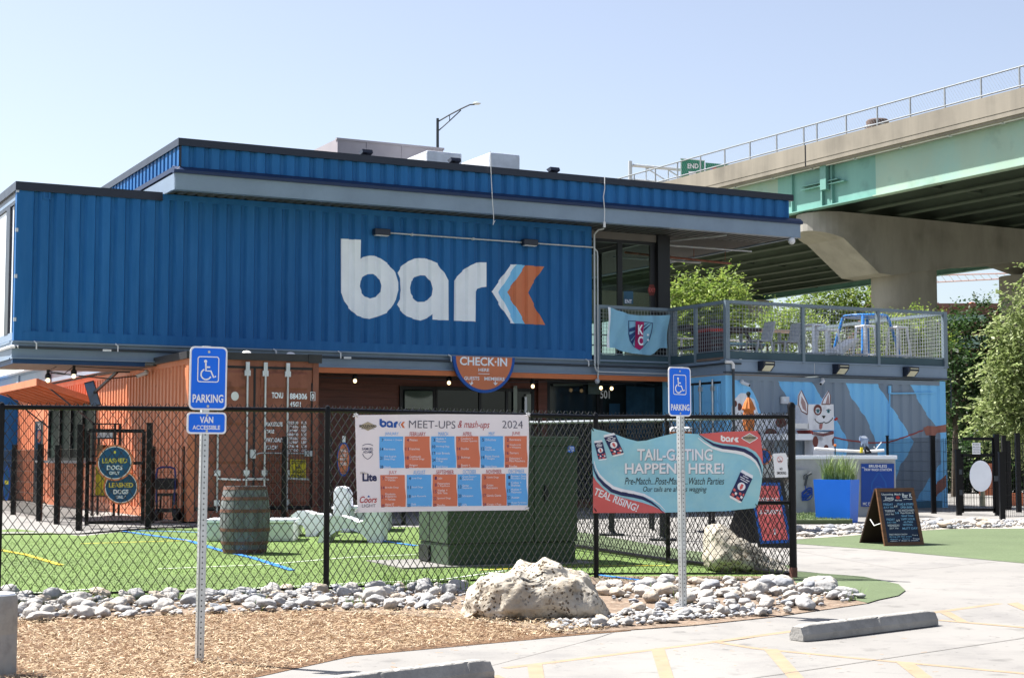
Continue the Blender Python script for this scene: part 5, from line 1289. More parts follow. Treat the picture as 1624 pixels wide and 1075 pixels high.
b = MB(); p1.text(b, 'MEET-UPS', 648, 667, 722, 679, 0, .003, -.004); p1.text(b, '2024', 797, 667, 829, 679, 0, .003, -.006); p1.text(b, '& mash-ups', 726, 667, 777, 682, 1, .003, .0, .35); b.build('headline', [m_inkg, m_inkr], bn)
cal = [('JANUARY', 'b', (7, 14, 21, 28), ('Anxious + Unique', 'Retrievers', 'Old English/Sheep Dogs', 'Hounds')), ('FEBRUARY', 'o', (4, 11, 18, 25), ('Pitties', 'Frenchies', 'Coonhounds/+ Cattle Dogs', 'Belgian/Malinois')),
       ('MARCH', 'b', (3, 10, 17, 24, 31), ('Huskies +/Malamutes', 'Herding Dogs', 'Irish Breeds', 'Dalmatians/+ Pugs', 'Food Names')), ('APRIL', 'o', (7, 14, 21, 28), ('Cavaliers +/Cocker Spaniels', 'Doodles', 'Bulldogs', 'Boxers +/Boston Terriers')),
       ('MAY', 'b', (5, 12, 19, 26), ('Chihuahuas', 'German/Shepherds', 'Basset Hounds/+ Beagles', 'Human Names')), ('JUNE', 'o', (2, 9, 16, 23, 30), ('Retrievers', 'Greyhounds/+ Whippets', 'Terriers', 'Dobermans +/Mini Pinschers', 'Poodles')),
       ('JULY', 'o', (7, 14, 21, 28), ('Weimaraners/+ Vizslas', 'Brindle Dogs', 'Rhodesian/Ridgebacks/+ Yorkies', 'Heinz 57/(Mixed Breeds)')), ('AUGUST', 'b', (4, 11, 18, 25), ('Jump Dogs', 'Small Dogs', 'Jack Russells', 'Dude/(Something Cool)')),
       ('SEPTEMBER', 'o', (1, 8, 15, 22, 29), ('Labs', 'Pomeranians/+ Papillons', 'Vizslas +/Shih Tzus', 'Spotted Dogs', 'Doodles')), ('OCTOBER', 'b', (6, 13, 20, 27), ('Great Danes +/Dachshunds', 'German/Shepherds', 'Schnauzers', 'GSPs')),
       ('NOVEMBER', 'o', (3, 10, 17, 24), ('Cattle Dogs', 'Golden/Retrievers', 'Gentle Giants', 'Corgis + Pugs')), ('DECEMBER', 'b', (1, 8, 15, 22, 29), ('Bernese + Swiss/Mountain Dogs', 'Collies +/Shelties', 'Huskies +/Malamutes', 'Aussies', 'Great Pyrenees/+ Newfies'))]
X0s = [[602, 640.5, 642, 682, 683.5, 721.5, 723, 760, 761.5, 799, 800.5, 836], [603.5, 643, 645, 684, 685.5, 724, 725, 763, 764.5, 803, 803.5, 836]]
tops = [(692, 742), (753, 803.5)]
m_purple = mat('purple_ink', (.12, .03, .12), .5)
for i, (mo, c_, dd_, ww) in enumerate(cal):
    cells, heads, nums, words = {c_: MB()}, {c_: MB()}, {c_: MB()}, MB()
    r_, k = divmod(i, 6); x0, x1 = X0s[r_][k * 2], X0s[r_][k * 2 + 1]; dy = -(x0 - 602) / 236 * (.8 if r_ == 0 else 2.5); y0, y1 = tops[r_][0] + dy, tops[r_][1] + dy - (x0 - 602) / 236 * .5
    p1.poly(cells[c_], [(x0, y0), (x1 - 1, y0 - .2), (x1 - .8, y0 + 20), (x1 + 1, y0 + 34), (x1 + .6, y1 - .2), (x0 + .8, y1), (x0 + .4, y0 + 34), (x0 - .2, y0 + 20)], 0, .002)
    w_ = len(mo) * 1.55; p1.text(heads[c_], mo, (x0 + x1) / 2 - w_, y0 - 7, (x0 + x1) / 2 + w_, y0 - .6, 0, .003, .0)
    n = len(dd_)
    for j, (d_, t_) in enumerate(zip(dd_, ww)):
        yy = y0 + 3.2 + (y1 - y0 - 7.5) * j / (n - 1) if n > 1 else y0 + 3
        p1.text(nums[c_], str(d_), x0 + (1.4 if d_ > 9 else 3.2), yy, x0 + 6.2, yy + 5, 0, .004, .01)
        ls = t_.split('/')
        for q, l_ in enumerate(ls):
            yl = yy + .6 + (q - (len(ls) - 1) / 2) * 4.2; wl_ = min(len(l_) * 1.75, x1 - x0 - 9); p1.text(words, l_, x0 + 7.6, yl, x0 + 7.6 + wl_, yl + 3.5, 0, .004, .0)
    og = c_ == 'o'
    blk = cells[c_].build('month_block', m_ban_o if og else m_ban_b, bn); heads[c_].build('month_name', m_inkr if og else m_ban_b, bn)
    nums[c_].build('dates', m_purple if og else m_ink, blk); words.build('entries', m_signwhite, blk)
SM = [m_ink, m_inkr, m_gold, m_inkg, m_logob, m_frame]
b = MB()
p1.line(b, [(574.5, 706.5), (579, 704.5), (583.5, 703.8), (588, 704.5), (592, 706.5)], .006, 0, .003); p1.text(b, 'SAMUEL', 574, 709.5, 592.5, 713.5, 0, .003, .01); p1.text(b, 'ADAMS', 576, 714.5, 591.5, 718.5, 0, .003, .01); p1.line(b, [(575, 719), (577, 723), (580, 726), (583.5, 728), (587, 726), (590, 723), (592, 719)], .006, 0, .003); b.build('sponsor_mark', SM, bn); b = MB()
p1.text(b, 'Lite', 575, 750, 598, 763, 0, .004, .04); p1.text(b, 'Miller', 571, 748, 584, 752, 2, .004, .0, .3); b.build('sponsor_mark', SM, bn); b = MB()
p1.text(b, 'Coors', 570, 786.5, 598, 797, 1, .003, .015, .3); p1.text(b, 'LIGHT', 573.5, 799, 595.5, 804, 3, .003, .0); p1.poly(b, [(582, 788), (584.5, 785), (587, 788)], 4, .003); b.build('sponsor_mark', SM, bn); b = MB()
p1.poly(b, [(569, 676), (576, 672), (583.5, 668.5), (591, 672), (598, 676), (591, 679), (583.5, 683), (576, 679)], 2, .003); p1.text(b, 'BOULEVARD', 570, 673.3, 597, 677.5, 5, .005, .02); p1.text(b, 'BREWING CO.', 573, 678.2, 594, 680.2, 5, .005, .01)
b.build('sponsor_mark', SM, bn)
b = MB()
for x, y in ((564.5, 659), (837.5, 658), (566, 811), (835.5, 807)):
    a_, c_ = p1.px(x, y); b.tube([p1.at(a_ - .02, c_ + .02, .0), p1.at(a_ + .015, c_ - .015, .012), p1.at(a_ - .0, c_ + .03, .004)], .008, 6); b.tube([p1.at(a_ - .035, c_ - .01, .004), p1.at(a_ + .02, c_ + .015, .01)], .007, 6)
b.build('ties', m_offw, bn)

p2 = Plane((0, 18.2 - .065, 0), (1, 0, 0), (0, -1, 0))
p2.wave = lambda a, b: .016 * math.sin(7.5 * a - 5.5 * b + .8) + .012 * math.sin(4.1 * a + 9 * b) + .007 * math.sin(17 * a + 8 * b)
ZA = lambda P: [(930 + x * 150 / 1075, 665 + y * 150 / 1075) for x, y in P]
ZB = lambda P: [(1080 + x * 150 / 1075, 665 + y * 150 / 1075) for x, y in P]
b2 = thing('teal_banner', 'teal and coral vinyl banner sagging along its top edge near the fence corner post', 'banner', p2.at(*p2.px(1070, 812)))
TOP = ZA([(58, 95), (120, 115), (200, 130), (330, 170), (450, 215), (580, 248), (680, 238), (800, 205), (900, 180), (1010, 155)]) + ZB([(60, 158), (205, 165), (500, 140), (880, 128)])
RIGHT = ZB([(905, 200), (925, 400), (932, 560), (915, 720), (890, 880), (870, 970), (840, 1005)])
BOT = ZB([(500, 1040), (30, 1052)]) + ZA([(800, 1058), (400, 1062), (75, 1062)])
LEFT = ZA([(75, 640), (60, 300)])
b = MB(); p2.slab(b, TOP + RIGHT + BOT + LEFT, .004); b.build('sheet', m_teal, b2)
CR1 = ZA([(75, 640), (110, 700), (180, 775), (260, 840), (400, 885), (520, 915), (640, 945), (760, 985), (870, 1040), (895, 1060), (75, 1062)])
b = MB(); p2.poly(b, CR1, 0, .002); b.build('coral_corner', m_coral, b2)
CR2 = ZB([(205, 165), (500, 140), (880, 128), (905, 200), (925, 400), (930, 520), (900, 440), (850, 370), (760, 315), (640, 290), (470, 272), (380, 250), (270, 205)])
b = MB(); p2.poly(b, CR2, 0, .002); b.build('coral_corner', m_coral, b2)
def swoosh(mid, w0, zz, k, off):
    b = MB(); q = [V((*p2.px(*p), 0)) for p in zz(mid)]; n = len(q); L_ = []; R_ = []
    for i, p in enumerate(q):
        d_ = (q[min(i + 1, n - 1)] - q[max(i - 1, 0)]).normalized(); nn = V((-d_.y, d_.x, 0)); w_ = w0 * math.sin(math.pi * min(.97, max(.06, i / (n - 1)))) / 2; L_.append(p + nn * w_); R_.append(p - nn * w_)
    for i in range(n - 1): b.add([p2.at(p.x, p.y, off) for p in (L_[i], L_[i + 1], R_[i + 1], R_[i])], [(0, 1, 2, 3)])
    return b
S1 = [(72, 480), (90, 560), (130, 640), (200, 715), (290, 785), (400, 820), (520, 840), (640, 870), (740, 920), (820, 980), (885, 1050)]
swoosh([(x, y + 22) for x, y in S1], .044, ZA, 0, .004).build('navy_swoosh', m_ink, b2)
swoosh([(x + 14, y - 12) for x, y in S1], .036, ZA, 0, .004).build('white_swoosh', m_signwhite, b2)
S2 = [(205, 172), (270, 225), (370, 285), (480, 315), (620, 330), (720, 352), (800, 395), (860, 450), (900, 530), (922, 620)]
swoosh(S2, .044, ZB, 0, .004).build('navy_swoosh', m_ink, b2)
swoosh([(x - 10, y + 36) for x, y in S2], .036, ZB, 0, .004).build('white_swoosh', m_signwhite, b2)
b = MB()
for tx, x0, y0, x1, y1 in (('TAIL-GATING', 1010.5, 711.5, 1130, 730), ('HAPPENS HERE!', 991, 734, 1148, 751)):
    p2.text(b, tx, x0 + .8, y0 + .9, x1 + .8, y1 + .9, 1, .004, .025); p2.text(b, tx, x0, y0, x1, y1, 0, .006, .02)
b.build('white_lettering', [m_signwhite, m_txtshadow], b2); b = MB()
p2.text(b, 'TEAL RISING!', 940, 786, 1014, 798, 0, .005, .02, rot=R(-22))
b.build('white_lettering', [m_signwhite, m_txtshadow], b2)
b = MB(); p2.text(b, 'Pre-Match...Post-Match...Watch Parties', 991, 757, 1148.5, 768, 0, .004, .0, .3); p2.text(b, 'Our tails are always wagging', 1020, 771, 1121, 782, 0, .004, .0, .3); b.build('script_lettering', m_frame, b2)
b = MB(); minilogo(p2, 1143, 690, 1172, 701, (0, 0, 0), .004, b); b.build('logo', m_signwhite, b2); b = MB()
C_ = ZB([(780, 210)])[0]; p2.poly(b, [(C_[0] + a, C_[1] + e_) for a, e_ in ((-13.5, 0), (-9, -3), (-6, -4.5), (0, -8), (6, -4.5), (9, -3), (13.5, 0), (9, 3.5), (6, 5), (0, 8.5), (-6, 5), (-9, 3.5))], 0, .004)
p2.poly(b, [(C_[0] + a * .85, C_[1] + e_ * .85) for a, e_ in ((-13.5, 0), (-9, -3), (-6, -4.5), (0, -8), (6, -4.5), (9, -3), (13.5, 0), (9, 3.5), (6, 5), (0, 8.5), (-6, 5), (-9, 3.5))], 1, .005)
p2.text(b, 'BOULEVARD', C_[0] - 10.5, C_[1] - 2, C_[0] + 10.5, C_[1] + 1.6, 2, .007, .02); b.build('sponsor_mark', [m_signwhite, m_gold, m_frame], b2)
def can(zz, corners, nm):
    b = MB(); q = zz(corners); tl, tr, br, bl_ = q
    L2 = lambda u_, v_: (tl[0] + (tr[0] - tl[0]) * u_ + (bl_[0] - tl[0]) * v_, tl[1] + (tr[1] - tl[1]) * u_ + (bl_[1] - tl[1]) * v_)
    p2.poly(b, [L2(.05, 0), L2(.95, 0), L2(1, .1), L2(1, .95), L2(.9, 1), L2(.1, 1), L2(0, .95), L2(0, .1)], 0, .004)
    p2.poly(b, [L2(0, .10), L2(1, .10), L2(1, .93), L2(0, .93)], 1, .005)
    c_ = L2(.5, .50); rr = ((tr[0] - tl[0]) ** 2 + (tr[1] - tl[1]) ** 2) ** .5 * .30
    p2.poly(b, arc(*c_, rr, rr, 0, 360, 18), 0, .006); p2.poly(b, [L2(.42, .42), L2(.60, .42), L2(.62, .55), L2(.51, .62), L2(.40, .55)], 2, .007)
    for u_, v_, w_, k in ((.05, .66, .2, 2), (.28, .74, .16, 0), (.55, .68, .2, 2), (.76, .76, .18, 0), (.1, .82, .24, 2), (.5, .84, .3, 2), (.85, .66, .1, 2)): p2.poly(b, [L2(u_, v_), L2(u_ + w_, v_ + .02), L2(u_ + w_ * .8, v_ + .10), L2(u_ - .02, v_ + .07)], k, .007)
    for v_, u0 in ((.16, .28), (.235, .12), (.30, .2)): p2.line(b, [L2(u0, v_), L2(1 - u0, v_)], .008, 0, .007)
    b.build(nm, [m_signwhite, m_ink, m_coral], b2)
can(ZA, [(190, 175), (330, 150), (455, 355), (310, 425)], 'can_picture') if False else None
can(ZA, [(188, 180), (318, 150), (415, 350), (300, 425)], 'can_picture'); can(ZA, [(85, 245), (180, 232), (222, 440), (140, 468)], 'can_picture'); can(ZB, [(690, 565), (825, 640), (690, 975), (540, 880)], 'can_picture')
b = MB()
for x, y in (ZA([(62, 100), (95, 1015)]) + ZB([(880, 145), (858, 975)])):
    a_, c_ = p2.px(x, y); b.tube([p2.at(a_ - .02, c_ + .03, -.01), p2.at(a_ + .02, c_ - .03, .012)], .006, 6)
b.build('ties', m_frame, b2)

p2.wave = None
# no smoking notice on the corner panel
ns = thing('no_smoking_sign', 'small white no smoking sign on the fence beside the corner post', 'sign', p2.at(*p2.px(1238, 757)))
b = MB(); p2.slab(b, [(1226, 719), (1246, 718), (1248, 723), (1250, 756), (1229, 757)], .004); b.build('plate', m_signwhite, ns)
b = MB(); p2.shape(b, [arc(1237, 728.5, 4.6, 5.2, 0, 360, 20), arc(1237, 728.5, 4.0, 4.6, 0, 360, 20)], 0, .003); p2.line(b, [(1234, 731.5), (1240, 731.3)], .009, 1, .003); p2.line(b, [(1234, 725), (1240, 732)], .005, 0, .004); b.build('symbol', [m_coral, m_frame], ns)
b = MB(); p2.text(b, 'NO', 1236.5, 741, 1241, 745.3, 0, .003, .02); p2.text(b, 'SMOKING', 1232, 747.5, 1246.8, 752, 0, .003, .02); b.build('lettering', m_frame, ns)
# ================================================================ things in the yard
# transformer cabinet
tA, tB, tC = gp(711, 899), gp(913, 893), gp(665, 885)
ex = (tB - tA); ex.z = 0; W_ = ex.length; ex.normalize(); ey = V((-ex.y, ex.x, 0)); dep = 1.05
TFm = Matrix(((ex.x, ey.x, 0, tA.x), (ex.y, ey.y, 0, tA.y), (0, 0, 1, 0), (0, 0, 0, 1)))
zt_ = dp(913, 692.5, tB.y).z; g0 = .15
tr = thing('transformer_cabinet', 'big dark green steel transformer cabinet on a concrete pad behind the calendar banner', 'transformer', (W_ / 2, 0, g0), TFm)
zs = dp(711, 862, tA.y).z
b = MB(TFm); b.box(0, 0, g0, W_, dep, zs - .006); b.build('base_skirt', m_green, tr, bevel=.01)
b = MB(TFm); b.box(-.02, -.02, zs, W_ * .66, dep, zt_ - .12); b.box(W_ * .66 + .008, -.02, zs, W_ + .02, dep, zt_ - .12); b.build('cabinet_door', m_green, tr, bevel=.012)
for hx in (.30, W_ * .66 + .14):
    b = MB(TFm); b.box(hx, -.055, .92, hx + .035, -.021, 1.12); b.box(hx - .02, -.03, .98, hx + .055, -.021, 1.06); b.build('latch', m_frame, tr)
b = MB(TFm); b.box(W_ * .66 - .30, -.0235, 1.0, W_ * .66 - .08, -.0205, 1.14); b.build('data_label', m_offw, tr)
b = MB(TFm); b.box(-.03, -.035, zt_ - .116, W_ + .035, dep + .02, zt_ - .0); b.build('lid', m_green, tr, bevel=.012)
b = MB(TFm); b.box(-.03, dep * .62, g0 + .02, -.002, dep * .98, zs - .05); b.build('side_duct', m_frame, tr)
b = MB(TFm); b.box(-.026, dep * .60, zs, -.021, dep * .61, zt_ - .13); b.build('door_seam', m_frame, tr)
pT = Plane(TFm @ V((0, -.024, 0)), ex, -ey)
b = MB(); pT.slab(b, [(900.5, 707), (911, 707), (912, 715), (906, 718), (900.5, 716)], .003); pT.text(b, 'NON', 902, 708, 910, 711.5, 1, .003, .02); pT.text(b, 'PCB', 902, 712.3, 910, 715.5, 1, .003, .02); b.build('sticker', [m_signblue, m_signwhite], tr, label='blue sticker with white letters')
b = MB(TFm); b.box(-.0235, dep * .22, .82, -.0205, dep * .4, 1.06); b.build('warning_label', m_signwhite, tr, label='small white label')
b = MB(TFm); b.box(-.0245, dep * .27, .9, -.0238, dep * .35, 1.0); b.build('warning_figure', m_inkr, tr)
pad = MB(TFm); pad.box(-.62, -.14, .05, W_ + .22, dep + .35, g0 - .0); o = pad.build('concrete_pad', m_concrete); o['label'] = 'flat concrete pad under the green transformer cabinet'; o['category'] = 'concrete pad'

# barrel
bb_ = gp(388, 877); rb = 39.2 / FPX * bb_.y; hb = .93
br = thing('wooden_barrel', 'weathered grey wooden barrel with rusty hoops standing on the turf', 'barrel', bb_)
prof = lambda z: rb * (.84 + .16 * (1 - ((z / hb - .5) * 2) ** 2))
b = MB(); n = 30; ns_ = 16
for k in range(n):
    a0, a1 = 2 * math.pi * (k + .03) / n, 2 * math.pi * (k + .97) / n; dr = random.uniform(-.004, .004)
    for i in range(ns_):
        z0, z1 = hb * i / ns_, hb * (i + 1) / ns_
        b.add([(bb_.x + (prof(z) + dr) * math.cos(a), bb_.y + (prof(z) + dr) * math.sin(a), bb_.z + z) for z, a in ((z0, a0), (z0, a1), (z1, a1), (z1, a0))], [(0, 1, 2, 3)])
b.lathe([(rb * .8, .05), (prof(.45) - .02, .45), (rb * .8, hb - .03)], bb_, 24, cap=True); b.build('staves', m_barrel[0], br, fixn=False)
for z in (.02, .13, .31, hb - .36, hb - .19, hb - .05):
    b = MB(); h_ = .045; b.lathe([(prof(z) + .006, z), (prof(z + h_) + .006, z + h_)], bb_, 36, cap=False); b.lathe([(prof(z) + .0, z), (prof(z) + .006, z)], bb_, 36, cap=False); b.build('hoop', m_barrel[1], br)
b = MB(); b.lathe([(rb * .83, hb - .02), (rb * .83, hb - .015)], bb_, 30); b.build('head', mat('pale_barrel_head', (.5, .47, .42), .8, var=.2), br)

# white play pieces
def play(lab, pts, dist, thick, nm='play_arch'):
    r_ = thing(nm, lab, 'play arch', dp(pts[-1][0], max(p[1] for p in pts), dist), None, 'white moulded play pieces on the turf')
    q = [dp(x, y, dist) for x, y in pts]
    zmin = min(p.z for p in q); gg = gz(dist); q = [V((p.x, p.y, p.z + (gg - zmin))) for p in q]
    b = MB(); b.prism(q, V((thick * .10, thick, 0))); b.build('moulded_body', m_plastic, r_, bevel=.025)
    return r_
A_ = lambda P: [(440 + x * 240 / 1624, 780 + y * 120 / 812) for x, y in P]
play('white moulded arch with a tall flat end, nearest of the play pieces', A_([(440, 535), (455, 440), (500, 350), (560, 280), (640, 255), (720, 270), (800, 300), (870, 325), (930, 300), (960, 235), (980, 190), (1110, 195), (1115, 535), (985, 540), (960, 500), (900, 440), (800, 400), (720, 398), (640, 410), (580, 450), (540, 500), (525, 538)]), 24.4, .55)
play('white low humped play arch behind the tall ended one', A_([(100, 320), (150, 245), (220, 205), (300, 208), (380, 235), (450, 240), (500, 235), (520, 260), (520, 340), (450, 400), (400, 470), (345, 470), (320, 400), (280, 360), (210, 355), (150, 365), (110, 360)][:0] + [(95, 470), (98, 320), (150, 245), (220, 205), (300, 208), (380, 235), (500, 235), (525, 260), (500, 380), (430, 440), (400, 475), (305, 475), (300, 400), (270, 350), (220, 345), (190, 400), (185, 470)]), 25.6, .5)
play('white upright rounded play piece standing behind the arches', A_([(590, 480), (600, 160), (600, 40), (630, -10), (680, -20), (730, 0), (760, 50), (768, 155), (770, 480)]), 26.4, .35)
sb_ = thing('grey_seat', 'grey seat with a white rim in the shade between the play arches and the banner', 'seat', dp(570, 830, 26.8))
P0, P1 = dp(528, 850, 26.6), dp(583, 803, 26.6)
b = MB(); b.box(P0.x, 26.6, gz(26.6), P1.x + .35, 27.3, P1.z - .04); b.build('body', MATS['light_grey_metal'], sb_, bevel=.03)
b = MB(); b.box(P0.x - .02, 26.56, P1.z - .04, P1.x + .37, 27.34, P1.z); b.build('rim', m_white, sb_, bevel=.01)
wb = thing('white_bench', 'long translucent white plastic bench behind the barrel', 'bench', dp(395, 858, 24.6))
P0, P1 = dp(326, 858, 24.6), dp(466, 826, 24.6)
b = MB(); b.box(P0.x, 24.6, gz(24.6), P1.x, 25.2, P1.z - .03); b.build('body', mat('milky_plastic', (.62, .66, .60), .5, var=.04), wb, bevel=.05)
b = MB(); b.box(P0.x - .015, 24.58, P1.z - .03, P1.x + .015, 25.22, P1.z + .03); b.build('seat', m_white, wb, bevel=.025)

# stanchions and the red board behind the fence
for i, (x, y, lab) in enumerate(((970, 848, 'left black stanchion with a square foot on the concrete behind the banner'), (1051, 856, 'right black stanchion with a square foot beside the back fence'))):
    p = gp(x, y); r_ = thing('stanchion', lab, 'stanchion', p, None, 'black stanchions'); b = MB(); b.box(p.x - .20, p.y - .2, p.z, p.x + .20, p.y + .2, p.z + .02); b.lathe([(.10, .02), (.05, .06), (.04, .1)], p, 14); b.build('base', m_frame, r_)
    b = MB(); b.box(p.x - .045, p.y - .045, p.z + .06, p.x + .045, p.y + .045, p.z + 1.05); b.build('pole', m_frame, r_)
rp = thing('entry_board', 'black standing board with a coral red face and blue border inside the fence', 'sign board', gp(1215, 868))
yb = gp(1215, 868).y; n_ = V((-.25, -1, .16)).normalized(); ax = V((1, -.25, 0)).normalized()
upv = n_.cross(ax); upv = upv if upv.z > 0 else -upv
pb_ = Plane(dp(1215, 868, yb), ax, n_, upv)
b = MB(); pb_.slab(b, [(1185, 760), (1242, 760), (1262, 868), (1202, 870)], .04); b.build('front_panel', m_frame, rp)
b = MB(); pb_.poly(b, [(1188, 765), (1237, 765), (1255, 860), (1206, 862)], 0, .003); b.build('blue_border', m_logob, rp)
b = MB(); pb_.poly(b, [(1192, 770), (1233, 770), (1250, 855), (1210, 857)], 0, .005); b.build('coral_face', m_coral, rp)
b = MB(); pb_.text(b, 'EVERYDAY', 1203, 789, 1236, 797, 0, .008, .02); pb_.text(b, '$ GUESTS', 1205, 808, 1239, 816, 0, .008, .02); pb_.text(b, '$', 1227, 838, 1231, 848, 0, .008, .02); b.build('lettering', m_signwhite, rp)
b = MB(); q = [dp(x, y, yb + .9) for x, y in ((1150, 858), (1205, 868), (1190, 762), (1182, 762))]; b.prism(q, (0, .04, 0)); b.build('back_panel', m_frame, rp)
ob = thing('black_bowl', 'wide black bowl shaped fire pit behind the red board', 'fire pit', dp(1215, 770, 26.5))
P = dp(1214, 757, 26.5); b = MB(); b.lathe([(.10, -.25), (.30, -.16), (.42, -.02), (.43, 0), (.38, -.02), (.1, -.18)], P, 20, cap=False); b.build('bowl', m_frame, ob)
b = MB(); b.lathe([(.25, gz(26.5) - P.z), (.08, -.22)], P, 12); b.build('base', m_frame, ob)
rs_ = thing('round_blue_sign', 'round blue and orange sign half hidden behind the no smoking sign', 'sign', dp(1212, 745, 27.5))
pz = Plane(dp(1212, 722, 27.5), (1, 0, 0), (0, -1, 0)); b = MB(); pz.slab(b, arc(1211, 724, 13, 13, 0, 360, 24), .02); b.build('disc', m_orangep, rs_)
b = MB(); pz.poly(b, arc(1211, 724, 10.5, 10.5, 0, 360, 24), 0, .003); b.build('face', m_logob, rs_)
um = thing('closed_umbrella', 'closed orange patio umbrella in front of the painted dog tail', 'umbrella', dp(1187, 820, 30.5))
P = dp(1187, 626, 30.5); k_ = 30.5 / FPX; zb_ = gz(30.5)
b = MB(); n = 20; prof_ = [(2, 4), (6, 12), (9.5, 22), (9.0, 24), (7, 24.5), (8.5, 40), (7, 55), (4, 62)]; vs = []; fs = []
for j, (r_, h_) in enumerate(prof_):
    for k in range(n): rr_ = r_ * k_ * (1 + .16 * (k % 2)); vs.append((P.x + rr_ * math.cos(2 * math.pi * k / n), P.y + rr_ * math.sin(2 * math.pi * k / n), P.z - h_ * k_))
for j in range(len(prof_) - 1):
    for k in range(n): fs.append((j * n + k, j * n + (k + 1) % n, (j + 1) * n + (k + 1) % n, (j + 1) * n + k))
b.add(vs, fs); b.build('canopy', m_canvas, um)
b = MB(); b.tube([(P.x, P.y, zb_), (P.x, P.y, P.z)], .025, 8); b.sphere((P.x, P.y, P.z + .02), .045, 8); b.build('pole', m_frame, um)
for x, lab, mm in ((1072, 'small orange and white cooler seen over the teal banner left of the post', m_canvas), (1088, 'small orange and white cooler seen over the teal banner right of the post', m_canvas)):
    P = dp(x, 688, 27); r_ = thing('drink_cooler', lab, 'cooler', (P.x, P.y, P.z - .15), None, 'orange drink coolers'); b = MB(); b.lathe([(.09, -.15), (.10, .02), (.10, .04)], P, 14); b.build('tub', mm, r_); b = MB(); b.lathe([(.105, .04), (.105, .10), (.06, .12)], P, 14); b.build('lid', m_white, r_)
tbp = dp(1080, 690, 27); b = MB(); b.box(tbp.x - .6, 27 - .3, tbp.z - .19, tbp.x + .6, 27.3, tbp.z - .152); sv = thing('serving_table', 'dark serving table carrying the orange coolers behind the banner', 'table', (tbp.x, 27, gz(27))); b.build('table_top', m_frame, sv)
for a in (-.5, .5):
    for c_ in (-.24, .24): b = MB(); b.box(tbp.x + a - .025, 27 + c_ - .025, gz(27), tbp.x + a + .025, 27 + c_ + .025, tbp.z - .19); b.build('leg', m_frame, sv)

# wash station wall, planter, chalkboard
wy = 31.0; pw = Plane((0, wy, 0), (1, 0, 0), (0, -1, 0))
ww_ = thing('wash_wall', 'pale concrete wall of the dog wash station with a white top edge', 'wall', (pw.px(1340, 800)[0], wy, .35))
x0 = pw.px(1190, 722)[0]; x1, z1 = pw.px(1420, 722)
b = MB(); b.box(x0, wy, .33, x1, wy + .5, z1 - .07); b.build('wall', mat('wash_concrete', (.40, .405, .40), .8, var=.12, vscale=2, col2=(.33, .34, .335), c2scale=5, bump=.2), ww_)
b = MB(); b.box(x0 - .02, wy - .03, z1 - .07, x1 + .03, wy + .53, z1); b.build('coping', m_white, ww_, bevel=.01)
b = MB(); b.box(pw.px(1261, 800)[0], wy - .1, .36, pw.px(1279, 800)[0], wy - .002, pw.px(1270, 745)[1]); b.build('tap_box', MATS['wash_concrete'], ww_)
sg_ = thing('wash_sign', 'dark blue paw wash station sign on the concrete wall', 'sign', pw.at(*pw.px(1392, 803), .02))
b = MB(); pw.o = V((0, wy - .03, 0)); pw.slab(b, [(1366, 735), (1418, 735), (1418, 803), (1366, 803)], .025); b.build('panel', m_bpanel, sg_)
b = MB(); pw.text(b, 'BRUSHLESS', 1378, 736.6, 1406.5, 741, 0, .004, .012); pw.text(b, 'PAW WASH STATION', 1371, 742.4, 1414, 746.6, 0, .004, .012); pw.text(b, 'MC DER', 1368.5, 796.3, 1386, 800.7, 0, .004, .012); pw.line(b, [(1366.5, 741), (1371.5, 741.4)], .01, 0, .004); b.build('lettering', m_signwhite, sg_)
b = MB(); DRP = [(1394, 748), (1388, 757), (1383, 766), (1382, 774), (1386, 782), (1394, 785), (1402, 782), (1406, 774), (1404, 764), (1399, 756), (1394, 748)]; pw.line(b, DRP, .03, 0, .003); pw.line(b, [(1386, 776), (1391, 771), (1397, 772), (1401, 777)], .025, 0, .003); b.build('drop_emblem', mat('sign_mid_blue', (.008, .085, .36), .4), sg_)
hs = thing('coiled_hose', 'blue coiled hose with a spray handle hanging on the wash wall', 'hose', pw.at(*pw.px(1280, 795), .1))
pw.o = V((0, wy - .12, 0)); b = MB(); pts = []
for i in range(90):
    a = i / 90 * 2 * math.pi * 7; q = pw.px(1280 + 8.5 * math.cos(a * .93 + i * .05), 783 + 6.5 * math.sin(a) + 4 * math.sin(i * .3)); pts.append(pw.at(*q, .03 * math.sin(a)))
b.tube(pts, .011, 6); b.tube([pts[-1], pw.at(*pw.px(1278, 775)), pw.at(*pw.px(1277, 768))], .011, 6); b.build('coil', mat('hose_blue', (.01, .06, .32), .4), hs)
b = MB(); b.tube([pw.at(*pw.px(*p)) for p in ((1277, 770), (1279, 760), (1281, 753), (1287, 750))], .022, 8); b.tube([pw.at(*pw.px(*p)) for p in ((1275, 760), (1275, 754), (1279, 751))], .010, 6); b.build('spray_handle', m_dkpipe, hs)
pB = gp(1349, 829.5); pA = pB + V((-.56, .40, 0)); e1 = (pB - pA); e1.z = 0; L1 = e1.length; e1.normalize(); e2 = V((-e1.y, e1.x, 0)); dpt = .38
zr = dp(1349, 760.5, pB.y).z
pln = thing('blue_planter', 'tapered square bright blue planter with tall ornamental grass', 'planter', pA + e1 * L1 / 2 + e2 * dpt / 2)
b = MB(); pA2 = pA - e1 * .0
def ring(o_, z): return [pA + e1 * (-o_) + e2 * (-o_), pA + e1 * (L1 + o_) + e2 * (-o_), pA + e1 * (L1 + o_) + e2 * (dpt + o_), pA + e1 * (-o_) + e2 * (dpt + o_)]
lo_, hi_ = [V((p.x, p.y, gz(p.y))) for p in ring(-.02, 0)], [V((p.x, p.y, zr)) for p in ring(.01, 0)]
inn = [V((p.x, p.y, zr)) for p in ring(-.05, 0)]; inb = [V((p.x, p.y, zr - .12)) for p in ring(-.05, 0)]
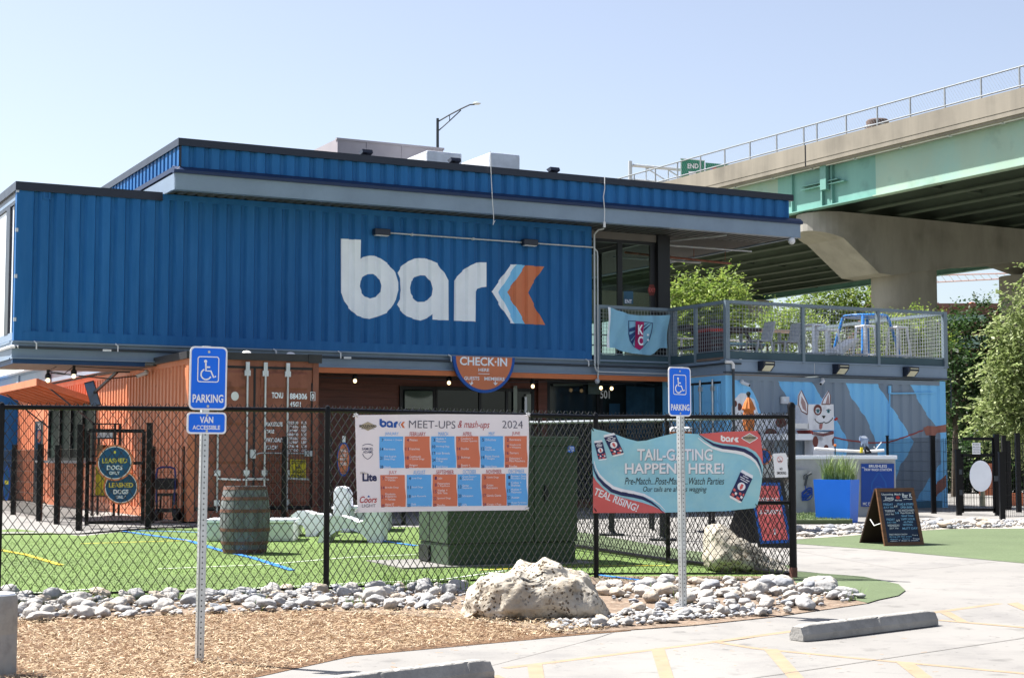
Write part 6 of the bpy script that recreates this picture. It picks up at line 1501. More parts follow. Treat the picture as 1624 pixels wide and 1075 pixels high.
b.add(lo_ + hi_ + inn + inb, [(i, (i + 1) % 4, 4 + (i + 1) % 4, 4 + i) for i in range(4)] + [(4 + i, 4 + (i + 1) % 4, 8 + (i + 1) % 4, 8 + i) for i in range(4)] + [(8 + i, 8 + (i + 1) % 4, 12 + (i + 1) % 4, 12 + i) for i in range(4)] + [(12, 13, 14, 15)]); b.build('planter_box', m_planter, pln)
def grass(name, n, area, hmin, hmax, wd, mats_, parent=None, **pr):
    b = MB()
    for _ in range(n):
        P = area(); h_ = random.uniform(hmin, hmax); a = random.uniform(0, 6.28); ln = random.uniform(.15, .6) * h_; sd = V((-math.sin(a), math.cos(a), 0)) * wd; dr_ = V((math.cos(a), math.sin(a), 0))
        m1_, t_ = P + dr_ * ln * .35 + V((0, 0, h_ * .6)), P + dr_ * ln + V((0, 0, h_)); k = random.randrange(len(mats_))
        b.add([P - sd, P + sd, m1_ + sd * .7, m1_ - sd * .7, t_], [(0, 1, 2, 3), (3, 2, 4)], k)
    return b.build(name, mats_, parent, fixn=False, **pr)
m_gr = [mat('grass_blade', (.14, .22, .05), .6), mat('grass_blade_pale', (.22, .29, .10), .6)]
grass('ornamental_grass', 420, lambda: V((*(pA + e1 * random.uniform(.08, L1 - .02) + e2 * random.uniform(.06, dpt - .06)).xy, zr - .1)), .25, .62, .006, m_gr, pln)
st_ = thing('turf_mat', 'raised strip of green turf at the foot of the wash wall', 'turf mat', gp(1300, 830))
q = [gp(1235, 831), gp(1352, 831), gp(1352, 820), gp(1235, 820)]; b = MB(); b.prism([V((p.x, p.y, gz(p.y) + .012)) for p in q], (0, 0, .065)); b.build('base', m_turf2, st_)
grass('blades', 2600, lambda: q[0].lerp(q[1], random.random()).lerp(q[3].lerp(q[2], random.random()), random.random()) + V((0, 0, .07)), .02, .05, .004, [m_turf2, m_gr[0]], st_)
# chalk board
cA, cB = gp(1403, 866), gp(1465.5, 863.5); ex = cB - cA; ex.z = 0; cw_ = ex.length; ex.normalize(); ey = V((-ex.y, ex.x, 0))
cbd = thing('chalkboard_stand', 'wooden framed sandwich chalkboard with an event list on the grass', 'sign board', cA + ex * cw_ / 2)
zt_ = dp(1392, 774, cA.y + .17).z; lean = ey * .21
up_ = (V((0, 0, zt_ - cA.z)) + lean); hgt = up_.length; up_.normalize(); nn = ex.cross(up_); nn = nn if nn.y < 0 else -nn
pcb = Plane(cA, ex, nn, up_)
nx0 = pcb.px(1389, 774)[0]; nx1 = pcb.px(1453, 773)[0]
# the board narrows slightly as the photo shows
bl_, br_, tr_, tl_ = (0, 0), (cw_, 0), (cw_ - .015, hgt), (.015, hgt)
lerp2 = lambda u_, v_: ((bl_[0] + (br_[0] - bl_[0]) * u_) * (1 - v_) + (tl_[0] + (tr_[0] - tl_[0]) * u_) * v_, hgt * v_)
b = MB(); pcb.slab(b, [lerp2(.05, .04), lerp2(.95, .04), lerp2(.95, .96), lerp2(.05, .96)], .014, px=False); b.build('slate', m_board, cbd)
b = MB()
for Q_ in ([(0, 0), (1, 0), (1, .065), (0, .065)], [(0, .935), (1, .935), (1, 1), (0, 1)], [(0, .066), (.085, .066), (.085, .934), (0, .934)], [(.915, .066), (1, .066), (1, .934), (.915, .934)]):
    q_ = [lerp2(*p) for p in Q_]; b.prism([pcb.at(*p, .010) for p in q_], nn * -.03)
b.build('frame', m_brown, cbd)
b = MB(); q = [pcb.at(*lerp2(u_, v_), -.02) for u_, v_ in ((0, 1), (1, 1))]; lg = [V((q[0].x, q[0].y, 0)) + ey * .40, V((q[1].x, q[1].y, 0)) + ey * .40]; lg = [V((p.x, p.y, gz(p.y))) for p in lg]
b.prism([q[0], q[1], lg[1], lg[0]], ey * .03); b.build('back_panel', mat('dark_board_back', (.035, .02, .014), .6), cbd)
b = MB(); m0 = pcb.at(*lerp2(.02, .40), -.03); b.tube([m0 + ey * .26 + V((0, 0, .05)), m0 + ey * .16 - V((0, 0, .04)), m0], .008, 6); b.build('rope', m_offw, cbd)
b = MB()
def ck(tx, u0, v0, u1, v1, k=0, bold=.012): p = lerp2(u0, v0); q_ = lerp2(u1, v1); pcb.text(b, tx, p[0], p[1], q_[0], q_[1], k, .004, bold, px=False)
ck('Upcoming', .12, .865, .42, .91); ck('Events', .2, .80, .42, .855); ck('Match', .46, .875, .62, .91); ck('Bar K', .66, .83, .92, .905)
pcb.line(b, [lerp2(*p) for p in ((.14, .78), (.22, .79), (.3, .78), (.40, .79))], .008, 0, .004, px=False); pcb.line(b, [lerp2(*p) for p in ((.68, .80), (.76, .81), (.84, .80), (.92, .81))], .008, 0, .004, px=False); ck('Market', .45, .775, .63, .80)
p = lerp2(.535, .835); pcb.poly(b, arc(*p, .035, .025, 0, 360, 14), 2, .004, px=False)
for tx, u0, v, u1, k in (('FRIDAY', .13, .70, .38, 1), ('JULY 5th', .12, .645, .38, 1), ('STARS & STRIPES', .48, .70, .92, 1), ('OPEN BARK', .56, .645, .88, 1), ('TUESDAY', .14, .585, .40, 0), ('JULY 9th', .14, .525, .36, 0), ('KC WATCH PARTY', .5, .59, .93, 0), ('Pups Drinks &', .54, .545, .88, 0), ('Good Times', .55, .50, .86, 1), ('FRIDAY', .15, .44, .36, 1), ('JULY 12th', .15, .385, .38, 1), ('YAPPY HOUR', .52, .44, .88, 1), ('on Patio', .58, .395, .82, 1), ('WEDNESDAY', .15, .335, .46, 0), ('JULY 31st', .19, .285, .42, 0), ('NATIONAL', .55, .345, .80, 1), ('MUTT DAY!', .52, .28, .92, 1), ('FIRST FRIDAY SHOW', .16, .185, .62, 0), ('Bring all the pups', .16, .145, .72, 1), ('6pm - 9pm', .17, .105, .66, 1), ('Try a', .74, .165, .88, 0), ('Treat', .74, .105, .92, 0), ('open 7 days a week', .16, .075, .88, 0)): ck(tx, u0, v, u1, v + (.036 if v > .2 else .026), k)
for v in (.665, .42): ck('6-9', .40, v, .48, v + .035)
ck('5-8', .40, .55, .49, .585, 1)
b.build('chalk_writing', [m_chalk, m_chalkb, m_red], cbd)

# right hand fence, gate, pipe and signs
rfz = thing('mesh_fence', 'tall black welded mesh fence in front of the trees at the right', 'fence', gp(1481, 814))
pr = [gp(x, y) for x, y in ((1277, 800), (1361, 803), (1407, 806), (1481, 814), (1521, 817))]
for p, ht in zip(pr, (692, 692, 692, 692, 714)): sq_post(p, dp(1400, ht, p.y).z - gz(p.y), .095, rfz)
for a, c_ in zip(pr, pr[1:]): mesh_panel(a, c_, .40, dp(1400, 696, a.y).z, rfz, sx=.055)
p2_ = [gp(1590, 825), gp(1616, 812), gp(1660, 822)]
for p, ht in zip(p2_, (718, 688, 690)): sq_post(p, dp(1590, ht, p.y).z - gz(p.y), .09, rfz)
mesh_panel(p2_[0], p2_[2], .40, 1.75, rfz, sx=.055); q_ = gp(1498, 806); q2 = gp(1640, 806); mesh_panel(q_, q2, .40, dp(1560, 694, q_.y).z, rfz, sx=.055)
for x, ht in ((1594, 692), (1600, 700)): p = gp(x, 808); sq_post(p, dp(x, ht, p.y).z - gz(p.y), .09, rfz)
rg_ = thing('entry_gate', 'black framed mesh entry gate with a white oval sign at the right', 'gate', gp(1551, 817))
gA, gB = gp(1526, 817), gp(1578, 817); zt_ = dp(1550, 721.5, gA.y).z
b = MB()
for z in (.46, zt_): b.bar((gA.x, gA.y, z), (gB.x, gB.y, z), .06, .06)
for p in (gA, gB): b.bar((p.x, p.y, .40), (p.x, p.y, zt_), .06, .06, 0, (1, 0, 0))
b.build('gate_frame', m_fence, rg_); mesh_panel(gA, gB, .48, zt_, rg_, sx=.055)
b = MB(); p = gp(1582.5, 817); b.box(p.x - .05, p.y - .05, .33, p.x + .05, p.y + .05, dp(1582, 688, p.y).z); b.build('gate_post', m_fence, rg_)
b = MB(); zz_ = dp(1550, 696, gA.y + .5).z; b.bar((dp(1527, 700, gA.y).x, gA.y + .02, zz_), (gB.x, gB.y + .02, zz_), .05, .06); b.bar((gB.x + .0, gB.y + .02, zz_), (gB.x, gB.y + .02, zt_), .05, .05, 0, (1, 0, 0)); b.build('overhead_bar', m_fence, rg_)
b = MB(); b.box(gA.x - .06, gA.y - .06, .75, gA.x + .0, gA.y - .03, .85); b.box(gA.x - .06, gA.y - .06, 1.15, gA.x, gA.y - .03, 1.25); b.box(gB.x - .01, gB.y - .07, 1.02, gB.x + .12, gB.y - .03, 1.12); b.build('hinge_and_latch', m_dkpipe, rg_)
ov = oval_sign('large plain white oval sign on the entry gate', 1555.5, 754.5, 17.5, 24.5, gA.y - .06, 'w')
pn_ = Plane((0, gA.y - .05, 0), (1, 0, 0), (0, -1, 0))
np_ = thing('paper_notice', 'white paper notice above the white oval sign on the entry gate', 'notice', pn_.at(*pn_.px(1549, 720)))
b = MB(); pn_.slab(b, [(1542, 702), (1555, 702), (1555, 720), (1542, 720)], .004); b.build('sheet', m_signwhite, np_)
b = MB()
for i, tx in enumerate(('PARK', 'RULES', 'DOGS', 'WELCOME')): pn_.text(b, tx, 1543.5, 703.5 + i * 4, 1553.5, 706 + i * 4, 0, .003)
b.build('lettering', m_inkg, np_)
yp_ = thing('yellow_bollard', 'cream bollard post standing behind the white oval sign', 'bollard', gp(1559, 804))
p = gp(1559, 804); b = MB(); b.tube([p, p + V((0, 0, .8))], .05, 10); b.build('post', mat('cream_paint', (.55, .48, .28), .6), yp_); b = MB(); b.lathe([(.08, 0), (.06, .03)], p, 12); b.build('base', m_concrete, yp_)
for x, y, h_, w_, lab in ((1571, 760, .75, .5, 'orange red panel standing behind the entry gate'), (1608, 792, .3, .45, 'low orange red crate behind the fence at the right edge')):
    P = dp(x, y, 38); r_ = thing('orange_barrier', lab, 'barrier', (P.x, 38, gz(38))); b = MB(); b.box(P.x - w_ / 2, 38, P.z - h_ / 2, P.x + w_ / 2, 38.1, P.z + h_ / 2); b.build('board', m_orangep, r_); b = MB(); b.box(P.x - w_ / 2, 38, gz(38), P.x - w_ / 2 + .04, 38.06, P.z - h_ / 2); b.box(P.x + w_ / 2 - .04, 38, gz(38), P.x + w_ / 2, 38.06, P.z - h_ / 2); b.build('legs', m_fence, r_)
wp = thing('white_pipe', 'white water pipe running behind the wash wall with a yellow valve', 'pipe', dp(1340, 712, 32))
b = MB(); b.tube([dp(x, y, 32) for x, y in ((1292, 711), (1330, 714), (1370, 716), (1402, 714))], .028, 8); b.build('pipe', m_offw, wp)
b = MB(); b.tube([dp(1366.5, 709, 31.9), dp(1366, 718, 31.9)], .03, 8); b.build('valve_handle', m_yellow, wp)
b = MB(); b.tube([dp(x, y, 31.95) for x, y in ((1373, 708), (1377, 713), (1381, 717), (1373, 718), (1372, 712))], .03, 6); b.build('valve_body', m_frame, wp)
b = MB(); b.tube([dp(x, y, 31.95) for x, y in ((1398, 701), (1389, 712), (1386, 708))], .01, 6); b.build('lever', m_offw, wp)
b = MB(); b.tube([dp(1324.5, 722, 31.8), dp(1324.5, 707, 31.8)], .012, 6); b.sphere(dp(1324.5, 706, 31.8), .03, 8, 1); b.build('marker_rod', [m_frame, m_canvas], wp)
dc = thing('denim_cloth', 'crumpled pale denim cloth hung above the white pipe behind the wash wall', 'cloth', dp(1370, 712, 32.2))
D_ = lambda P: [(1330 + x * 100 / 1604, 670 + y * 67 / 1075) for x, y in P]
m_den = mat('washed_denim', (.27, .34, .46), .85, var=.35, vscale=14, col2=(.10, .16, .30), c2scale=10); b = MB()
q = [dp(x, y, 32.2) for x, y in D_([(535, 360), (620, 325), (690, 335), (745, 390), (765, 430), (740, 470), (750, 560), (762, 610), (735, 612), (700, 540), (680, 590), (650, 600), (630, 520), (600, 560), (590, 590), (570, 480), (540, 460)])]
b.prism(q, (0, .06, 0)); b.build('cloth', m_den, dc, bevel=.008); b = MB(); b.poly([p + V((0, -.004, 0)) for p in [dp(x, y, 32.19) for x, y in D_([(545, 360), (620, 335), (690, 345), (740, 395), (700, 400), (600, 390)])]]); b.build('pale_fold', mat('pale_denim', (.55, .60, .68), .85), dc)  # paler sheet along the upper edge of the cloth
sh_ = thing('awning_shed', 'grey corrugated lean-to shed with a white roof edge behind the corner post', 'shed', dp(1275, 805, 34))
s0, z1 = fp(1225, 690, TD - .35); s1, _ = fp(1283, 690, TD - .35); b = MB(BF); ks = corr_knots(s0, s1, .12, .02); corr_wall(b, ks, .36, z1 - .12, lambda a, q, z: (a, TD - .4 + q, z)); b.build('wall', m_mgrey, sh_)
b = MB(BF); b.box(s0 - .05, TD - .75, z1 - .10, s1 + .05, TD - .1, z1 + .03); b.build('roof', m_white, sh_)

# ================================================================ boulders, bollard, wheel stops
m_lime = mat('pitted_limestone', (.42, .385, .325), .9, var=.18, vscale=3, col2=(.30, .25, .185), c2scale=5, bump=.6, bscale=22)
n_ = m_lime.node_tree; L_ = n_.links; bs = n_.nodes['Principled BSDF']
vo = n_.nodes.new('ShaderNodeTexVoronoi'); vo.inputs['Scale'].default_value = 30; g_ = n_.nodes.new('ShaderNodeNewGeometry')
ns2 = n_.nodes.new('ShaderNodeTexNoise'); ns2.inputs['Scale'].default_value = 9; av = n_.nodes.new('ShaderNodeMix'); av.data_type = 'VECTOR'; av.inputs[0].default_value = .05
L_.new(g_.outputs['Position'], av.inputs[4]); L_.new(g_.outputs['Position'], ns2.inputs['Vector']); L_.new(ns2.outputs['Color'], av.inputs[5]); L_.new(av.outputs[1], vo.inputs['Vector'])
mr = n_.nodes.new('ShaderNodeMapRange'); mr.inputs[1].default_value = .20; mr.inputs[2].default_value = .34; L_.new(vo.outputs['Distance'], mr.inputs[0])
ns3 = n_.nodes.new('ShaderNodeTexNoise'); ns3.inputs['Scale'].default_value = 2.2; L_.new(g_.outputs['Position'], ns3.inputs['Vector'])
m3 = n_.nodes.new('ShaderNodeMapRange'); m3.inputs[1].default_value = .38; m3.inputs[2].default_value = .50; L_.new(ns3.outputs[0], m3.inputs[0])
mx_ = n_.nodes.new('ShaderNodeMath'); mx_.operation = 'SUBTRACT'; mx_.use_clamp = True; mx_.inputs[0].default_value = 1; L_.new(m3.outputs[0], mx_.inputs[1])
mm_ = n_.nodes.new('ShaderNodeMath'); mm_.operation = 'MAXIMUM'; L_.new(mr.outputs[0], mm_.inputs[0]); L_.new(mx_.outputs[0], mm_.inputs[1])
mxc = n_.nodes.new('ShaderNodeMix'); mxc.data_type = 'RGBA'; mxc.inputs[6].default_value = (.15, .105, .065, 1); L_.new(mm_.outputs[0], mxc.inputs[0])
src = bs.inputs['Base Color'].links[0].from_socket; L_.new(src, mxc.inputs[7]); L_.new(mxc.outputs[2], bs.inputs['Base Color'])
bu = n_.nodes.new('ShaderNodeBump'); bu.inputs['Strength'].default_value = 1; bu.inputs['Distance'].default_value = .05; L_.new(mm_.outputs[0], bu.inputs['Height']); L_.new(bs.inputs['Normal'].links[0].from_socket, bu.inputs['Normal']); L_.new(bu.outputs[0], bs.inputs['Normal'])


def boulder(lab, base, prof, depth, seed, sub=6, rough=.07):
    # prof: (x, top height) across its width; one closed lumpy mesh
    bm = bmesh.new(); bmesh.ops.create_icosphere(bm, subdivisions=sub, radius=1)
    xs = [p[0] for p in prof]; cxx = (xs[0] + xs[-1]) / 2; hw = (xs[-1] - xs[0]) / 2
    def top(x):
        for (a, ha), (c_, hc) in zip(prof, prof[1:]):
            if x <= c_: return ha + (hc - ha) * (x - a) / (c_ - a)
        return prof[-1][1]
    off = V((seed * 7.3, seed * 3.1, seed))
    for v_ in bm.verts:
        d_ = v_.co.copy(); s_ = lambda q: math.copysign(abs(q) ** .62, q)
        x = cxx + hw * s_(d_.x); x = min(max(x, xs[0]), xs[-1]); h_ = top(x)
        yy = s_(d_.y) * depth; z = (h_ * (.5 + .5 * s_(d_.z)) if True else 0)
        yy *= 1 - .35 * max(0, z / max(.1, h_) - .3)
        p = V((x, yy, z)); nz = noise.fractal(p * 3.2 + off, 1.0, 2.0, 5); n2 = noise.noise(p * 9 + off)
        p += d_ * (nz * rough + n2 * rough * .30)
        c_ = noise.voronoi(p * 6.5 + off)[0][0]
        if c_ < .25: p -= d_ * (.25 - c_) * .14
        v_.co = p + V((0, 0, -.03))
    me = bpy.data.meshes.new('boulder'); bm.to_mesh(me); bm.free(); me.polygons.foreach_set('use_smooth', [True] * len(me.polygons)); me.materials.append(m_lime)
    o = bpy.data.objects.new('boulder', me); COL.objects.link(o); o.location = base; o['label'] = lab; o['category'] = 'boulder'; return o
B1 = gp(850, 985); k_ = B1.y / FPX; fx = lambda P, y0, x0: [((x - x0) * k_, max(.02, (y0 - y) * k_)) for x, y in P]
boulder('large pale pitted limestone boulder between the wood chips and the river rocks', B1 + V((0, .35, 0)), fx([(733, 975), (742, 945), (750, 925), (780, 908), (800, 908), (825, 895), (848, 905 - 3), (862, 889), (885, 892), (915, 900), (935, 906), (945, 925), (955, 950), (966, 975)], 985, 850), .42, 1)
B2 = gp(1190, 908); k_ = B2.y / FPX
boulder('pitted limestone boulder sloping down to the right behind the fence corner', B2 + V((0, .35, 0)), fx([(1122, 885), (1126, 845), (1130, 828), (1140, 825), (1150, 830), (1170, 846), (1195, 864), (1215, 876), (1235, 886), (1250, 893), (1260, 905)], 908, 1190), .45, 4, sub=5)
bl_p = dp(-14, 1060, 10.9); rbo = 38 / FPX * 10.9
cbo = thing('concrete_bollard', 'thick round concrete bollard at the left edge of the wood chips', 'bollard', (bl_p.x, 10.9, 0))
zt_ = dp(0, 943, 10.9).z; b = MB(); b.lathe([(rbo * 1.0, 0), (rbo, .28), (rbo * .992, .285), (rbo * .992, .292), (rbo, .297), (rbo, zt_ - .05), (rbo * .985, zt_ - .02), (rbo * .93, zt_)], (bl_p.x, 10.9, 0), 40); b.build('shaft', mat('bollard_concrete', (.36, .36, .34), .85, var=.14, vscale=3, col2=(.27, .265, .25), c2scale=9, bump=.3, bscale=25), cbo, smooth=True)
b = MB(); b.lathe([(rbo * .9, zt_), (rbo * .86, zt_ + .012)], (bl_p.x, 10.9, 0), 40); b.build('cap', m_white, cbo)


def wheel_stop(lab, A, B_, h_=.125, w_=.17):
    A, B_ = V(A), V(B_); d_ = B_ - A; L_ = d_.length; d_.normalize(); sd = V((-d_.y, d_.x, 0)).normalized()
    b = MB(); pr_ = [(-.5, 0), (-.5, .42), (-.30, .95), (-.24, 1.0), (.24, 1.0), (.30, .95), (.5, .42), (.5, 0)]
    n = 60; ring_ = []
    for i in range(n + 1):
        t = i / n; e_ = max(0, 1 - min(t, 1 - t) * L_ / .09); c_ = A + d_ * (L_ * t)
        ring_.append([c_ + sd * (a * w_ * (1 - .12 * e_)) + V((0, 0, gz(c_.y) + .004 + z * h_ * (1 - .14 * e_) - (random.uniform(0, .003) + (random.uniform(.006, .016) if random.random() < .05 else 0) if z > .9 else 0))) - V((0, 0, c_.z)) for a, z in pr_])
    m = len(pr_); vs = [p for r_ in ring_ for p in r_]
    fs = [(i * m + k, (i + 1) * m + k, (i + 1) * m + (k + 1) % m, i * m + (k + 1) % m) for i in range(n) for k in range(m)] + [tuple(range(m)), tuple(reversed(range(n * m, n * m + m)))]
    b.add(vs, fs); o = b.build('wheel_stop', m_conc_d); o['label'] = lab; o['category'] = 'wheel stop'; o['group'] = 'concrete wheel stops'; return o
A, B_ = gp(1263, 1016), gp(1477, 990); wheel_stop('concrete wheel stop lying whole on the pavement right of the rocks', A, B_)
A, B_ = gp(430, 1118), gp(772, 1074); wheel_stop('concrete wheel stop at the bottom edge of the view, mostly cut off', A, B_)

# ================================================================ river rocks
protos = []
for k in range(10):
    bm = bmesh.new(); bmesh.ops.create_icosphere(bm, subdivisions=3, radius=1)
    for v_ in bm.verts:
        d_ = v_.co.copy(); f = 1 + .34 * noise.noise(d_ * 1.2 + V((k * 5.1, 0, 0))) + .16 * noise.noise(d_ * 2.4 + V((0, k * 3.3, 0))) + .05 * noise.noise(d_ * 5.5)
        v_.co = d_ * f
    me = bpy.data.meshes.new('river_rock'); bm.to_mesh(me); bm.free(); me.polygons.foreach_set('use_smooth', [True] * len(me.polygons)); me.materials.append(m_rock[(0, 1, 3, 1, 1, 2, 0, 3, 1, 0)[k]]); protos.append(me)
def inside(p, poly):
    c_ = False; j = len(poly) - 1
    for i in range(len(poly)):
        (a, b_), (e_, f) = poly[i], poly[j]
        if (b_ > p[1]) != (f > p[1]) and p[0] < (e_ - a) * (p[1] - b_) / (f - b_) + a: c_ = not c_
        j = i
    return c_
def rock(lab, grp, P, r, flat=.62):
    o = bpy.data.objects.new('river_rock', random.choice(protos)); COL.objects.link(o)
    sx, sy, sz = r * random.uniform(.9, 1.45), r * random.uniform(.75, 1.1), r * flat * random.uniform(.7, 1.3)
    o.scale = (sx, sy, sz); o.rotation_euler = (random.uniform(-.25, .25), random.uniform(-.25, .25), random.uniform(0, 6.28)); o.location = (P[0], P[1], gz(P[1]) + .02 + sz * .62)
    o['label'] = lab; o['category'] = 'rock'; o['group'] = grp; return o
stuff_rocks = MB()
def small_rock(P, r, lift=0.0):
    vs = []; fs = []; me = random.choice(protos); o = Matrix.Translation((P[0], P[1], gz(P[1]) + .02 + r * .35 + lift)) @ Matrix.Rotation(random.uniform(0, 6.28), 4, 'Z') @ Matrix.Diagonal((r * random.uniform(.8, 1.3), r, r * .7, 1))
    small.append((me, o))
small = []
def fill(poly, n_big, rmax, rmin, lab, grp, n_small, avoid=()):
    poly = [(p.x, p.y) for p in (gp(*q) for q in poly)]
    xs = [p[0] for p in poly]; ys = [p[1] for p in poly]; done = []; tries = 0; r = rmax
    def samp(): return (random.uniform(min(xs), max(xs)), random.uniform(min(ys), max(ys)))
    while len(done) < n_big and tries < 150000:
        tries += 1; p = samp()
        if not inside(p, poly): continue
        r = rmin + (rmax - rmin) * max(0, 1 - len(done) / n_big) ** 1.7 * random.uniform(.75, 1.1)
        if any((p[0] - q[0]) ** 2 + (p[1] - q[1]) ** 2 < (.86 * (r + q[2])) ** 2 for q in done) or any((p[0] - q[0]) ** 2 + (p[1] - q[1]) ** 2 < (r + q[2]) ** 2 for q in avoid): continue
        done.append((*p, r)); rock(lab, grp, p, r)
    k = 0; tries = 0
    while k < n_small and tries < 40000:
        tries += 1; p = samp()
        if inside(p, poly): small_rock(p, random.uniform(rmin * .35, rmin * .8)); k += 1
avB = [(B1.x, B1.y + .3, .48), (B1.x - .4, B1.y + .35, .3), (B1.x + .4, B1.y + .3, .35)]
fill([(-40, 950), (0, 946), (250, 947), (520, 939), (740, 930), (745, 965), (700, 968), (500, 970), (330, 975), (120, 985), (-40, 988)], 185, .10, .038, 'rounded grey river rock in the strip between the wood chips and the fence', 'river rocks left of the large boulder', 900, avB)
fill([(955, 930), (1060, 926), (1150, 924), (1258, 926), (1320, 932), (1362, 946), (1372, 952), (1236, 976), (1170, 966), (1080, 958), (1000, 962), (960, 952)], 104, .112, .036, 'rounded grey river rock piled at the fence corner right of the large boulder', 'river rocks right of the large boulder', 320)
fill([(880, 1004), (1000, 994), (1100, 986), (1236, 976), (1170, 964), (1080, 962), (1010, 972), (960, 980), (860, 990)], 30, .075, .04, 'small river rock along the concrete edge in front of the boulder', 'small river rocks by the concrete edge', 420, avB)
fill([(1240, 838), (1330, 836), (1400, 832), (1500, 828), (1640, 827), (1640, 836), (1500, 839), (1395, 844), (1330, 850), (1240, 854)], 30, .125, .06, 'whitish rock in the far bed beside the chalkboard stand', 'whitish rocks in the far bed', 700)
bs_ = bmesh.new(); verts_ = []; faces_ = []; mi_ = []
lowpoly = []
for me in protos:
    bm = bmesh.new(); bmesh.ops.create_icosphere(bm, subdivisions=1, radius=1); lowpoly.append(([v_.co.copy() * random.uniform(.85, 1.12) for v_ in bm.verts], [tuple(v_.index for v_ in f.verts) for f in bm.faces])); bm.free()
bs_.free(); sm = MB()
for me, M in small:
    vs, fs = random.choice(lowpoly); sm.add([M @ p for p in vs], fs, random.choice((0, 1, 1, 2)) if random.random() > .15 else 2)
sm.build('pebbles', [m_rock[0], m_rock[1], m_rock[2]], None, smooth=True, fixn=False, kind='stuff')
# wood chips
mp_ = [(p.x, p.y) for p in (gp(*q) for q in [(-60, 984), (-60, 1120), (300, 1120), (405, 1072), (560, 1039), (870, 1010), (965, 1001), (950, 985), (740, 972), (500, 972), (330, 976), (120, 986)])]
xs = [p[0] for p in mp_]; ys = [p[1] for p in mp_]; b = MB(); n = 0
while n < 27000:
    p = (random.uniform(min(xs), max(xs)), random.uniform(min(ys), max(ys)))
    if not inside(p, mp_): continue
    n += 1; L_ = random.uniform(.010, .042) * random.uniform(.5, 1); w_ = random.uniform(.0015, .0045); a = random.gauss(0, .9); t_ = random.gauss(0, .28); c_ = V((p[0], p[1], gz(p[1]) + .018 + random.random() ** 2 * .028))
    d_ = V((math.cos(a) * math.cos(t_), math.sin(a) * math.cos(t_), math.sin(t_))) * L_; sd = V((-math.sin(a), math.cos(a), random.gauss(0, .35))).normalized() * w_
    md = c_ + V((0, 0, random.uniform(-.004, .008))); b.add([c_ - d_ - sd * .6, c_ - d_ + sd * .6, md + sd, md - sd, c_ + d_ + sd * .5, c_ + d_ - sd * .5], [(0, 1, 2, 3), (3, 2, 4, 5)], random.choices((0, 1, 2), (5, 2.6, 3.6))[0])
b.build('wood_chips', m_chips, None, fixn=False, kind='stuff')
mpr = [(p.x, p.y) for p in (gp(*q) for q in [(-40, 955), (0, 950), (520, 945), (740, 936), (745, 985), (500, 985), (-40, 1000)])]
b = MB(); n = 0
while n < 1500:
    p = (random.uniform(-5.2, .1), random.uniform(14.3, 17.5))
    if not inside(p, mpr): continue
    n += 1; a = random.gauss(0, 1.2); L_ = random.uniform(.008, .03); d_ = V((math.cos(a), math.sin(a), random.gauss(0, .2))) * L_; s_ = V((-math.sin(a), math.cos(a), .2)) * .003; c_ = V((p[0], p[1], gz(p[1]) + .012 + .05 * random.random() ** 3)); b.add([c_ - d_ - s_, c_ + d_ - s_, c_ + d_ + s_, c_ - d_ + s_], [(0, 1, 2, 3)], random.choice((0, 0, 2)))
b.build('chips_among_rocks', m_chips, None, fixn=False, kind='stuff')
# few stray chips on the pavement, weeds at the fence
b = MB()
for _ in range(70):
    x, y = random.uniform(420, 1500), random.uniform(985, 1072); p = gp(x, y); a = random.gauss(0, .6); L_ = random.uniform(.008, .03); d_ = V((math.cos(a), math.sin(a), 0)) * L_; s_ = V((-math.sin(a), math.cos(a), .2)) * .004; c_ = V((p.x, p.y, gz(p.y) + .026)); b.add([c_ - d_ - s_, c_ + d_ - s_, c_ + d_ + s_, c_ - d_ + s_], [(0, 1, 2, 3)], 0)
b.build('stray_chips', [m_chips[2]], None, fixn=False, kind='stuff')
def wpt(x0, x1, y0, y1): 
    p = gp(random.uniform(x0, x1), random.uniform(y0, y1)); return V((p.x, p.y, gz(p.y)))
m_weed = [mat('weed_green', (.10, .20, .03), .6), mat('weed_pale', (.19, .28, .06), .6)]
grass('tall_weeds', 150, lambda: wpt(600, 745, 928, 942), .06, .26, .004, m_weed, None, kind='stuff')
grass('edge_weeds', 120, lambda: random.choice((wpt(400, 420, 950, 972), wpt(545, 575, 955, 968), wpt(1150, 1240, 908, 920), wpt(1030, 1100, 935, 962), wpt(1330, 1370, 945, 956))), .04, .14, .004, m_weed, None, kind='stuff')
tf = [(p.x, p.y) for p in (gp(*q) for q in [(-40, 990), (0, 966), (250, 956), (520, 944), (740, 936), (945, 923), (1250, 920), (1062, 893), (920, 868), (700, 850), (240, 850), (-40, 860)])]
xs = [p[0] for p in tf]; ys = [p[1] for p in tf]
def tpt():
    while True:
        p = (random.uniform(min(xs), max(xs)), min(ys) + (max(ys) - min(ys)) * random.random() ** 1.7)
        if inside(p, tf): return V((p[0], p[1], gz(p[1]) + .01))
m_tb = [mat('turf_blade', (.12, .195, .038), .7, var=.1, spec=.3), mat('turf_blade_pale', (.165, .235, .07), .7, var=.1, spec=.3), mat('turf_blade_dark', (.088, .145, .03), .7, var=.1, spec=.3)]
grass('turf_blades', 30000, tpt, .007, .015, .005, m_tb, None, kind='stuff')
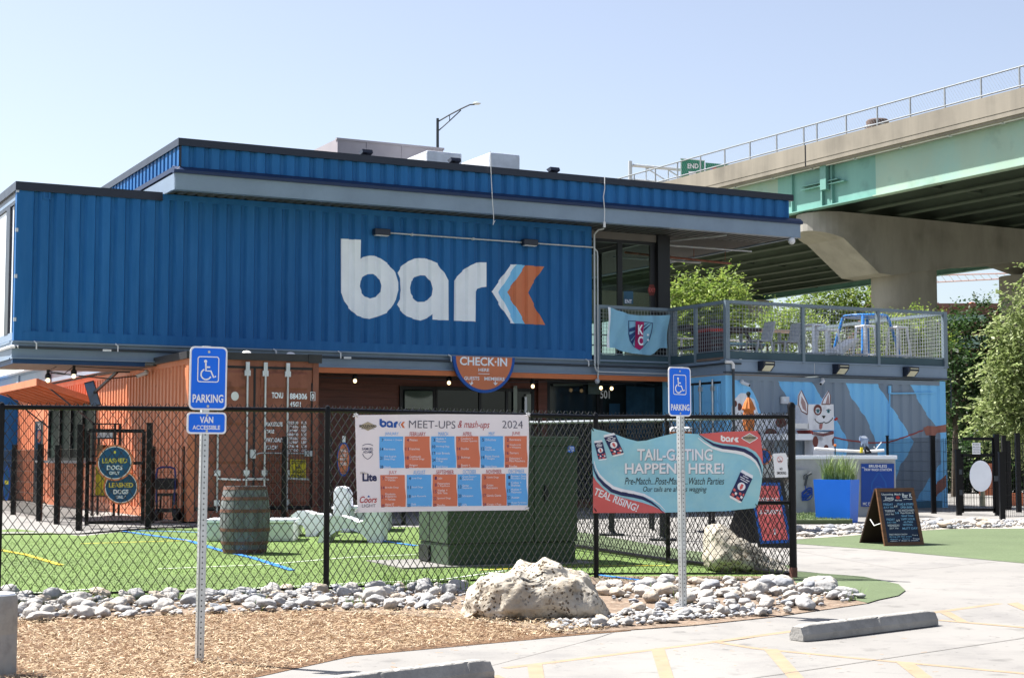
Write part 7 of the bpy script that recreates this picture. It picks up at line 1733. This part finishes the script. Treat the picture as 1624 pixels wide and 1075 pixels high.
# ================================================================ the elevated road behind
QB = Matrix.Translation((13.905, 73.6, 0)) @ Matrix.Rotation(R(29.1), 4, 'Z')      # frame: n across the deck to the far side, e along it away from the lot
def nb(e, n, z): return (n, e, z)
vd = thing('highway_viaduct', 'elevated highway bridge with teal steel girders and a concrete parapet', 'bridge', (0, 0, 0), QB)
E0, E1 = -70, 130
ZG, ZGT, ZPB, ZPT = 12.95, 14.75, 14.93, 15.84
for e0, e1, mm in ((E0, -21, m_bpale), (-21, -4.25, m_bpale), (-4.25, 2.55, m_bgreen), (2.55, 30, m_bpale), (30, E1, m_bgreen)):
    b = MB(QB); b.box(-.02, e0, ZG, .02, e1, ZGT); b.box(-.22, e0, ZG - .05, .22, e1, ZG); b.build('edge_girder', mm, vd)
for e in (-40, -21, 1.35, 14, 26): b = MB(QB); b.box(-.16, e, ZG, -.02, e + .05, ZGT); b.build('stiffener', m_bgreen, vd)
for e in (-1.45, -.75): b = MB(QB); b.box(-.16, e - .05, ZG, -.02, e + .05, ZGT); b.build('stiffener', m_bgreen, vd)
for z in (13.9, 14.05): b = MB(QB); b.box(-.25, -2.4 + (z - 13.9) * 3, z - .04, -.05, .6, z); b.build('catwalk_bar', m_bgreen, vd)
b = MB(QB); b.box(-.35, -1.3, ZG + .7, -.02, -.9, ZGT); b.build('hanger_plate', m_bgreen, vd)
for i in range(1, 10):
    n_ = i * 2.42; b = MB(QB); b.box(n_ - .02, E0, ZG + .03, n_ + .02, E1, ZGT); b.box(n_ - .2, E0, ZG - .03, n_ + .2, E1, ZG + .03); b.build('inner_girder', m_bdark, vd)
b = MB(QB)
for k in range(22):
    e = E0 + 4 + k * 8.6
    for i in range(10):
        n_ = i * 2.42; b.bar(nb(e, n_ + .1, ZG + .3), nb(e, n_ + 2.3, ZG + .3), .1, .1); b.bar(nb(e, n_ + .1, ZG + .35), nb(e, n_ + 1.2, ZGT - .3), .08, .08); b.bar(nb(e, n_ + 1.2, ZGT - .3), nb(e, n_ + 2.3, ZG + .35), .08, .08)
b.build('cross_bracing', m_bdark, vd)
b = MB(QB); b.box(24.18, E0, ZG, 24.24, E1, ZGT); b.box(24.0, E0, ZG - .05, 24.4, E1, ZG); b.build('edge_girder', m_bgreen, vd)
b = MB(QB); b.box(-.55, E0, ZGT, 24.8, E1, ZPB); b.build('deck_slab', m_deckconc, vd)
for e0, e1 in ((E0, -.28), (-.18, 34), (34.1, E1)): b = MB(QB); b.prism([nb(e0, -.62, ZPB - .08), nb(e0, -.62, ZPT), nb(e0, -.25, ZPT), nb(e0, -.12, ZPB), nb(e0, -.12, ZPB - .08)], (0, e1 - e0, 0)); b.box(-.635, e0, ZPB + .12, -.62, e1, ZPB + .135); b.build('parapet', m_deckconc, vd)
b = MB(QB); b.box(24.5, E0, ZPB, 24.8, E1, ZPT); b.build('parapet', m_deckconc, vd)
b = MB(QB); b.box(-.6, -.28, ZPB - .1, -.3, -.18, ZPT - .03); b.build('expansion_joint', m_frame, vd)
b = MB(QB); b.tube([nb(E0, -.3, ZPB - .18), nb(E1, -.3, ZPB - .18)], .045, 8)
for k in range(60): e = E0 + k * 2.9; b.box(-.4, e, ZPB - .24, -.2, e + .12, ZPB - .08)
b.build('conduit', m_pipe, vd)
b = MB(QB); b.tube([nb(E0, -.42, 16.74), nb(E1, -.42, 16.74)], .036, 8); b.tube([nb(E0, -.42, 15.98), nb(E1, -.42, 15.98)], .036, 8); b.build('handrail', m_gal, vd)
for e in [-8.93 - 2.03 * i for i in range(28, -1, -1)] + [-6.9, -4.86, -2.83, -.82, .11, 2.1] + [4.15 + 2.03 * i for i in range(50)]:
    b = MB(QB); b.bar(nb(e, -.42, ZPT), nb(e, -.42, 16.74), .055, .055, 0, (1, 0, 0)); b.build('rail_post', m_gal, vd)
# fine fence mesh between the rails: widely spaced wires
b = MB(QB)
for k in range(420): e = -34 + k * .16; b.bar(nb(e, -.42, 16.0), nb(e + .5, -.42, 16.72), .006, .006)
b.build('rail_mesh', m_gal, vd, fixn=False)


def pier(lab, e):
    r_ = thing('bridge_pier', lab, 'bridge pier', nb(e, 5, 0), QB, 'concrete piers of the elevated road')
    h_ = 1.32; b = MB(QB); pts = []
    NT = 24.6; zt_, zn = ZG - .12, 11.60
    out = [(1.3, zt_), (NT, zt_), (NT, 11.6), (NT - 4.0, 10.5), (16.3, 10.6), (13.0, 11.25), (10.5, 11.0), (7.8, 10.6), (4.2, 10.05), (3.4, 10.1), (1.3, zn)]
    b.prism([(n_, e - h_, z) for n_, z in out], (0, 2 * h_, 0))
    # rounded nose, its underside sloping like the cap
    k = 14; vs = []; fs = []
    for i in range(k + 1):
        a = math.pi / 2 + math.pi * i / k; n_, ee = 1.3 + h_ * math.cos(a), e + h_ * math.sin(a); zl = zn - (1.3 - n_) * -.0 + (1.3 - n_) * .30; vs += [(n_, ee, zt_), (n_, ee, zl)]
    for i in range(k): fs.append((2 * i, 2 * i + 1, 2 * i + 3, 2 * i + 2))
    fs += [tuple(2 * i for i in range(k + 1)), tuple(2 * i + 1 for i in reversed(range(k + 1)))]
    b.add(vs, fs); b.build('pier_cap', m_pier, r_)
    for n0, n1 in ((4.45, 7.85), (12.95, 16.3)):
        b = MB(QB); h2 = 1.15; P_ = []
        for c_, a0 in ((n1 - h2, -90), (n0 + h2, 90)): P_ += [(c_ + h2 * math.cos(R(a0 + 180 * i / 10)), e + h2 * math.sin(R(a0 + 180 * i / 10)), -.1) for i in range(11)]
        b.prism(P_, (0, 0, 10.75)); b.build('column', m_pier, r_, smooth=True)
    b = MB(QB)
    for n_ in (0.6, 2.42, 4.84, 7.26, 9.68): b.box(n_ - .25, e - .5, ZG - .12, n_ + .25, e + .5, ZG - .05)
    b.build('bearing', m_frame, r_)
    return r_
pr0 = pier('near concrete bridge pier with a rounded hammerhead cap right of the roof', .75)
M_ = QB @ V(nb(35.5, 5, 0)); dup(pr0, M_, label='far concrete bridge pier in shade seen just above the terrace railing')

# highway lamp, signs
lp_ = thing('street_lamp', 'tall grey highway street lamp with a trussed arm above the roof', 'street lamp', (dp(694, 700, 105).x, 105, 0))
q = lambda x, y: dp(x, y, 105)
b = MB(); b.tube([V((q(694, 700).x, 105, 0)), q(694, 188)], [.16, .09], 8); b.build('pole', m_dkpipe, lp_)
b = MB(); b.tube([q(695, 193), (q(712, 183)), q(731, 173), q(745, 166.5), q(753, 166)], .05, 6); b.tube([q(695, 208), q(713, 192), q(731, 175)], .04, 6); b.tube([q(713, 183), q(713, 192)], .03, 6); b.build('arm', m_dkpipe, lp_)
b = MB(); p = q(756, 164.5); b.sphere(p, .22, 10, sc=(1.3, .7, .45)); b.build('lamp_head', m_pipe, lp_, smooth=True)
hs_ = thing('sign_gantry', 'grey steel highway sign gantry with a truss arm behind the parapet', 'gantry', (dp(1000, 400, 118).x, 118, 0))
G_ = lambda x, y, d_=118: dp(980 + x * 220 / 1624, 230 + y * 220 / 1624, d_)
b = MB(); p = G_(145, 400); b.tube([(p.x, 118, 0), (p.x, 118, G_(145, 190).z)], .15, 10); b.build('mast', m_pipe, hs_)
b = MB(); b.tube([G_(170, 240), G_(730, 290)], .12, 8); b.tube([G_(170, 410), G_(560, 440)], .10, 8); b.build('truss_chord', m_pipe, hs_)
b = MB()
for a, c_ in (((330, 265), (330, 425)), ((330, 270), (590, 435)), ((590, 290), (590, 440)), ((590, 295), (735, 385))): b.tube([G_(*a), G_(*c_)], .05, 6)
b.build('truss_brace', m_pipe, hs_)
ph = Plane((0, 117.6, 0), V((1, -.0, 0)), (0, -1, 0)); zg = lambda P: [(980 + x * 220 / 1624, 230 + y * 220 / 1624) for x, y in P]
h1 = thing('highway_sign', 'green highway sign reading END with a white route shield', 'road sign', ph.at(*ph.px(1098, 290)))
b = MB(); ph.slab(b, zg([(733, 155), (1018, 180), (1018, 360), (1018, 480), (733, 480)]), .08); b.build('panel', m_hwsign, h1)
b = MB(); ph.text(b, 'END', *zg([(815, 222)])[0], *zg([(942, 278)])[0], 0, .05, .02); ph.poly(b, zg([(822, 310), (905, 315), (915, 345), (912, 410), (828, 410), (832, 345)]), 0, .05); ph.text(b, '9', *zg([(862, 345)])[0], *zg([(888, 390)])[0], 1, .08, .04)
ph.line(b, zg([(736, 160), (1014, 185)]), .05, 0, .05); ph.line(b, zg([(737, 158), (737, 470)]), .05, 0, .05); ph.line(b, zg([(1014, 184), (1014, 470)]), .05, 0, .05); b.build('lettering', [m_signwhite, m_frame], h1)
h2_ = thing('highway_sign', 'lower green highway sign with a red and blue interstate shield', 'road sign', ph.at(*ph.px(1145, 290)))
b = MB(); ph.slab(b, zg([(1026, 208), (1390, 240), (1390, 480), (1026, 480)]), .08); b.build('panel', m_hwsign, h2_)
b = MB(); ph.poly(b, zg([(1085, 262), (1150, 262), (1152, 282), (1085, 282)]), 1, .05); ph.poly(b, zg([(1082, 283), (1158, 283), (1150, 330), (1118, 345), (1085, 325)]), 2, .05); ph.text(b, '35', *zg([(1095, 292)])[0], *zg([(1145, 322)])[0], 0, .08, .03); b.build('lettering', [m_signwhite, m_red, m_signblue], h2_)
tk = thing('brick_tower_top', 'round dark brick tower top with a railing far beyond the parapet', 'tower', dp(1392, 700, 260))
P = dp(1392, 215, 260); k_ = 260 / FPX
b = MB(); b.lathe([(17 * k_, -P.z), (17 * k_, 2.0 * k_), (19.5 * k_, 2 * k_), (19.5 * k_, 5 * k_)], (P.x, 260, P.z), 28); b.build('shaft', m_brick, tk)
b = MB(); b.lathe([(18 * k_, 5 * k_), (18 * k_, 23 * k_), (16 * k_, 25 * k_), (2 * k_, 26 * k_)], (P.x, 260, P.z), 28); b.build('drum', mat('dark_brick', (.12, .085, .075), .85, var=.2), tk)
b = MB(); b.lathe([(21 * k_, 8 * k_), (21 * k_, 9 * k_)], (P.x, 260, P.z), 28, cap=False); b.lathe([(21 * k_, 14 * k_), (21 * k_, 15 * k_)], (P.x, 260, P.z), 28, cap=False)
for i in range(14): a = i / 14 * 6.283; b.bar((P.x + 21 * k_ * math.cos(a), 260 + 21 * k_ * math.sin(a), P.z + 5 * k_), (P.x + 21 * k_ * math.cos(a), 260 + 21 * k_ * math.sin(a), P.z + 15 * k_), .06, .06)
b.build('gallery_rail', m_pipe, tk)
cn = thing('crane_jib', 'far red and white lattice crane jib under the bridge', 'crane', dp(1535, 700, 330))
K_ = lambda x, y, d_=330: dp(1440 + x * 184 / 1236, 400 + y * 184 / 1236, d_)
m_cr = mat('pale_red_crane', (.60, .42, .40), .6); b = MB(); b.tube([K_(-250, 348), K_(1300, 268)], .16, 6); b.build('lower_chord', m_cr, cn)
b = MB(); b.tube([K_(-250, 262), K_(1300, 218)], .16, 6); b.build('upper_chord', m_cr, cn)
b = MB()
for i in range(19): x = -250 + i * 82; b.tube([K_(x, 345 - i * 4.2), K_(x - 55, 262 - i * 2.3)], .07, 5)
b.build('lattice', m_offw, cn)
b = MB(); b.tube([V((K_(1300, 268).x, 330, 0)), K_(1300, 150)], .7, 6); b.build('mast', m_cr, cn)
bk = thing('brick_building', 'long low red brick building with rooftop vents beyond the trees', 'building', dp(1520, 727, 210))
P0, P1 = dp(1380, 485, 210), dp(1600, 491, 210); b = MB(); b.box(P0.x, 210, 0, P1.x, 226, P1.z + .3); b.build('wall', m_brick, bk)
b = MB(); b.box(P0.x - .3, 209.7, P1.z + .3, P1.x + .3, 226.3, P1.z + .8); b.build('roof_edge', m_brick, bk)
b = MB(); b.box(P0.x, 209.9, P1.z - 1.6, P1.x - 3, 209.99, P1.z - .7); b.box(P0.x, 209.9, P1.z - 5, P1.x - 3, 209.99, P1.z - 3.4); b.build('window_band', mat('pale_window_band', (.22, .32, .30), .3), bk)
for x, w_, h_, mm in ((1484, .9, .35, m_offw), (1508, .9, .12, m_pipe), (1543, .32, .4, m_orangep), (1548, .3, .35, m_brick), (1528, .12, .25, m_pipe)): P = dp(x, 485, 212); b = MB(); b.box(P.x - w_ / 2, 212, P1.z + .6, P.x + w_ / 2, 214, P1.z + .8 + h_); b.build('rooftop_vent', mm, bk)

# ================================================================ trees
def tree(lab, base, blobs, kind, n_leaf, size, droop=0.0, spray=True, trunk=True, grp='trees around the building', name='tree', seed=1, tr=.12):
    rnd = random.Random(seed); base = V(base)
    r_ = thing(name, lab, 'tree', base, None, grp)
    if trunk:
        b = MB(); top = V(blobs[0][0])
        b.tube([base, base.lerp(V((top.x, top.y, base.z)), .3) + V((0, 0, (top.z - base.z) * .4)), top], [tr, tr * .75, tr * .3], 8)
        for c_, rr in blobs[:7]:
            s_ = base.lerp(top, .5); b.tube([s_, s_.lerp(V(c_), .5) + V((0, 0, .2)), V(c_)], [tr * .45, tr * .3, tr * .1], 6)
        b.build('trunk', m_bark, r_)
    sub_ = []
    for c_, rr in blobs:            # break every lobe into uneven clumps
        r0 = rr if isinstance(rr, tuple) else (rr, rr, rr); sub_.append((c_, tuple(q * .72 for q in r0)))
        for _ in range(6):
            dv = V((rnd.gauss(0, 1), rnd.gauss(0, 1), rnd.gauss(0, .9))).normalized(); f_ = rnd.uniform(.3, .5)
            sub_.append(((c_[0] + dv.x * r0[0] * .78, c_[1] + dv.y * r0[1] * .78, c_[2] + dv.z * r0[2] * .78), tuple(q * f_ for q in r0)))
    blobs = sub_
    b = MB(); vol = [rr[0] * rr[1] * rr[2] if isinstance(rr, tuple) else rr ** 3 for _, rr in blobs]; vol = [v_ ** .7 for v_ in vol]
    nsp = 9; left = n_leaf
    while left > 0:
        c_, rr = rnd.choices(blobs, vol)[0]; rr = rr if isinstance(rr, tuple) else (rr, rr, rr)
        d_ = V((rnd.gauss(0, 1), rnd.gauss(0, 1), rnd.gauss(0, 1))).normalized(); f = rnd.random() ** .3
        f *= 1 + .22 * noise.noise(d_ * 2.3 + V(c_) * .7)
        P = V(c_) + V((d_.x * rr[0], d_.y * rr[1], d_.z * rr[2])) * f
        if P.z < base.z + .1: continue
        ax = (d_ * .8 + V((rnd.gauss(0, .5), rnd.gauss(0, .5), rnd.gauss(0, .4) + .15 - droop))).normalized(); k = rnd.choices((0, 1, 2), (5, 3, 2.2))[0]
        L_ = size * nsp * .42 * rnd.uniform(.7, 1.3)
        for i in range(nsp):
            t = (i + 1) / nsp; Q = P + ax * L_ * t + V((0, 0, -droop * .6 * L_ * t * t)); a = rnd.uniform(0, 6.28)
            s_ = size * rnd.uniform(.7, 1.25) * (1.1 - .4 * t); lf = (ax * .7 + V((math.cos(a), math.sin(a), rnd.uniform(-.5, .3) - droop * .5))).normalized(); wv_ = lf.cross(V((rnd.gauss(0, .6), rnd.gauss(0, .6), 1))).normalized()
            b.add([Q, Q + lf * s_ * .5 + wv_ * s_ * .24, Q + lf * s_, Q + lf * s_ * .5 - wv_ * s_ * .24], [(0, 1, 2, 3)], k if rnd.random() < .75 else rnd.randrange(3))
        left -= nsp
    b.build('crown', m_leaf[kind], r_, fixn=False)
    return r_
def bl(dist, *items):           # crown lobes read off the photo at a distance, given depth too
    o = []
    for x, y, r, *z in items: k_ = dist / FPX; o.append((tuple(dp(x, y, dist + (z[0] if z else 0))), (r * k_, r * k_ * 1.0, r * k_ * .85)))
    return o
def tb(x, dist): return (dp(x, 700, dist).x, dist, 0)
tree('bright leafy tree under the bridge rising just behind the terrace railing corner', tb(1125, 52), bl(52, (1110, 490, 46), (1150, 470, 34, 1), (1090, 460, 22), (1160, 450, 16), (1075, 500, 30), (1140, 520, 45), (1100, 540, 50), (1172, 468, 12)), 'bright', 11000, .17, .1, seed=3)
tree('pale green tree in sun beyond the bridge between the far pier and the column', tb(1320, 125), bl(125, (1320, 480, 40), (1360, 475, 36), (1290, 485, 36), (1265, 490, 30), (1390, 480, 34), (1340, 520, 60), (1280, 530, 60), (1400, 530, 50), (1240, 520, 30)), 'bright', 12000, .36, 0, seed=5, tr=.3)
tree('mid green tree seen through the terrace mesh below the pale green tree', tb(1230, 58), bl(58, (1215, 520, 26), (1250, 512, 24), (1180, 525, 28), (1290, 530, 30), (1230, 550, 40), (1160, 545, 30)), 'bright', 5000, .17, 0, seed=8)
tree('leafy tree seen through the mesh at the right end of the terrace', tb(1440, 60), bl(60, (1440, 530, 32), (1465, 515, 22), (1420, 545, 34), (1400, 530, 26), (1475, 545, 30)), 'bright', 5500, .17, 0, seed=9)
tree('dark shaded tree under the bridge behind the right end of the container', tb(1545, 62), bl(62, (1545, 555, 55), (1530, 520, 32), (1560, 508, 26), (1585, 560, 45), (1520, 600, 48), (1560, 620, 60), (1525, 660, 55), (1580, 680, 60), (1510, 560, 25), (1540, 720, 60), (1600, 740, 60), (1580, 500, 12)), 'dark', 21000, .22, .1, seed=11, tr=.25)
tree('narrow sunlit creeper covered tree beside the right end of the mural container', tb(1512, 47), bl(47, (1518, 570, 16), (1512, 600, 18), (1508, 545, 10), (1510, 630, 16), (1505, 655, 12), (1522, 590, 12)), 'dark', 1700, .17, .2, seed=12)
tree('big pale willow like tree with drooping sprays at the right edge', tb(1665, 43), bl(43, (1640, 560, 62), (1640, 490, 45), (1605, 520, 26), (1600, 600, 46), (1620, 640, 56), (1575, 655, 30), (1590, 560, 28), (1650, 440, 36), (1560, 660, 18), (1680, 600, 80), (1690, 500, 70), (1600, 470, 12), (1605, 690, 30)), 'willow', 17000, .17, .5, seed=14, tr=.22)
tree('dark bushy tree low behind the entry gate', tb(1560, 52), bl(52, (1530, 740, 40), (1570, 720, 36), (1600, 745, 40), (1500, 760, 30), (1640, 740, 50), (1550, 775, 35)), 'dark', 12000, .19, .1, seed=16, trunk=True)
